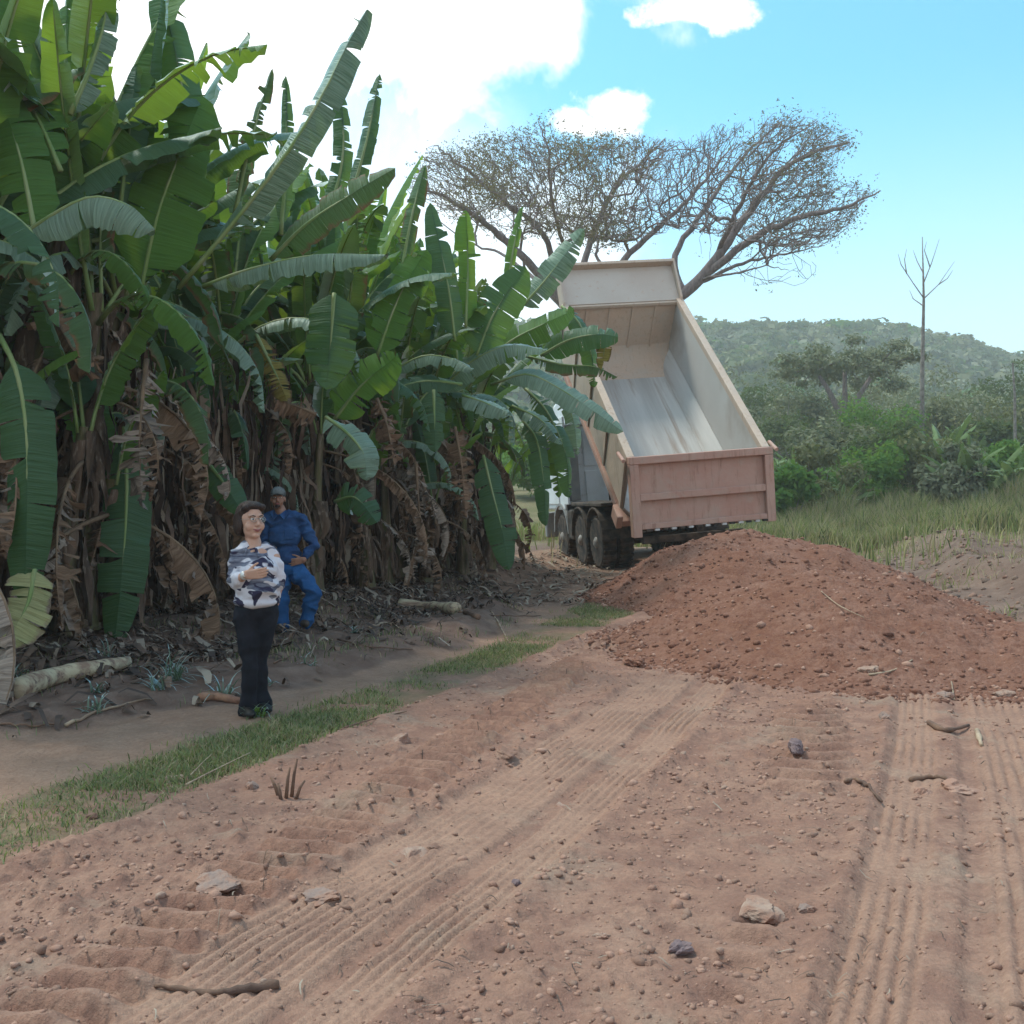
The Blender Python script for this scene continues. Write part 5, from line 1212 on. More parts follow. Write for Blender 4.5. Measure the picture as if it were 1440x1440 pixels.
# leaves one can single out in the photograph: (material, [(u, v, metres ahead)...], width, facing, options)
HL = [
    (L_PALE, [(250, 405, 11.0), (330, 310, 10.8), (405, 212, 10.7), (455, 130, 10.8), (492, 55, 11.0), (522, 3, 11.2)], 0.46, 0.75, dict(tear=0.75, fold=35, wild=20, petiole=0.1, tipcut=0.96)),
    (L_PALE, [(5, 350, 9.6), (62, 308, 9.3), (125, 276, 9.1), (180, 287, 9.0), (218, 322, 8.9)], 0.56, 0.25, dict(tear=0.05, fold=38, droop=48, petiole=0.15)),
    (L_PALE, [(285, 402, 11.2), (350, 378, 11.0), (440, 358, 10.8), (546, 358, 10.6)], 0.42, 0.2, dict(tear=0.15, fold=30, droop=50, petiole=0.05)),
    (L_EDGE, [(380, 365, 11.4), (430, 315, 11.2), (495, 272, 11.1), (556, 236, 11.0)], 0.44, 0.7, dict(tear=0.3, fold=10, petiole=0.02)),
    (L_LIGHT, [(195, 420, 11.0), (222, 300, 10.9), (255, 210, 11.0), (285, 135, 11.3)], 0.86, 0.95, dict(tear=0.2, fold=12, petiole=0.05)),
    (L_LIGHT, [(88, 190, 10.4), (92, 90, 10.5), (95, -30, 10.7)], 0.34, 0.8, dict(tear=0.05, fold=40, petiole=0.0)),
    (L_LIGHT, [(85, 240, 9.8), (50, 160, 9.9), (8, 95, 10.1)], 0.50, 0.9, dict(tear=0.08, fold=10, petiole=0.05)),
    (L_LIGHT, [(50, 330, 9.4), (28, 220, 9.5), (-8, 110, 9.8)], 0.52, 0.9, dict(tear=0.1, fold=10, petiole=0.05)),
    (L_GREEN, [(235, 330, 11.0), (262, 200, 11.2), (250, 90, 11.4), (215, -60, 11.7)], 0.50, 0.7, dict(tear=0.4, fold=20, petiole=0.05)),
    (L_PALE, [(98, 160, 10.0), (128, 90, 10.1), (148, 20, 10.2), (152, -70, 10.4)], 0.36, 0.6, dict(tear=0.3, fold=40, petiole=0.0)),
    (L_GREEN, [(165, 320, 10.8), (180, 200, 10.9), (192, 90, 11.1)], 0.44, 0.8, dict(tear=0.6, fold=25, petiole=0.05)),
    (L_EDGE, [(330, 300, 11.8), (352, 200, 11.9), (383, 96, 12.1)], 0.24, 0.6, dict(tear=0.8, fold=45, wild=25, petiole=0.05)),
    (L_GREEN, [(395, 330, 12.4), (403, 220, 12.5), (402, 106, 12.6)], 0.24, 0.9, dict(tear=0.2, fold=30, petiole=0.05)),
    (L_GREEN, [(455, 330, 12.8), (482, 220, 12.9), (478, 122, 13.0)], 0.30, 0.9, dict(tear=0.4, fold=25, petiole=0.05)),
    (L_GREEN, [(490, 290, 13.2), (515, 200, 13.3), (534, 104, 13.5)], 0.30, 0.7, dict(tear=0.55, fold=35, petiole=0.1)),
    (L_EDGE, [(565, 380, 15.0), (580, 300, 15.1), (598, 232, 15.3)], 0.34, 0.7, dict(tear=0.5, fold=35, petiole=0.05)),
    (L_GREEN, [(470, 412, 12.6), (466, 470, 12.5), (458, 548, 12.5)], 0.62, 0.95, dict(tear=0.1, fold=8, petiole=0.0)),
    (L_GREEN, [(-2, 470, 9.3), (22, 520, 9.0), (36, 600, 8.9), (38, 720, 8.9), (34, 850, 9.0)], 0.46, 0.95, dict(tear=0.3, fold=10, petiole=0.2)),
    (L_GREEN, [(175, 600, 10.9), (178, 690, 10.7), (172, 800, 10.6), (160, 915, 10.6)], 0.52, 0.95, dict(tear=0.15, fold=8, petiole=0.05)),
    (L_CREAM, [(48, 800, 9.0), (38, 850, 8.9), (5, 910, 8.8)], 0.46, 0.6, dict(tear=0.1, fold=15, petiole=0.0)),
    (L_PALE, [(458, 586, 12.5), (490, 610, 12.3), (512, 640, 12.2), (516, 676, 12.2)], 0.46, 0.8, dict(tear=0.2, fold=20, petiole=0.0)),
    (L_GREEN, [(680, 640, 17.2), (692, 690, 17.0), (706, 745, 16.9), (716, 802, 16.9)], 0.52, 0.95, dict(tear=0.1, fold=12, petiole=0.0)),
    (L_GREEN, [(295, 655, 11.9), (315, 680, 11.8), (342, 722, 11.7)], 0.34, 0.95, dict(tear=0.05, fold=8, petiole=0.0)),
    (L_GREEN, [(470, 705, 14.0), (500, 700, 13.8), (530, 735, 13.7)], 0.46, 0.9, dict(tear=0.3, fold=15, petiole=0.0)),
    # right-hand cluster reaching over the truck
    (L_PALE, [(610, 560, 17.4), (660, 510, 17.0), (715, 486, 16.8), (768, 492, 16.6)], 0.56, 0.55, dict(tear=0.15, fold=18, petiole=0.05)),
    (L_LIGHT, [(680, 510, 17.6), (720, 478, 17.5), (765, 455, 17.4), (808, 436, 17.3)], 0.62, 0.7, dict(tear=0.15, fold=16, petiole=0.05)),
    (L_GREEN, [(760, 500, 17.7), (800, 478, 17.5), (840, 470, 17.4), (872, 474, 17.4)], 0.50, 0.85, dict(tear=0.15, fold=10, petiole=0.0, tipcut=0.97)),
    (L_EDGE, [(740, 500, 17.9), (790, 512, 17.8), (835, 515, 17.8), (868, 530, 17.8)], 0.36, 0.4, dict(tear=0.8, fold=35, petiole=0.0)),
    (L_PALE, [(690, 540, 17.0), (740, 526, 16.7), (785, 545, 16.5), (835, 578, 16.4), (876, 607, 16.4)], 0.46, 0.75, dict(tear=0.25, fold=14, droop=20, petiole=0.08)),
    (L_PALE, [(545, 525, 15.9), (595, 500, 15.7), (640, 505, 15.5), (665, 520, 15.4)], 0.38, 0.35, dict(tear=0.1, fold=25, petiole=0.02)),
    (L_GREEN, [(650, 540, 15.8), (600, 535, 15.6), (555, 545, 15.5), (520, 556, 15.5)], 0.36, 0.6, dict(tear=0.1, fold=12, petiole=0.02)),
    (L_PALE, [(650, 555, 15.6), (680, 565, 15.4), (715, 580, 15.3)], 0.40, 0.6, dict(tear=0.2, fold=18, petiole=0.0)),
    (L_GREEN, [(610, 548, 15.4), (611, 590, 15.3), (612, 636, 15.3)], 0.36, 0.95, dict(tear=0.1, fold=8, petiole=0.0)),
    (L_PALE, [(735, 430, 17.9), (768, 392, 17.9), (822, 322, 18.0)], 0.52, 0.8, dict(tear=0.15, fold=20, petiole=0.0)),
    (L_LIGHT, [(715, 400, 17.8), (722, 350, 17.8), (735, 290, 17.9)], 0.28, 0.8, dict(tear=0.1, fold=35, petiole=0.0)),
    (L_GREEN, [(640, 480, 16.4), (630, 400, 16.4), (605, 285, 16.6)], 0.50, 0.85, dict(tear=0.2, fold=22, petiole=0.05)),
    (L_LIGHT, [(655, 460, 16.6), (658, 380, 16.7), (655, 295, 16.8)], 0.44, 0.85, dict(tear=0.3, fold=22, petiole=0.05)),
    (L_GREEN, [(670, 500, 16.9), (695, 440, 16.9), (738, 375, 17.0)], 0.74, 0.95, dict(tear=0.1, fold=6, petiole=0.02)),
    (L_LIGHT, [(530, 500, 14.8), (560, 420, 14.8), (600, 350, 15.0)], 0.62, 0.9, dict(tear=0.2, fold=15, petiole=0.02)),
    (L_LIGHT, [(470, 590, 13.6), (510, 540, 13.5), (560, 500, 13.4)], 0.60, 0.9, dict(tear=0.2, fold=10, petiole=0.02)),
    (L_GREEN, [(735, 590, 17.5), (755, 620, 17.3), (765, 680, 17.2), (768, 740, 17.2)], 0.42, 0.95, dict(tear=0.3, fold=15, petiole=0.05)),
    (L_PALE, [(720, 570, 17.2), (760, 590, 17.0), (790, 625, 16.9)], 0.40, 0.7, dict(tear=0.5, fold=20, petiole=0.05)),
    (L_GREEN, [(738, 545, 17.6), (770, 580, 17.4), (796, 640, 17.3), (800, 700, 17.3)], 0.46, 0.85, dict(tear=0.7, fold=15, petiole=0.05)),
    (L_PALE, [(752, 530, 17.9), (785, 545, 17.8), (806, 590, 17.8), (812, 640, 17.8)], 0.40, 0.7, dict(tear=0.6, fold=20, petiole=0.0)),
    (L_LIGHT, [(765, 590, 18.3), (780, 630, 18.2), (786, 700, 18.2)], 0.40, 0.8, dict(tear=0.8, fold=25, petiole=0.0)),
    (L_YELLOW, [(838, 462, 17.9), (850, 485, 17.8), (846, 520, 17.8)], 0.30, 0.8, dict(tear=0.9, fold=25, wild=30, petiole=0.0)),
    (L_GREEN, [(790, 430, 18.4), (815, 455, 18.2), (832, 500, 18.2), (836, 545, 18.2)], 0.38, 0.8, dict(tear=0.6, fold=20, petiole=0.0)),
    # dry ones
    (L_DRYG, [(206, 505, 10.5), (200, 560, 10.3), (196, 630, 10.2), (200, 712, 10.2)], 0.46, 0.8, dict(tear=0.95, fold=35, wild=40, crumple=0.08, petiole=0.05)),
    (L_DRY, [(60, 420, 10.3), (85, 460, 10.2), (110, 500, 10.1), (140, 505, 10.1)], 0.50, 0.8, dict(tear=0.6, fold=30, wild=35, crumple=0.06, petiole=0.0)),
    (L_DRY, [(445, 582, 13.2), (420, 572, 13.1), (385, 562, 13.0)], 0.42, 0.8, dict(tear=0.5, fold=30, wild=30, crumple=0.05, petiole=0.0)),
    (L_YELLOW, [(360, 470, 13.2), (385, 520, 13.1), (405, 565, 13.0)], 0.34, 0.8, dict(tear=0.7, fold=20, wild=30, petiole=0.0)),
    (L_DRY, [(530, 560, 14.6), (545, 600, 14.5), (555, 660, 14.5)], 0.42, 0.8, dict(tear=0.8, fold=35, wild=40, crumple=0.08, petiole=0.0)),
    (L_DRY, [(640, 600, 15.9), (650, 660, 15.8), (655, 730, 15.8)], 0.46, 0.8, dict(tear=0.9, fold=40, wild=40, crumple=0.08, petiole=0.0)),
    (L_DRYG, [(585, 650, 15.6), (590, 720, 15.5), (600, 800, 15.5)], 0.40, 0.8, dict(tear=0.9, fold=40, wild=40, crumple=0.08, petiole=0.0)),
]
for i, (mt, pts, w, fc, k) in enumerate(HL):
    q = P(*pts[0])
    root = min(FR, key=lambda o: (o.location.x - q.x) ** 2 + (o.location.y - q.y) ** 2)
    hero(root, mt, pts, w, 900 + i, fc, **k)
# ------------------------------------------------------------------ trees and bushes of the distance
BARK = worn('bark', (0.27, 0.215, 0.20), (0.17, 0.135, 0.125), 5, 0.9, 0.4, 25, stretch=(2, 2, 0.5))
BARKG = worn('bark_grey', (0.26, 0.22, 0.19), (0.15, 0.12, 0.10), 5, 0.9, 0.4, 25)
def foliage(name, c1, c2, tr):
    m_ = bpy.data.materials.new(name); m_.use_nodes = True; t = m_.node_tree; t.nodes.clear(); nt = NT(t)
    o = nt.n('ShaderNodeOutputMaterial'); co = nt.n('ShaderNodeTexCoord').outputs['Object']
    ge = nt.n('ShaderNodeNewGeometry')
    f = nt.rng(nt.math('ADD', nt.math('MULTIPLY', nt.noise(co, 0.8, 4, 0.6), 0.7), nt.math('MULTIPLY', ge.outputs['Random Per Island'], 0.45)), 0.3, 0.85)
    col = nt.mix(f, c1, c2)
    d = nt.n('ShaderNodeBsdfDiffuse'); nt.l(col, d.inputs[0]); q = nt.n('ShaderNodeBsdfTranslucent'); q.inputs[0].default_value = (*tr, 1)
    mx = nt.n('ShaderNodeMixShader'); mx.inputs[0].default_value = 0.35; nt.l(d.outputs[0], mx.inputs[1]); nt.l(q.outputs[0], mx.inputs[2]); nt.l(mx.outputs[0], o.inputs[0])
    return m_
F_DARK = foliage('foliage_dark', (0.085, 0.105, 0.050), (0.125, 0.145, 0.066), (0.12, 0.17, 0.04))
F_OLIVE = foliage('foliage_olive', (0.155, 0.160, 0.080), (0.21, 0.205, 0.10), (0.16, 0.18, 0.05))
F_GREY = foliage('foliage_greyish', (0.19, 0.20, 0.12), (0.25, 0.255, 0.16), (0.15, 0.17, 0.07))
F_BRIGHT = foliage('foliage_bright', (0.07, 0.15, 0.04), (0.12, 0.21, 0.05), (0.22, 0.34, 0.05))
F_RAIN = foliage('rain_tree_leaves', (0.19, 0.18, 0.10), (0.30, 0.235, 0.17), (0.20, 0.18, 0.07))

def quads_cloud(centers, radii, count, size, rs, flat=0.7, shell=0.55, aspect=0.55):
    """small leaf sprays spread through lobes"""
    C = np.asarray(centers); R_ = np.asarray(radii); pr = R_ ** 2 / np.sum(R_ ** 2)
    k = rs.choice(len(C), count, p=pr)
    d = rs.normal(size=(count, 3)); d /= np.linalg.norm(d, axis=1)[:, None]
    rr = (shell + (1 - shell) * rs.rand(count)) * (1 + 0.12 * rs.normal(size=count))
    p = C[k] + d * (R_[k] * rr)[:, None] * np.array([1, 1, flat])
    a = rs.normal(size=(count, 3)); a /= np.linalg.norm(a, axis=1)[:, None]
    n_ = d * 0.8 + rs.normal(size=(count, 3)) * 0.6 + np.array([0, 0, 0.4])
    a = a - n_ * (np.sum(a * n_, 1) / np.sum(n_ * n_, 1))[:, None]; a /= np.linalg.norm(a, axis=1)[:, None]
    b = np.cross(n_, a); b /= np.linalg.norm(b, axis=1)[:, None]
    s = (size * rs.uniform(0.6, 1.5, count))[:, None]
    v = np.stack([p - a * s, p + b * s * aspect, p + a * s, p - b * s * aspect], 1)
    return v.reshape(-1, 3), (np.arange(count * 4).reshape(-1, 4))

def tree_mesh(name_seed, height, trunk_h, crown_r, crown_h, nlobes, nleaf, lsize, trunk_r, flat=0.7, spread=1.0):
    rs = np.random.RandomState(name_seed); r = random.Random(name_seed)
    lobes, rad_ = [], []
    t = MB(); t.tube([(0, 0, -0.3), (0.05, 0, trunk_h * 0.5), (0.1, 0.05, trunk_h)], [trunk_r * 1.2, trunk_r * 0.9, trunk_r * 0.75], 8)
    for i in range(nlobes):
        a = r.uniform(0, 6.28); d = crown_r * math.sqrt(r.random()) * spread * 0.8
        z = trunk_h + crown_h * (0.30 + 0.60 * r.random() * (1 - 0.5 * (d / crown_r) ** 2))
        c = (math.cos(a) * d, math.sin(a) * d, z); lobes.append(c); rad_.append(crown_r * r.uniform(0.22, 0.42))
        m_ = Vector((c[0] * 0.45, c[1] * 0.45, trunk_h + (z - trunk_h) * 0.4))
        t.tube([(0.1, 0.05, trunk_h * 0.92), m_, c], [trunk_r * 0.5, trunk_r * 0.3, trunk_r * 0.08], 5)
    v, f = quads_cloud(lobes, rad_, nleaf, lsize, rs, flat)
    return t, v, f
def tree(name, label, cat, group, loc, seed, mat, height, trunk_h, crown_r, crown_h, nlobes, nleaf, lsize, trunk_r, flat=0.7, bark=BARK):
    t, v, f = tree_mesh(seed, height, trunk_h, crown_r, crown_h, nlobes, nleaf, lsize, trunk_r, flat)
    root = empty(name, loc, 0); tag(root, label, cat, group)
    t.build('trunk', bark, root, smooth=True)
    put('crown', np_mesh('crown', v, f, (mat,), False), root)
    return root
def gz(x, y): return float(macro(np.array([x]), np.array([y]))[0])
def at_px(u, D, sink=0.1):
    p = P(u, 700, D); return (p.x, D, gz(p.x, D) - sink)
def h_to(v, D, loc): return P(720, v, D).z - loc[2]

# far hill with its wood
hx = np.concatenate([np.linspace(-420, 420, 150)]); hy = np.linspace(150, 620, 70)
HX, HY = np.meshgrid(hx, hy)
def hill_z(x, y):
    az = x / np.maximum(y, 1)
    top = 52 - 24 * sstep(0.30, 0.60, az) - 8 * sstep(0.10, -0.25, az) + 7 * fbm(x * 0.012, y * 0.012, 4, 201)
    return 5.5 + top * sstep(165, 400, y + 30 * fbm(x * 0.01, y * 0.01, 3, 7)) - 14 * sstep(420, 620, y)
HZV = hill_z(HX, HY) + 1.5 * fbm(HX * 0.06, HY * 0.06, 4, 9)
ii = np.arange(HX.size).reshape(HX.shape)
HILLM = worn('hill_scrub', (0.075, 0.095, 0.045), (0.12, 0.125, 0.065), 0.03, 0.95, 0, c3=(0.36, 0.26, 0.16), c3lo=0.63, c3hi=0.68, c3scale=0.06)
hills = put('hills', np_mesh('hills', np.stack([HX, HY, HZV], -1).reshape(-1, 3), np.stack([ii[:-1, :-1], ii[:-1, 1:], ii[1:, 1:], ii[1:, :-1]], -1).reshape(-1, 4), (HILLM,)))
tag(hills, 'long wooded hill behind the plain', kind='structure')
rs = np.random.RandomState(20)
n = 3600
az = rs.uniform(-0.10, 0.56, n); yy = 170 + 260 * rs.rand(n) ** 0.8; xx = az * yy; zz = hill_z(xx, yy)
V, F, FM = [], [], []; base = 0
protos = []
for k in range(6):
    r = random.Random(k)
    cs = [(r.uniform(-.6, .6), r.uniform(-.6, .6), r.uniform(0.2, 1.1)) for _ in range(5)]
    protos.append(quads_cloud(cs, [0.55] * 5, 130, 0.20, rs, 0.75, 0.75, 0.8))
H_D = foliage('hill_dark', (0.12, 0.145, 0.07), (0.17, 0.19, 0.085), (0.12, 0.17, 0.04)); H_O = foliage('hill_olive', (0.21, 0.215, 0.11), (0.28, 0.27, 0.14), (0.16, 0.18, 0.05)); H_G = foliage('hill_pale', (0.26, 0.27, 0.17), (0.33, 0.33, 0.21), (0.15, 0.17, 0.07))  # paler foliage copies, sunlight and haze of the distance put into the colour
for k in range(6):
    sel = np.arange(k, n, 6); pv, pf = protos[k]
    s = rs.uniform(2.4, 5.2, len(sel)); an = rs.rand(len(sel)) * 6.28; c, sn = np.cos(an), np.sin(an)
    q = pv[None] * s[:, None, None]
    x = q[..., 0] * c[:, None] - q[..., 1] * sn[:, None] + xx[sel][:, None]; y = q[..., 0] * sn[:, None] + q[..., 1] * c[:, None] + yy[sel][:, None]; z = q[..., 2] + zz[sel][:, None]
    V.append(np.stack([x, y, z], -1).reshape(-1, 3)); F.append((pf[None] + (np.arange(len(sel)) * len(pv))[:, None, None] + base).reshape(-1, 4)); base += len(sel) * len(pv)
    FM.append(np.repeat(rs.choice(4, len(sel), p=[0.4, 0.3, 0.2, 0.1]), len(pf)))
wood = put('hillside_woods', np_mesh('hillside_woods', np.concatenate(V), np.concatenate(F), (H_D, H_O, H_G, F_BRIGHT), False, fmat=np.concatenate(FM)))
tag(wood, 'scrubby wood covering the long hill in the distance', kind='stuff')

# middle distance: single trees and bushes, u, v of the top, distance, crown radius, trunk height, material
MIDT = [
    (1018, 520, 95, 4.5, 2.0, F_DARK, 'dark bushy tree just right of the raised truck bed'),
    (1058, 505, 120, 6.5, 2.5, F_OLIVE, 'olive tree on the slope behind the right rim of the truck bed'),
    (1095, 545, 85, 4.2, 1.2, F_GREY, 'greyish green rounded tree between the truck and the umbrella shaped tree'),
    (1130, 575, 76, 3.6, 0.6, F_DARK, 'low dark tree in front of the umbrella shaped tree'),
    (1255, 560, 72, 4.0, 0.8, F_DARK, 'dark green bushy tree in the middle of the thicket, under the dead sapling'),
    (1215, 600, 66, 3.0, 0.5, F_OLIVE, 'small olive bush left of the dark thicket tree'),
    (1310, 560, 78, 4.2, 1.0, F_OLIVE, 'olive tree just right of the dark thicket tree'),
    (1355, 545, 84, 4.6, 1.0, F_GREY, 'pale scrubby tree behind the bright banana leaves on the right'),
    (1400, 520, 92, 5.0, 1.4, F_DARK, 'tall dark tree close to the right edge, on the ridge side'),
    (1440, 505, 98, 5.2, 1.6, F_DARK, 'dark tree at the very right edge of the view'),
    (1490, 530, 90, 5.0, 1.4, F_OLIVE, 'olive tree past the right edge of the view'),
    (1290, 535, 105, 5.5, 2.0, F_GREY, 'pale tree under the trunk of the dead sapling'),
    (1240, 520, 118, 6.0, 2.0, F_OLIVE, 'broad olive tree behind the umbrella shaped tree'),
    (1140, 520, 125, 6.0, 2.0, F_DARK, 'far dark tree seen left of the umbrella shaped tree'),
    (1345, 505, 125, 6.0, 2.0, F_OLIVE, 'far olive tree at the foot of the hill on the right'),
    (985, 560, 70, 3.6, 0.8, F_OLIVE, 'bush showing low between the truck bed and the pale trees'),
    (760, 630, 62, 3.4, 0.6, F_BRIGHT, 'sunlit bush between the banana grove and the truck cab'),
    (715, 600, 75, 4.5, 1.0, F_DARK, 'dark tree glimpsed behind the grove beside the truck'),
    (880, 600, 80, 4.5, 1.0, F_DARK, 'tree standing behind the truck, under its raised bed'),
    (1385, 590, 64, 2.8, 0.4, F_DARK, 'dark bush low on the right, behind the bright banana leaves'),
    (1300, 610, 62, 3.0, 0.4, F_GREY, 'grey green bush low in the middle of the thicket'),
]
for i, (u, v, D, cr, th, mt, lab) in enumerate(MIDT):
    loc = at_px(u, D, 0.2); h = h_to(v, D, loc)
    tree('bushy_tree', lab, 'tree', 'trees of the middle distance', loc, 300 + i, mt, h, th, cr, h - th, 17, 3000, 0.17, 0.18, 0.8)

# umbrella shaped tree
loc = at_px(1187, 82, 0.2)
root = empty('umbrella_tree', loc); tag(root, 'flat crowned umbrella shaped tree with a forked trunk, standing below the hill', 'tree')
t = MB(); hh = h_to(458, 82, loc)
r = random.Random(8); lob, lr = [], []
t.tube([(0, 0, -0.2), (-0.15, 0, 3.5), (0.0, 0, 5.4)], [0.40, 0.32, 0.30], 8)
fk = [((-0.1, 0, 5.2), (-1.1, 0.3, 7.4), (-2.0, 0.4, 8.8)), ((0, 0, 5.2), (1.0, -0.3, 7.0), (2.2, -0.4, 8.9)), ((0, 0, 5.2), (0.2, 0.6, 7.4), (0.3, 1.0, 9.4))]
for q in fk: t.tube(q, [0.27, 0.19, 0.14], 7)
for i in range(30):
    a = i * 2.4; d = 5.0 * math.sqrt((i + 0.5) / 30); z = hh - 0.9 - 0.07 * d * d + r.uniform(-2.6, 0.3) * (1 - 0.4 * d / 5)
    c = (math.cos(a) * d * 1.05, math.sin(a) * d, z); lob.append(c); lr.append(r.uniform(0.9, 1.5))
    q = min(fk, key=lambda k_: (k_[2][0] - c[0]) ** 2 + (k_[2][1] - c[1]) ** 2); t.tube([q[1], q[2], ((c[0] + q[2][0]) / 2, (c[1] + q[2][1]) / 2, (z + q[2][2]) / 2 + 0.1), c], [0.12, 0.09, 0.06, 0.025], 5)
t.build('trunk', BARK, root, smooth=True)
v, f = quads_cloud(lob, lr, 6500, 0.15, np.random.RandomState(5), 0.5, 0.3)
put('crown', np_mesh('crown', v, f, (F_GREY,), False), root)

# dead sapling
def px_tube(b, pts, radii, n=6):
    b.tube([P(*p) for p in pts], radii, n)
D = 70.0
root = empty('dead_sapling', at_px(1296, D, 0.1)); tag(root, 'thin leafless sapling with upswept bare branches, rising above the thicket', 'tree')
def rel(b, root):
    b.xf = Matrix.Translation(root.location).inverted(); return b
b = rel(MB(), root); px_tube(b, [(1296, 665, D), (1297, 520, D), (1299, 420, D), (1297, 333, D)], [0.17, 0.13, 0.08, 0.02]); b.build('trunk', BARKG, root, smooth=True)
for pts in ([(1298, 418, D), (1282, 395, D - .6), (1267, 372, D - 1), (1263, 357, D - 1.1)], [(1298, 430, D), (1284, 420, D + .5), (1279, 408, D + .8)], [(1299, 420, D), (1320, 400, D + .6), (1342, 368, D + 1)],
            [(1298, 400, D), (1310, 370, D - .5), (1321, 336, D - .8)], [(1299, 385, D), (1290, 368, D + .6), (1284, 352, D + .8)], [(1320, 400, D + .6), (1332, 392, D + .3), (1340, 380, D)], [(1275, 385, D - .8), (1272, 365, D - .5), (1275, 350, D - .4)], [(1308, 376, D - .4), (1300, 352, D - .2), (1303, 340, D)]):
    b = rel(MB(), root); px_tube(b, pts, [0.042] + [0.026] * (len(pts) - 2) + [0.010], 5); b.build('branch', BARKG, root)
# pale standing snag at the right edge
D = 60.0
root = empty('pale_snag', at_px(1426, D, 0.1)); tag(root, 'pale bare pole of a dead trunk near the right edge', 'dead trunk')
b = rel(MB(), root); px_tube(b, [(1428, 660, D), (1427, 560, D), (1424, 510, D)], [0.09, 0.07, 0.04]); b.build('trunk', BARKG, root)

# young banana plants in the field behind
FB = []
L_FIELD = leafmat('field_banana_leaf', (0.12, 0.18, 0.055), (0.16, 0.22, 0.08), (0.22, 0.30, 0.06), 0.5, 0.08, 0.4)
for i in range(3):
    r = random.Random(60 + i); k = MB(); V, F, UV = [], [], []
    rf = random.Random(70 + i)
    for j in range(11):
        a = j * 2.4; e0 = r.uniform(60, 84); e1 = r.uniform(-30, 60); L = r.uniform(1.6, 2.4)
        ln = arc(L, e0, e1, 0, 5, (0, 0, 0.7)); M_ = Matrix.Rotation(a, 3, 'Z'); ln = [M_ @ p for p in ln]
        nv = M_ @ Vector((-math.sin(rad((e0 + e1) / 2)), 0, math.cos(rad((e0 + e1) / 2))))
        v_, f_, uv_, _b = leaf_geo(ln, tuple(nv), r.uniform(0.34, 0.46), r, petiole=0.1, tear=0.4, fold=25, n=10)
        o_ = len(V); V += v_; UV += uv_; F += [tuple(q + o_ for q in f) for f in f_]
    FB.append(np_mesh('leaves', [tuple(p) for p in V], np.array(F), (L_FIELD,), True, uv=UV))
fst = stem_mesh(1.0, 0.13, 0.10, 44, (0, 0))
fr = random.Random(14)
spots = [(u, D) for D, us in ((46, (1100, 1142, 1180, 1348, 1392, 1434)), (50, (1092, 1128, 1166, 1372, 1420, 1466)), (56, (1082, 1112, 1150, 1185, 1350, 1395, 1440, 1480)), (62, (1072, 1100, 1135, 1172, 1335, 1372, 1410, 1450)), (68, (1090, 1125, 1165, 1345, 1388, 1428))) for u in us]
place = ['nearest row', 'second row', 'third row', 'fourth row', 'rear row']
for i, (u, D) in enumerate(spots):
    u += fr.uniform(-10, 10); loc = at_px(u, D, 0.05)
    row = (46, 50, 56, 62, 68).index(D); side = 'between truck and thicket' if u < 1270 else 'by the right edge'
    us_ = [q for q in spots if q[1] == D and (q[0] < 1270) == (spots[i][0] < 1270)]; rank = us_.index(spots[i]); ords = ['first', 'second', 'third', 'fourth', 'fifth', 'sixth']
    rt = empty('young_banana_plant', loc, fr.uniform(0, 6.28)); rt.scale = (fr.uniform(0.72, 1.28) * (1 + (D - 50) * 0.012) * (1.15 if u > 1270 else 1.0),) * 3
    tag(rt, f'young banana plant, {ords[rank]} from left in the {place[row]} {side}', 'banana plant', 'young banana plants in the field')
    put('pseudostem', fst, rt); put('leaves', FB[i % 3], rt)

# leafy shrubs at the front of the thicket
for i, (u, v, D, cr, mt, lab) in enumerate((
    (1108, 640, 44, 1.5, F_BRIGHT, 'bright leafy shrub nearest to the right post of the tailgate'),
    (1150, 625, 47, 1.8, F_OLIVE, 'olive shrub second from the truck at the front of the thicket'),
    (1205, 615, 49, 2.2, F_BRIGHT, 'bright green shrub just left of the dark thicket tree'),
    (1250, 590, 52, 2.6, F_DARK, 'dark shrub in front of the thicket, below the dead sapling'),
    (1300, 600, 50, 2.3, F_OLIVE, 'olive shrub right of the dark front shrub'),
    (1340, 625, 46, 1.7, F_GREY, 'pale shrub at the left of the right hand banana leaves'),
    (1410, 615, 48, 2.0, F_BRIGHT, 'bright shrub among the right hand banana leaves'),
    (1165, 590, 60, 2.8, F_GREY, 'pale rounded shrub behind the front banana leaves near the truck'),
    (1225, 560, 66, 3.2, F_BRIGHT, 'sunlit bush below the umbrella shaped tree'),
    (1385, 560, 70, 3.4, F_OLIVE, 'olive bush high behind the right hand banana leaves'))):
    loc = at_px(u, D, 0.2); h = h_to(v, D, loc)
    tree('leafy_shrub', lab, 'shrub', 'shrubs at the front of the thicket', loc, 700 + i, mt, h, 0.2, cr, h, 12, 2600, 0.12, 0.06, 0.85)

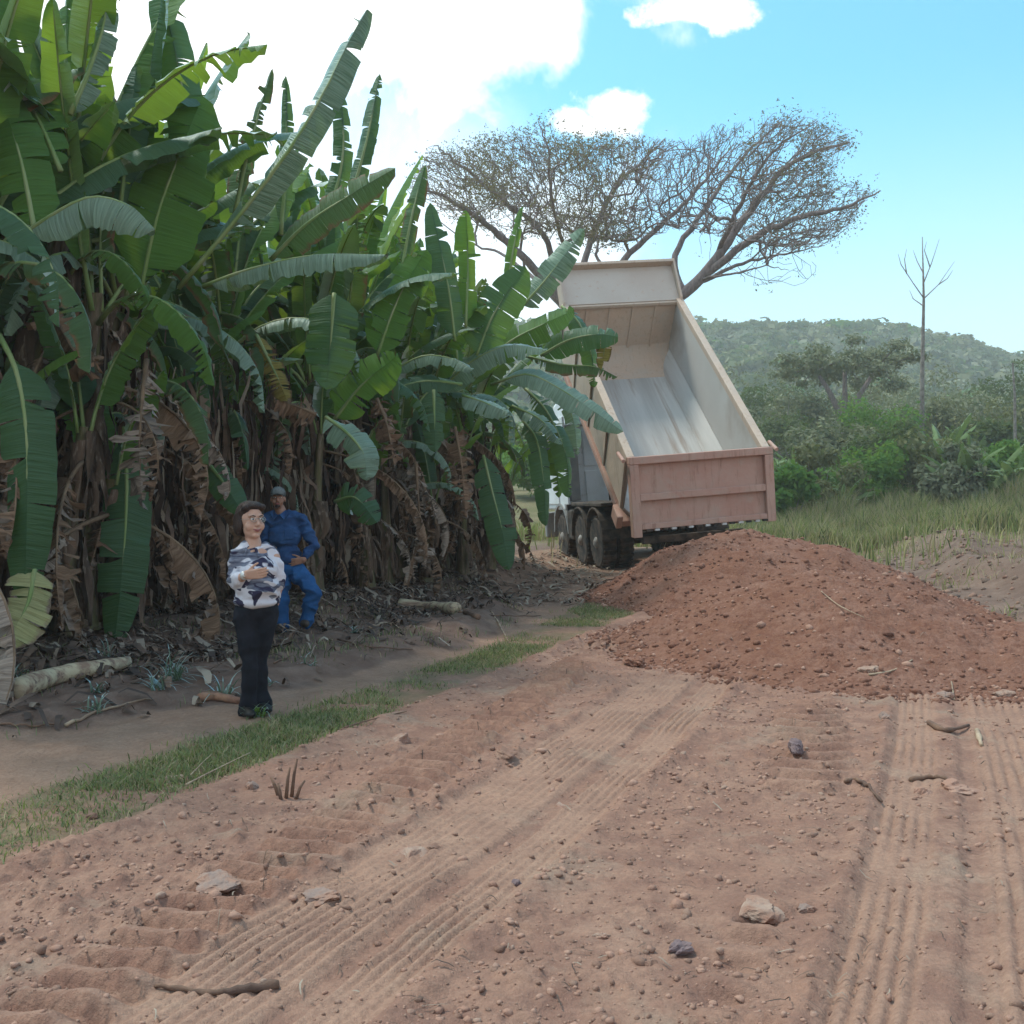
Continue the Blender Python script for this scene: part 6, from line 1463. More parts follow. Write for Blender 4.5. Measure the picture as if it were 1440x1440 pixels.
# tall grass of the field edge
def grass_patch(name, xs, ys, hs, w, mats, rs, zf, lean=0.35, probs=None):
    n = len(xs); zs = zf(xs, ys) - 0.01; a = rs.rand(n) * 6.28; la = rs.rand(n) * 6.28; ln = rs.rand(n) * lean * hs
    dx, dy = np.cos(a) * w * 0.5, np.sin(a) * w * 0.5
    b1 = np.stack([xs - dx, ys - dy, zs], -1); b2 = np.stack([xs + dx, ys + dy, zs], -1)
    mx, my = xs + np.cos(la) * ln * 0.35, ys + np.sin(la) * ln * 0.35
    m1 = np.stack([mx - dx * 0.8, my - dy * 0.8, zs + hs * 0.6], -1); m2 = np.stack([mx + dx * 0.8, my + dy * 0.8, zs + hs * 0.6], -1)
    tp = np.stack([xs + np.cos(la) * ln, ys + np.sin(la) * ln, zs + hs * rs.uniform(0.85, 1.0, n)], -1)
    v = np.stack([b1, b2, m2, m1, tp], 1).reshape(-1, 3); k = np.arange(n)[:, None] * 5
    q = np.concatenate([k + np.array([[0, 1, 2]]), k + np.array([[0, 2, 3]]), k + np.array([[3, 2, 4]])])
    fm = np.tile(rs.choice(len(mats), n, p=probs), 3)
    return put(name, np_mesh(name, v, q, mats, True, fmat=fm))
G_GREEN = foliage('grass_green', (0.19, 0.22, 0.075), (0.25, 0.265, 0.10), (0.26, 0.31, 0.08))
G_DRY = foliage('grass_straw', (0.36, 0.30, 0.17), (0.45, 0.375, 0.23), (0.25, 0.2, 0.09))
G_DARK = foliage('grass_dark', (0.065, 0.085, 0.035), (0.09, 0.11, 0.045), (0.12, 0.16, 0.05))
G_SEED = foliage('grass_seedheads', (0.37, 0.335, 0.14), (0.46, 0.40, 0.19), (0.26, 0.24, 0.09))
rs = np.random.RandomState(9)
n = 210000
y = 24 + 44 * rs.rand(n) ** 1.1; x = y * rs.uniform(0.14, 0.62, n)
e = 33 - np.maximum(0, x - 9) * 0.05 + 3.5 * fbm(x * 0.3, y * 0.3, 3, 33) + 2 * sstep(0.34, 0.5, x / y)
k = (y > e) | (rs.rand(n) < 0.02)
k &= (fbm(x * 0.5, y * 0.5, 3, 8) + 0.5 > 0.30 * rs.rand(n) + 0.12)
x, y = x[k], y[k]
hg = (0.30 + 0.75 * rs.rand(len(x))) * (0.5 + 0.9 * (fbm(x * 0.35, y * 0.35, 3, 18) + 0.5)) * (0.8 + 0.8 * sstep(34, 50, y)) * (0.55 + 1.0 * (vnoise(x * 1.3, y * 0.9, 5)))
tag(grass_patch('tall_grass', x, y, hg, 0.030, (G_GREEN, G_DRY, G_SEED, G_DARK), rs, lambda a, b: macro(a, b), 0.6, [0.28, 0.28, 0.30, 0.14]), 'tall grass gone to seed along the field edge', kind='stuff')
n = 16000
y = 22 + 34 * rs.rand(n); x = rs.uniform(-3.5, 5.5, n); k = (x > far_left(GROVE, y) - 3) & ((y > 30 + 3 * fbm(x, y, 3, 2)) | (rs.rand(n) < .04)); x, y = x[k], y[k]
tag(grass_patch('wild_grass', x, y, 0.2 + 0.5 * rs.rand(len(x)), 0.04, (G_GREEN, G_DRY), rs, lambda a, b: macro(a, b), 0.5, [0.55, 0.45]), 'sunlit wild grass beyond the truck', kind='stuff')

# ------------------------------------------------------------------ the big spreading tree behind the truck
TD = 46.0
LIMBS = [   # u, v, metres ahead ; thickness at start
    ([(868, 720, 46), (862, 600, 46), (856, 520, 46)], 1.05),
    ([(856, 520, 46), (800, 440, 46), (745, 372, 45), (690, 320, 44), (640, 285, 42), (590, 262, 41)], 0.50),
    ([(800, 440, 46), (835, 330, 47), (865, 265, 47), (905, 225, 48), (935, 195, 49)], 0.33),
    ([(780, 410, 46), (765, 330, 45), (705, 280, 44), (640, 225, 43), (610, 205, 43)], 0.28),
    ([(812, 392, 46), (790, 340, 44), (775, 270, 42), (770, 210, 41), (757, 172, 41)], 0.22),
    ([(856, 520, 46), (860, 420, 47), (842, 370, 47), (838, 335, 48), (820, 290, 49)], 0.26),
    ([(858, 500, 46), (870, 380, 46), (930, 318, 46), (985, 262, 47), (1030, 205, 48)], 0.36),
    ([(870, 540, 46), (930, 440, 46), (985, 392, 46), (1030, 330, 46), (1075, 270, 46), (1120, 225, 46), (1195, 200, 45)], 0.62),
    ([(985, 392, 46), (1060, 335, 45), (1130, 305, 44), (1190, 290, 43), (1238, 268, 43)], 0.36),
    ([(968, 405, 46), (1040, 372, 47), (1100, 358, 48), (1160, 345, 49)], 0.20),
    ([(960, 410, 46), (950, 360, 47), (1000, 280, 48), (1050, 215, 49), (1100, 170, 50)], 0.34),
    ([(1010, 355, 46), (1050, 270, 44), (1090, 210, 43), (1150, 170, 42)], 0.22),
    ([(800, 440, 46), (760, 400, 49), (710, 360, 51), (660, 340, 52), (600, 300, 53)], 0.24),
    ([(985, 392, 46), (1030, 385, 44), (1075, 375, 43), (1110, 380, 42)], 0.12),
]
root = empty('spreading_tree', at_px(868, TD, 0.2)); tag(root, 'huge nearly bare spreading tree rising behind the truck, lacy flat crown', 'tree')
nodes, par, fixed = [], [], []
kd_pts = []
inv = Matrix.Translation(root.location).inverted()
for li, (pts, th) in enumerate(LIMBS):
    ln = smooth_line([P(*p) for p in pts], max(8, len(pts) * 5))
    taper = [th * (1 - 0.86 * (i / (len(ln) - 1))) * 0.50 for i in range(len(ln))]
    if li == 0: taper = [th * (1.15 - 0.25 * i / (len(ln) - 1)) * 0.75 for i in range(len(ln))]
    jr = random.Random(li)
    ln = [p + Vector((jr.gauss(0, .03), jr.gauss(0, .05), jr.gauss(0, .03))) if 0 < i < len(ln) - 1 else p for i, p in enumerate(ln)]
    b = MB(inv); b.tube(ln, taper, 8); b.build('trunk' if li == 0 else 'limb', BARK, root, smooth=True)
    prev = -1
    for i, p in enumerate(ln):
        if li == 0: continue
        nodes.append(p); par.append(prev); fixed.append(True); prev = len(nodes) - 1
OUT = [(565, 262), (600, 205), (650, 205), (700, 188), (745, 178), (770, 165), (800, 195), (850, 195), (905, 188), (960, 195), (1010, 172), (1060, 168), (1105, 155), (1160, 168), (1205, 195), (1175, 230), (1215, 262), (1238, 268), (1205, 300), (1190, 330), (1140, 350), (1090, 352), (1050, 340), (1000, 330), (950, 325), (900, 335), (860, 345), (800, 330), (750, 330), (700, 330), (660, 315), (610, 290)]
def inside(u, v):
    c = False; j = len(OUT) - 1
    for i in range(len(OUT)):
        (x1, y1), (x2, y2) = OUT[i], OUT[j]
        if (y1 > v) != (y2 > v) and u < (x2 - x1) * (v - y1) / (y2 - y1) + x1: c = not c
        j = i
    return c
tr = random.Random(77)
targets = []
while len(targets) < 5200:
    u, v = tr.uniform(555, 1240), tr.uniform(150, 385)
    if inside(u, v) and fbm(np.array([u / 45.0]), np.array([v / 30.0]), 2, 3)[0] > tr.uniform(-0.34, 0.02): targets.append(P(u, v, TD + tr.gauss(0, 3.6)))
for _ in range(800):
    u, v = tr.uniform(820, 1010), tr.uniform(188, 345)
    if inside(u, v): targets.append(P(u, v, TD + tr.gauss(0, 3.2)))
for _ in range(60):
    targets.append(P(tr.uniform(985, 1150), tr.uniform(340, 400), TD + tr.gauss(0, 2.5)))
def build_kd():
    kd = kdtree.KDTree(len(nodes))
    for i, p in enumerate(nodes): kd.insert(p, i)
    kd.balance(); return kd
TBASE = P(880, 470, TD)
kd = build_kd()
targets.sort(key=lambda p: kd.find(p)[2] + tr.random() * 1.2)
children_dir = {}
tips = []
for bi in range(0, len(targets), 90):
    kd = build_kd()
    for tp in targets[bi:bi + 90]:
        co, i0, dist = kd.find(tp.lerp(TBASE, 0.045))
        if dist < 0.16: continue
        p0 = nodes[i0]; d0 = (p0 - nodes[par[i0]]).normalized() if par[i0] >= 0 else Vector((0, 0, 1))
        k = max(2, int(dist / 0.34)); prev = i0
        for s in range(1, k + 1):
            f = s / k
            q = p0.lerp(tp, f) + d0 * dist * 0.42 * f * (1 - f) + Vector((tr.gauss(0, .045), tr.gauss(0, .045), tr.gauss(0, .045)))
            nodes.append(q); par.append(prev); fixed.append(False); prev = len(nodes) - 1
        tips.append(prev)
N = len(nodes); rad2 = [0.0] * N
for i in range(N - 1, -1, -1):
    if rad2[i] == 0: rad2[i] = 0.0085 ** 2.3
    if par[i] >= 0 and not fixed[i]: rad2[par[i]] += rad2[i]
NP = np.array([p[:] for p in nodes]) - np.array(root.location[:]); RR = np.clip(np.array(rad2) ** (1 / 2.3), 0.0085, 0.14)
seg = np.array([i for i in range(N) if par[i] >= 0 and not fixed[i]]); pa = np.array([par[i] for i in seg])
A, B = NP[pa], NP[seg]; t_ = B - A; t_ /= np.maximum(np.linalg.norm(t_, axis=1), 1e-6)[:, None]
up = np.where(np.abs(t_[:, 2:3]) > 0.9, np.array([[1.0, 0, 0]]), np.array([[0, 0, 1.0]])); uu = np.cross(t_, up); uu /= np.linalg.norm(uu, axis=1)[:, None]; ww = np.cross(t_, uu)
ra = np.minimum(RR[pa], RR[seg] * 1.6); ring = []
for base_, r_ in ((A, ra), (B, RR[seg])):
    for k in range(4):
        an = k * math.pi / 2; ring.append(base_ + (uu * math.cos(an) + ww * math.sin(an)) * r_[:, None])
Vt = np.stack(ring, 1).reshape(-1, 3); kk = np.arange(len(seg))[:, None] * 8
Ft = np.concatenate([kk + np.array([[j, (j + 1) % 4, 4 + (j + 1) % 4, 4 + j]]) for j in range(4)])
tw = put('twigs', np_mesh('twigs', Vt, Ft, (BARK,), True), root); tw['kind'] = 'stuff'
# sparse feathery leaf sprays at the twig ends
rs = np.random.RandomState(12)
tipp = NP[np.array(tips)]
dens = fbm(tipp[:, 0] * 0.25, tipp[:, 2] * 0.35 + tipp[:, 1] * 0.2, 3, 55)
cnt = np.where(dens > 0.10, 9, np.where(dens > 0.0, 2, 0))
cen = np.repeat(tipp, cnt, axis=0) + rs.normal(size=(cnt.sum(), 3)) * 0.22
v, f = quads_cloud(cen, np.full(len(cen), 0.12), len(cen) * 3, 0.04, rs, 0.8, 0.2, 0.5)
cr = put('foliage', np_mesh('foliage', v, f, (F_RAIN,), False), root); cr['kind'] = 'stuff'
print('tree nodes', N)
# ------------------------------------------------------------------ the grass strip and what lies about
rs = np.random.RandomState(31)
n = 150000
y = 3.2 + 13.5 * rs.rand(n) ** 1.15; gl_, gr_ = far_left(GR_L, y), far_left(GR_R, y)
x = gl_ - 0.25 + (gr_ - gl_ + 0.35) * rs.rand(n)
edge = np.minimum(x - gl_, gr_ - x) / 0.25
dn = fbm(x * 1.1, y * 1.1, 4, 66) + 0.5
k = (rs.rand(n) < np.clip(edge + 0.25, 0.02, 1)) & (dn > 0.40 + 0.16 * rs.rand(n)) & (rs.rand(n) < 1.15 - y / 26) & (x > -0.5 * y - 0.2)
bare = (fbm(x * 0.45, y * 0.45, 2, 12) + 0.5); k &= (bare > 0.43 - 0.02 * np.maximum(y - 7, 0)) | (rs.rand(n) < 0.25)
x, y = x[k], y[k]
G_STRIP = foliage('strip_grass', (0.19, 0.225, 0.105), (0.26, 0.295, 0.155), (0.20, 0.25, 0.09))
hg = (0.018 + 0.045 * rs.rand(len(x)) ** 1.8) * (0.7 + 0.8 * (fbm(x * 0.8, y * 0.8, 3, 67) + 0.5))
tag(grass_patch('verge_grass', x, y, hg, 0.0075, (G_STRIP, G_GREEN, G_DRY, G_DARK), rs, height, 1.3, [0.40, 0.20, 0.26, 0.14]), 'strip of short matted grass between the path and the dirt road', kind='stuff')
# scattered sprigs on the path, litter zone and the right bank
n = 9000; y = 5 + 14 * rs.rand(n); x = far_left(GROVE, y) + 0.2 + 3.0 * rs.rand(n); k = (x < far_left(PATHL, y)) & (fbm(x * 0.9, y * 0.9, 3, 5) > 0.08) & (x > -0.5 * y); x, y = x[k], y[k]
tag(grass_patch('path_weeds', x, y, 0.03 + 0.08 * rs.rand(len(x)), 0.008, (G_STRIP, G_DARK, G_DRY), rs, height, 0.8, [0.4, 0.4, 0.2]), 'sparse low weeds along the foot of the grove', kind='stuff')
n = 12000; y = 13 + 20 * rs.rand(n); x = rs.uniform(5, 18, n); k = (x > 5.4 + 0.05 * (y - 12)) & (x < 0.5 * y + 0.5) & (fbm(x * 0.7, y * 0.7, 3, 25) > -0.02); x, y = x[k], y[k]
tag(grass_patch('bank_stubble', x, y, 0.05 + 0.16 * rs.rand(len(x)), 0.018, (G_DRY, G_DRY, G_GREEN), rs, height, 1.4, [0.45, 0.35, 0.20]), 'dry straw and stubble on the bank beside the field', kind='stuff')

LIT1 = worn('litter_brown', (0.18, 0.115, 0.080), (0.095, 0.060, 0.045), 4, 0.9, 0.2); LIT2 = worn('litter_pale', (0.33, 0.265, 0.20), (0.22, 0.165, 0.125), 4, 0.9, 0.2); LIT3 = worn('litter_dark', (0.075, 0.050, 0.040), (0.04, 0.027, 0.022), 4, 0.9, 0.2)
def strips(name, xs, ys, ln, wd, mats, rs, probs, lift=0.02, curl=0.05, stand=0.0):
    n = len(xs); a = rs.rand(n) * 6.28; bend = rs.normal(size=n) * 0.7; S = 5; V = []
    px_, py_ = xs.copy(), ys.copy(); hh = rs.rand(n) * lift; tw = rs.rand(n) * 0.8
    for i in range(S):
        f = i / (S - 1); z = surf(px_, py_) + 0.012 + hh * math.sin(math.pi * f) + curl * rs.rand(n) * f * ln + stand * f * ln
        w_ = wd * (0.35 + 0.65 * math.sin(math.pi * (0.15 + 0.75 * f)))
        nx_, ny_ = -np.sin(a) * w_, np.cos(a) * w_
        V.append(np.stack([px_ - nx_, py_ - ny_, z + w_ * tw * 0.6], -1)); V.append(np.stack([px_ + nx_, py_ + ny_, z - 0 * w_], -1))
        px_ = px_ + np.cos(a) * ln / (S - 1); py_ = py_ + np.sin(a) * ln / (S - 1); a = a + bend / S
    v = np.stack(V, 1).reshape(-1, 3); k = np.arange(n)[:, None] * (2 * S)
    f = np.concatenate([k + np.array([[2 * i, 2 * i + 1, 2 * i + 3, 2 * i + 2]]) for i in range(S - 1)])
    return put(name, np_mesh(name, v, f, mats, True, fmat=np.tile(rs.choice(len(mats), n, p=probs), S - 1)))
n = 15000; y = 6.5 + 16 * rs.rand(n); x = far_left(GROVE, y) - 3.0 + 6.2 * rs.rand(n) ** 0.9
k = (x > -0.52 * y) & (x < far_left(PATHL, y) + 0.05) & (rs.rand(n) < 1.15 * sstep(2.6, 0.3, x - far_left(GROVE, y)) * (0.35 + 1.3 * sstep(-0.12, 0.2, fbm(x * 1.1, y * 1.1, 3, 17))) + 0.04); x, y = x[k], y[k]
tag(strips('leaf_litter', x, y, 0.06 + 0.38 * rs.rand(len(x)) ** 2, 0.006 + 0.032 * rs.rand(len(x)) ** 2, (LIT1, LIT2, LIT3), rs, [0.45, 0.2, 0.35], 0.06, 0.25), 'shredded dry banana leaves littering the foot of the grove', kind='stuff')
n = 900; y = 16 + 9 * rs.rand(n); x = far_left(GROVE, y) + 0.2 + 3 * rs.rand(n); x, y = x[x < 1.9], y[x < 1.9]
tag(strips('path_litter', x, y, 0.08 + 0.3 * rs.rand(len(x)), 0.01 + 0.02 * rs.rand(len(x)), (LIT1, LIT2), rs, [0.5, 0.5], 0.05, 0.15), 'straw coloured scraps on the track beside the truck', kind='stuff')
# shreds hanging in front of the stems
n = 3800; ys_ = 8.3 + 13.2 * rs.rand(n); xs_ = far_left(GROVE, ys_) + 0.15 - 2.0 * rs.rand(n) ** 1.2; k = (xs_ > -0.53 * ys_) & (vnoise(ys_ * 2.3, xs_ * 1.0, 19) > 0.28); xs_, ys_ = xs_[k], ys_[k]; n = len(xs_)
k2 = (np.hypot(xs_ - woman.location.x, ys_ - woman.location.y) > 0.7) & (np.hypot(xs_ - man.location.x, ys_ - man.location.y) > 0.55); xs_, ys_ = xs_[k2], ys_[k2]; n = len(xs_)
g0 = surf(xs_, ys_); ln = 0.25 + 1.25 * rs.rand(n) ** 1.4; top = g0 + 0.25 + ln * 0.8 + 2.1 * rs.rand(n) ** 1.5; wd = 0.010 + 0.032 * rs.rand(n) ** 2
a = rs.rand(n) * 6.28; V = []; S = 7; cx, cy_ = xs_.copy(), ys_.copy(); z = top.copy()
for i in range(S):
    f = i / (S - 1); w_ = wd * (0.4 + 0.9 * math.sin(math.pi * (0.1 + 0.8 * f))) * rs.uniform(0.6, 1.3, n); a = a + rs.normal(size=n) * 0.5
    z = np.maximum(z, g0 + 0.015)
    V.append(np.stack([cx - np.cos(a) * w_, cy_ - np.sin(a) * w_, z], -1)); V.append(np.stack([cx + np.cos(a) * w_, cy_ + np.sin(a) * w_, z + 0.3 * w_], -1))
    cx = cx + rs.normal(size=n) * 0.030; cy_ = cy_ + rs.normal(size=n) * 0.030; z = z - ln / (S - 1)
v = np.stack(V, 1).reshape(-1, 3); k = np.arange(n)[:, None] * (2 * S); f = np.concatenate([k + np.array([[2 * i, 2 * i + 1, 2 * i + 3, 2 * i + 2]]) for i in range(S - 1)])
sh = put('hanging_shreds', np_mesh('hanging_shreds', v, f, (LIT1, LIT2, LIT3), True, fmat=np.tile(rs.choice(3, n, p=[0.45, 0.2, 0.35]), S - 1)))
tag(sh, 'brown shreds of dead leaf hanging between the banana stems', kind='stuff')
# straw bits and roots on the road
n = 500; y = 2.8 + 8 * rs.rand(n) ** 1.3; x = rs.uniform(-.5, .5, n) * y; k = x > far_left(GR_R, y); x, y = x[k], y[k]
tag(strips('straw_bits', x, y, 0.02 + 0.07 * rs.rand(len(x)), 0.0015 + 0.002 * rs.rand(len(x)), (LIT1, LIT2, LIT3), rs, [0.4, 0.3, 0.3], 0.01, 0.1), 'bits of straw and root trodden into the road', kind='stuff')

PALESTEM = worn('felled_stem', (0.46, 0.38, 0.25), (0.25, 0.155, 0.105), 3, 0.8, 0.3, 22, stretch=(0.6, 4, 4), c3=(0.13, 0.09, 0.07), c3lo=0.56, c3hi=0.66, c3scale=6)
WOODB = worn('brown_wood', (0.20, 0.115, 0.075), (0.10, 0.06, 0.045), 5, 0.9, 0.4, 30, stretch=(1, 1, 1)); WOODP = worn('pale_wood', (0.42, 0.31, 0.21), (0.24, 0.16, 0.11), 5, 0.9, 0.4, 30)
DKROCK = worn('purplish_stone', (0.155, 0.105, 0.105), (0.22, 0.15, 0.14), 10, 0.85, 0.3, 60)
def stick(name, label, cat, pix, r0, r1, mat, lift=0.0, group=None, knob=0.12, n=6, jag=0.0):
    pts = [on_ground(u, v) for u, v in pix]; r = random.Random(hash(label) % 999 if False else len(label) * 7)
    pts = smooth_line(pts, max(6, 4 * len(pts)))
    base = pts[0].copy(); root_loc = base
    b = MB(Matrix.Translation(-root_loc))
    for p in pts: p.z += r0 * 0.7 + lift
    rr = [(r0 + (r1 - r0) * i / (len(pts) - 1)) * (1 + r.uniform(-knob, knob)) for i in range(len(pts))]
    b.tube([p + Vector((0, 0, r.uniform(-jag, jag))) for p in pts], rr, n)
    o = b.build(name, mat, None, True); o.location = root_loc
    return tag(o, label, cat, group)
fs = stick('felled_banana_stem', 'felled pale yellowish banana stem lying on the litter at the left, end splayed', 'felled stem', [(18, 982), (75, 962), (130, 950), (178, 942)], 0.085, 0.055, PALESTEM, n=14, knob=0.05)
for i in range(7):
    b = MB(); a = i * 0.9; b.tube([(0.02, 0.04 * math.cos(a), 0.06 + 0.06 * math.sin(a)), (-0.12, 0.07 * math.cos(a), 0.05 + 0.07 * math.sin(a)), (-0.24 - 0.04 * (i % 3), 0.10 * math.cos(a) - 0.05, 0.02 + 0.05 * abs(math.sin(a)))], [0.03, 0.024, 0.006], 5); b.build('torn_sheath', LIT1 if i % 2 else LIT2, fs, True)
stick('cut_log', 'short cut log with pale end lying at the edge of the grove', 'log', [(562, 856), (600, 860), (642, 862)], 0.085, 0.075, PALESTEM, n=12)
stick('cut_log', 'broken brown piece of wood beside the cut log', 'log', [(655, 864), (672, 872)], 0.05, 0.04, WOODB, n=8)
stick('split_wood', 'reddish split stem piece on the path to the left of the woman', 'wood', [(280, 985), (305, 984), (336, 990)], 0.035, 0.03, worn('reddish_wood', (0.36, 0.19, 0.115), (0.20, 0.10, 0.07), 6, 0.85, 0.3), n=8)
stick('split_wood', 'second split stem piece lying just behind the reddish one', 'wood', [(285, 978), (315, 977), (330, 981)], 0.022, 0.014, WOODB, n=6)
G1 = 'dry sticks lying at the foot of the grove'
for i, (pix, r0, lab) in enumerate((
    ([(475, 902), (520, 912), (580, 915)], 0.012, 'thin dry stick right of the man in blue'),
    ([(492, 842), (530, 858), (560, 868)], 0.012, 'slanting dry stick in front of the cut log'),
    ([(0, 1020), (40, 1024), (85, 1020)], 0.010, 'dry stick below the felled stem at the left edge'),
    ([(92, 1024), (150, 1000), (215, 985)], 0.014, 'long slanting dry stick under the felled stem'),
    ([(645, 862), (700, 868), (760, 868)], 0.012, 'long thin stick running right from the cut log'),
    ([(690, 860), (702, 880), (715, 905)], 0.012, 'dry stick pointing down from the greenish branch'),
    ([(385, 935), (410, 925)], 0.009, 'pale short stick just right of the woman'),
    ([(520, 885), (545, 878), (560, 885)], 0.018, 'pale curved scrap of stem between man and log'))):
    stick('dry_stick', lab, 'stick', pix, r0, r0 * 0.5, WOODP if i % 2 else WOODB, lift=0.01, group=G1, jag=0.01)
stick('rope_like_stem', 'long brown frayed stem lying across the tyre tracks near the bottom', 'stem', [(218, 1388), (262, 1394), (300, 1398), (345, 1393), (392, 1388)], 0.008, 0.017, WOODB, knob=0.35, n=7, jag=0.003)
stick('dry_stalk', 'long straw coloured stalk slanting out of the verge grass', 'stalk', [(262, 1112), (300, 1092), (352, 1066)], 0.006, 0.003, WOODP, lift=0.03)
stick('dry_stalk', 'short straw stalk beside the long slanting one', 'stalk', [(268, 1098), (285, 1080), (298, 1068)], 0.004, 0.002, WOODP, lift=0.03)
stick('dry_stalk', 'straw stalk along the upper edge of the verge by the soil', 'stalk', [(484, 1026), (525, 1014), (572, 1003)], 0.006, 0.004, WOODB, lift=0.01)
stick('root_piece', 'curved dark root piece on the upper right of the road', 'root', [(1306, 1019), (1330, 1030), (1362, 1023)], 0.022, 0.010, WOODB, knob=0.3, n=7)
stick('root_piece', 'pale broken stem piece standing near the right soil edge', 'root', [(1374, 1030), (1380, 1050)], 0.018, 0.014, WOODP, knob=0.3, n=7)
stick('root_piece', 'tangled dark root between the lugged track and the right ruts', 'root', [(1188, 1102), (1205, 1098), (1222, 1108), (1240, 1132)], 0.012, 0.008, WOODB, knob=0.4, n=6, jag=0.01)
stick('root_piece', 'brown root flake across the right hand ruts', 'root', [(1280, 1100), (1310, 1095), (1340, 1100)], 0.016, 0.008, WOODB, knob=0.4, n=6, jag=0.004)
stick('heap_twig', 'pale twig lying on the front slope of the near soil heap', 'twig', [(1222, 950), (1255, 944), (1283, 929)], 0.010, 0.006, WOODP)
stick('heap_twig', 'dark twig sticking from the foot of the heap on the right', 'twig', [(1338, 960), (1342, 985)], 0.008, 0.005, WOODP)
stick('heap_twig', 'thin stalk across the top of the near soil heap', 'twig', [(1155, 835), (1180, 855), (1215, 872)], 0.006, 0.004, WOODP, lift=0.02)
# dead stubs near the verge
sroot = on_ground(402, 1122); b = MB(Matrix.Translation(-sroot))
for dx, dy, h_, ln_ in ((0, 0, 0.16, 0.02), (0.025, 0.02, 0.20, 0.03), (-0.04, 0.03, 0.10, -0.05), (0.05, 0.0, 0.09, 0.05), (-0.02, -0.02, 0.08, -0.02)):
    b.tube([sroot + Vector((dx, dy, -0.02)), sroot + Vector((dx + ln_ * 0.5, dy, h_ * 0.6)), sroot + Vector((dx + ln_, dy + 0.01, h_))], [0.011, 0.009, 0.005], 6)
o = b.build('dead_stub', WOODB, None, True); o.location = sroot; tag(o, 'cluster of dead brown stubs poking from the soil by the verge', 'stub')

def big_rock(u, v, wpx, label, mat, flat=0.6, sink=0.3, seed=0, cat='stone'):
    p = on_ground(u, v); s = wpx / FPX * p.y / 2
    bm = bmesh.new(); bmesh.ops.create_icosphere(bm, subdivisions=4, radius=1); r = random.Random(seed)
    pl = [(Vector((r.gauss(0, 1), r.gauss(0, 1), r.gauss(0, 1))).normalized(), r.uniform(0.5, 0.9)) for _ in range(11)]
    for w_ in bm.verts:
        for n_, d_ in pl:
            k_ = w_.co.dot(n_)
            if k_ > d_: w_.co -= n_ * (k_ - d_) * 0.9
        w_.co *= 1 + float(fbm(np.array([w_.co.x * 3 + seed]), np.array([w_.co.y * 3 + w_.co.z * 2]), 4, seed)[0]) * 0.8
        w_.co = Vector((w_.co.x * 1.15, w_.co.y * 0.9, w_.co.z * flat)) * s
    me = bpy.data.meshes.new('stone'); bm.to_mesh(me); bm.free(); me.materials.append(mat)
    o = put('stone' if cat == 'stone' else 'soil_clod', me, None, (p.x, p.y, p.z + s * flat * (0.85 - 2 * sink)), (0, 0, r.uniform(0, 6.28)))
    return tag(o, label, cat, 'stones and clods on the road')
big_rock(1119, 1058, 34, 'angular purplish stone lying alone in the middle of the road', DKROCK, 0.65, 0.1, 1)
big_rock(955, 1340, 40, 'smooth flat purplish stone nearest the camera', DKROCK, 0.5, 0.15, 2)
big_rock(1064, 1276, 66, 'big pale clod heaved up behind the dark hole', STONEG, 0.53, 0.60, 3, 'soil clod')
big_rock(308, 1238, 70, 'flat grey stone pressed into the road left of the ribbed tracks', STONE, 0.38, 0.64, 4)
big_rock(455, 1256, 64, 'grey broken stone on the edge of the ribbed tracks', STONE, 0.43, 0.64, 5)
big_rock(186, 1291, 42, 'rounded dark clod among the lug marks at lower left', CLOD2, 0.69, 0.50, 6, 'soil clod')
big_rock(583, 1196, 60, 'pale dusty stone squashed into the ribbed tracks', STONEG, 0.33, 0.65, 7)
big_rock(610, 1192, 22, 'dark lump at the right end of the pale squashed stone', CLOD2, 0.62, 0.50, 17, 'soil clod')
big_rock(790, 1134, 26, 'small whitish stone on the ridge of the ribbed track', STONEG, 0.50, 0.55, 8)
big_rock(563, 1042, 36, 'pinkish stone at the top of the verge side crumbs', STONEG, 0.62, 0.45, 9)
big_rock(356, 1108, 22, 'small grey stone beside the dead stubs', STONE, 0.75, 0.40, 10)
big_rock(728, 1246, 16, 'small dark pebble right of the ribbed track', DKROCK, 0.7, 0.1, 11)
big_rock(1345, 1108, 52, 'reddish flat clod across the right hand ruts', CLOD, 0.44, 0.50, 12, 'soil clod')
big_rock(1298, 1115, 28, 'reddish lump left of the flat clod on the ruts', CLOD, 0.62, 0.50, 13, 'soil clod')
big_rock(710, 1060, 36, 'dark broken lump between the lug marks and ribbed tracks', CLOD2, 0.44, 0.45, 14, 'soil clod')
big_rock(1135, 1277, 30, 'small grey flat stone right of the hole', STONE, 0.50, 0.55, 15)
big_rock(845, 1318, 22, 'small pale stone in the crumbs left of the hole', STONEG, 0.62, 0.50, 16)
big_rock(1222, 944, 26, 'pale stone lying on the foot of the near heap', STONEG, 0.62, 0.40, 18)
big_rock(1412, 978, 26, 'pale stone at the right end of the heap foot', STONEG, 0.62, 0.40, 19)
big_rock(1325, 978, 24, 'brown stone at the foot of the heap', STONE, 0.62, 0.40, 20)
big_rock(895, 935, 40, 'large clod at the left toe of the near heap', CLODR, 0.5, 0.25, 21, 'soil clod')
big_rock(915, 1355, 18, 'little brown clod left of the smooth flat stone', CLOD2, 0.75, 0.40, 22, 'soil clod')
big_rock(1243, 1008, 20, 'tiny angular stone below the heap foot', STONE, 0.75, 0.40, 23)
big_rock(130, 1150, 18, 'small clod on the crumbled lip beside the verge grass', CLOD2, 0.75, 0.40, 24, 'soil clod')
big_rock(215, 1125, 40, 'dark clod in the gap of the verge grass', CLOD2, 0.62, 0.50, 25, 'soil clod')
big_rock(240, 1095, 44, 'pale crumpled root clump at the end of the long stalk', STONEG, 0.38, 0.50, 26, 'soil clod')

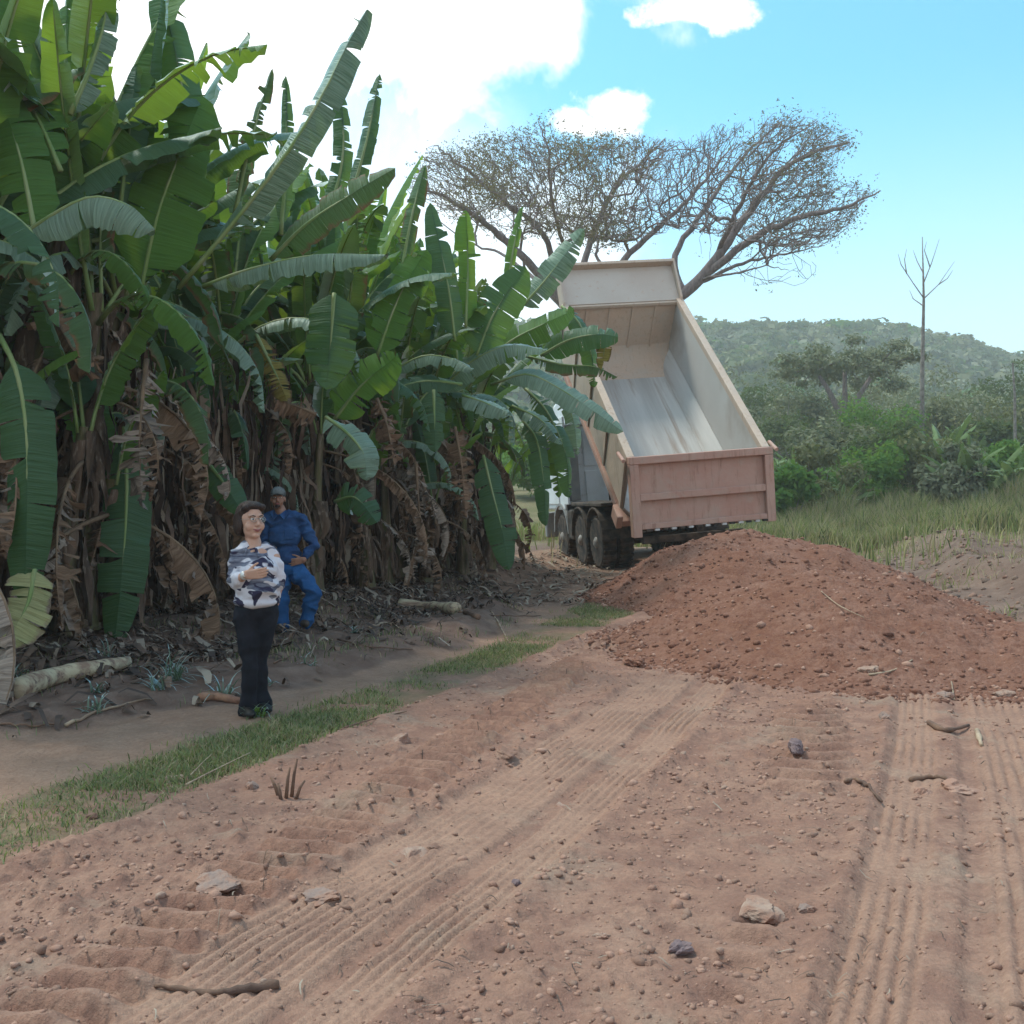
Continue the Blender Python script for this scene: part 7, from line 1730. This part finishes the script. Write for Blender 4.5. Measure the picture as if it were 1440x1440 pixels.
# bluish green tufts
TUFT = leafmat('blue_green_leaf', (0.11, 0.155, 0.105), (0.17, 0.215, 0.155), (0.12, 0.22, 0.08), 0.5, 0.1, 0.3, veins=False)
def tuft(u, v, h, label, seed, nl=18, mat=TUFT, w_=0.011):
    p = on_ground(u, v); r = random.Random(seed); V, F, UV = [], [], []
    for i in range(nl):
        a = r.uniform(0, 6.28); e = r.uniform(20, 88); L = h * r.uniform(0.5, 1.3); ww = w_ * r.uniform(0.6, 1.2); q = Vector((r.uniform(-.05, .05), r.uniform(-.05, .05), -0.01))
        b0 = len(V); S = 6; side = Vector((-math.sin(a), math.cos(a), 0))
        for j in range(S):
            f = j / (S - 1); V += [q - side * ww * (1 - f * 0.85), q + side * ww * (1 - f * 0.85)]; UV += [(0, f), (1, f)]
            ee = rad(e - 120 * f ** 1.4 * r.uniform(0.5, 1.1)); q = q + Vector((math.cos(a) * math.cos(ee), math.sin(a) * math.cos(ee), math.sin(ee))) * L / (S - 1)
            if q.z < 0.0: q.z = 0.005
        for j in range(S - 1): F.append((b0 + 2 * j, b0 + 2 * j + 1, b0 + 2 * j + 3, b0 + 2 * j + 2))
    root = put('weed_tuft', np_mesh('weed_tuft', [tuple(x_) for x_ in V], np.array(F), (mat,), True, uv=UV), None, tuple(p))
    return tag(root, label, 'weed', 'bluish weed tufts by the grove')
tuft(243, 955, 0.30, 'largest bluish green tuft behind the felled stem, left of the woman', 1, 42)
tuft(222, 968, 0.22, 'bluish tuft just left of the largest one', 2, 26)
tuft(314, 980, 0.24, 'isolated bluish tuft next to the reddish split wood', 3, 20)
tuft(135, 972, 0.16, 'low green tuft hanging over the felled stem', 4, 18)
tuft(133, 1000, 0.16, 'low tuft in front of the felled stem', 5, 22)
tuft(150, 925, 0.20, 'green tuft in the shade behind the felled stem', 6, 20)
tuft(378, 962, 0.16, 'little pale tuft right behind the legs of the woman', 7, 12)
tuft(362, 1008, 0.14, 'bright green tuft growing at the feet of the woman', 8, 30, L_LIGHT, 0.009)
tuft(437, 935, 0.14, 'sparse sprig on the bank below the man in blue', 9, 14)
tuft(20, 950, 0.18, 'dark tuft at the left edge beside the felled stem', 10, 20)
tuft(500, 640 + 250, 0.16, 'small tuft between the man in blue and the cut log', 11, 16)

# air: dusty haze over the whole place
hb = MB(); hb.box((-760, -130, -3), (760, 710, 92)); hzo = hb.build('haze', [], None)
hm = bpy.data.materials.new('haze'); hm.use_nodes = True; hm.node_tree.nodes.clear(); hn = NT(hm.node_tree)
ho = hn.n('ShaderNodeOutputMaterial'); hv = hn.n('ShaderNodeVolumePrincipled'); hv.inputs['Density'].default_value = 0.0009; hv.inputs['Color'].default_value = (0.95, 0.96, 0.93, 1); hv.inputs['Anisotropy'].default_value = 0.2
hn.l(hv.outputs[0], ho.inputs['Volume']); hzo.data.materials.append(hm); tag(hzo, 'thin dusty haze in the air', kind='stuff')
print('objects', len(bpy.data.objects))
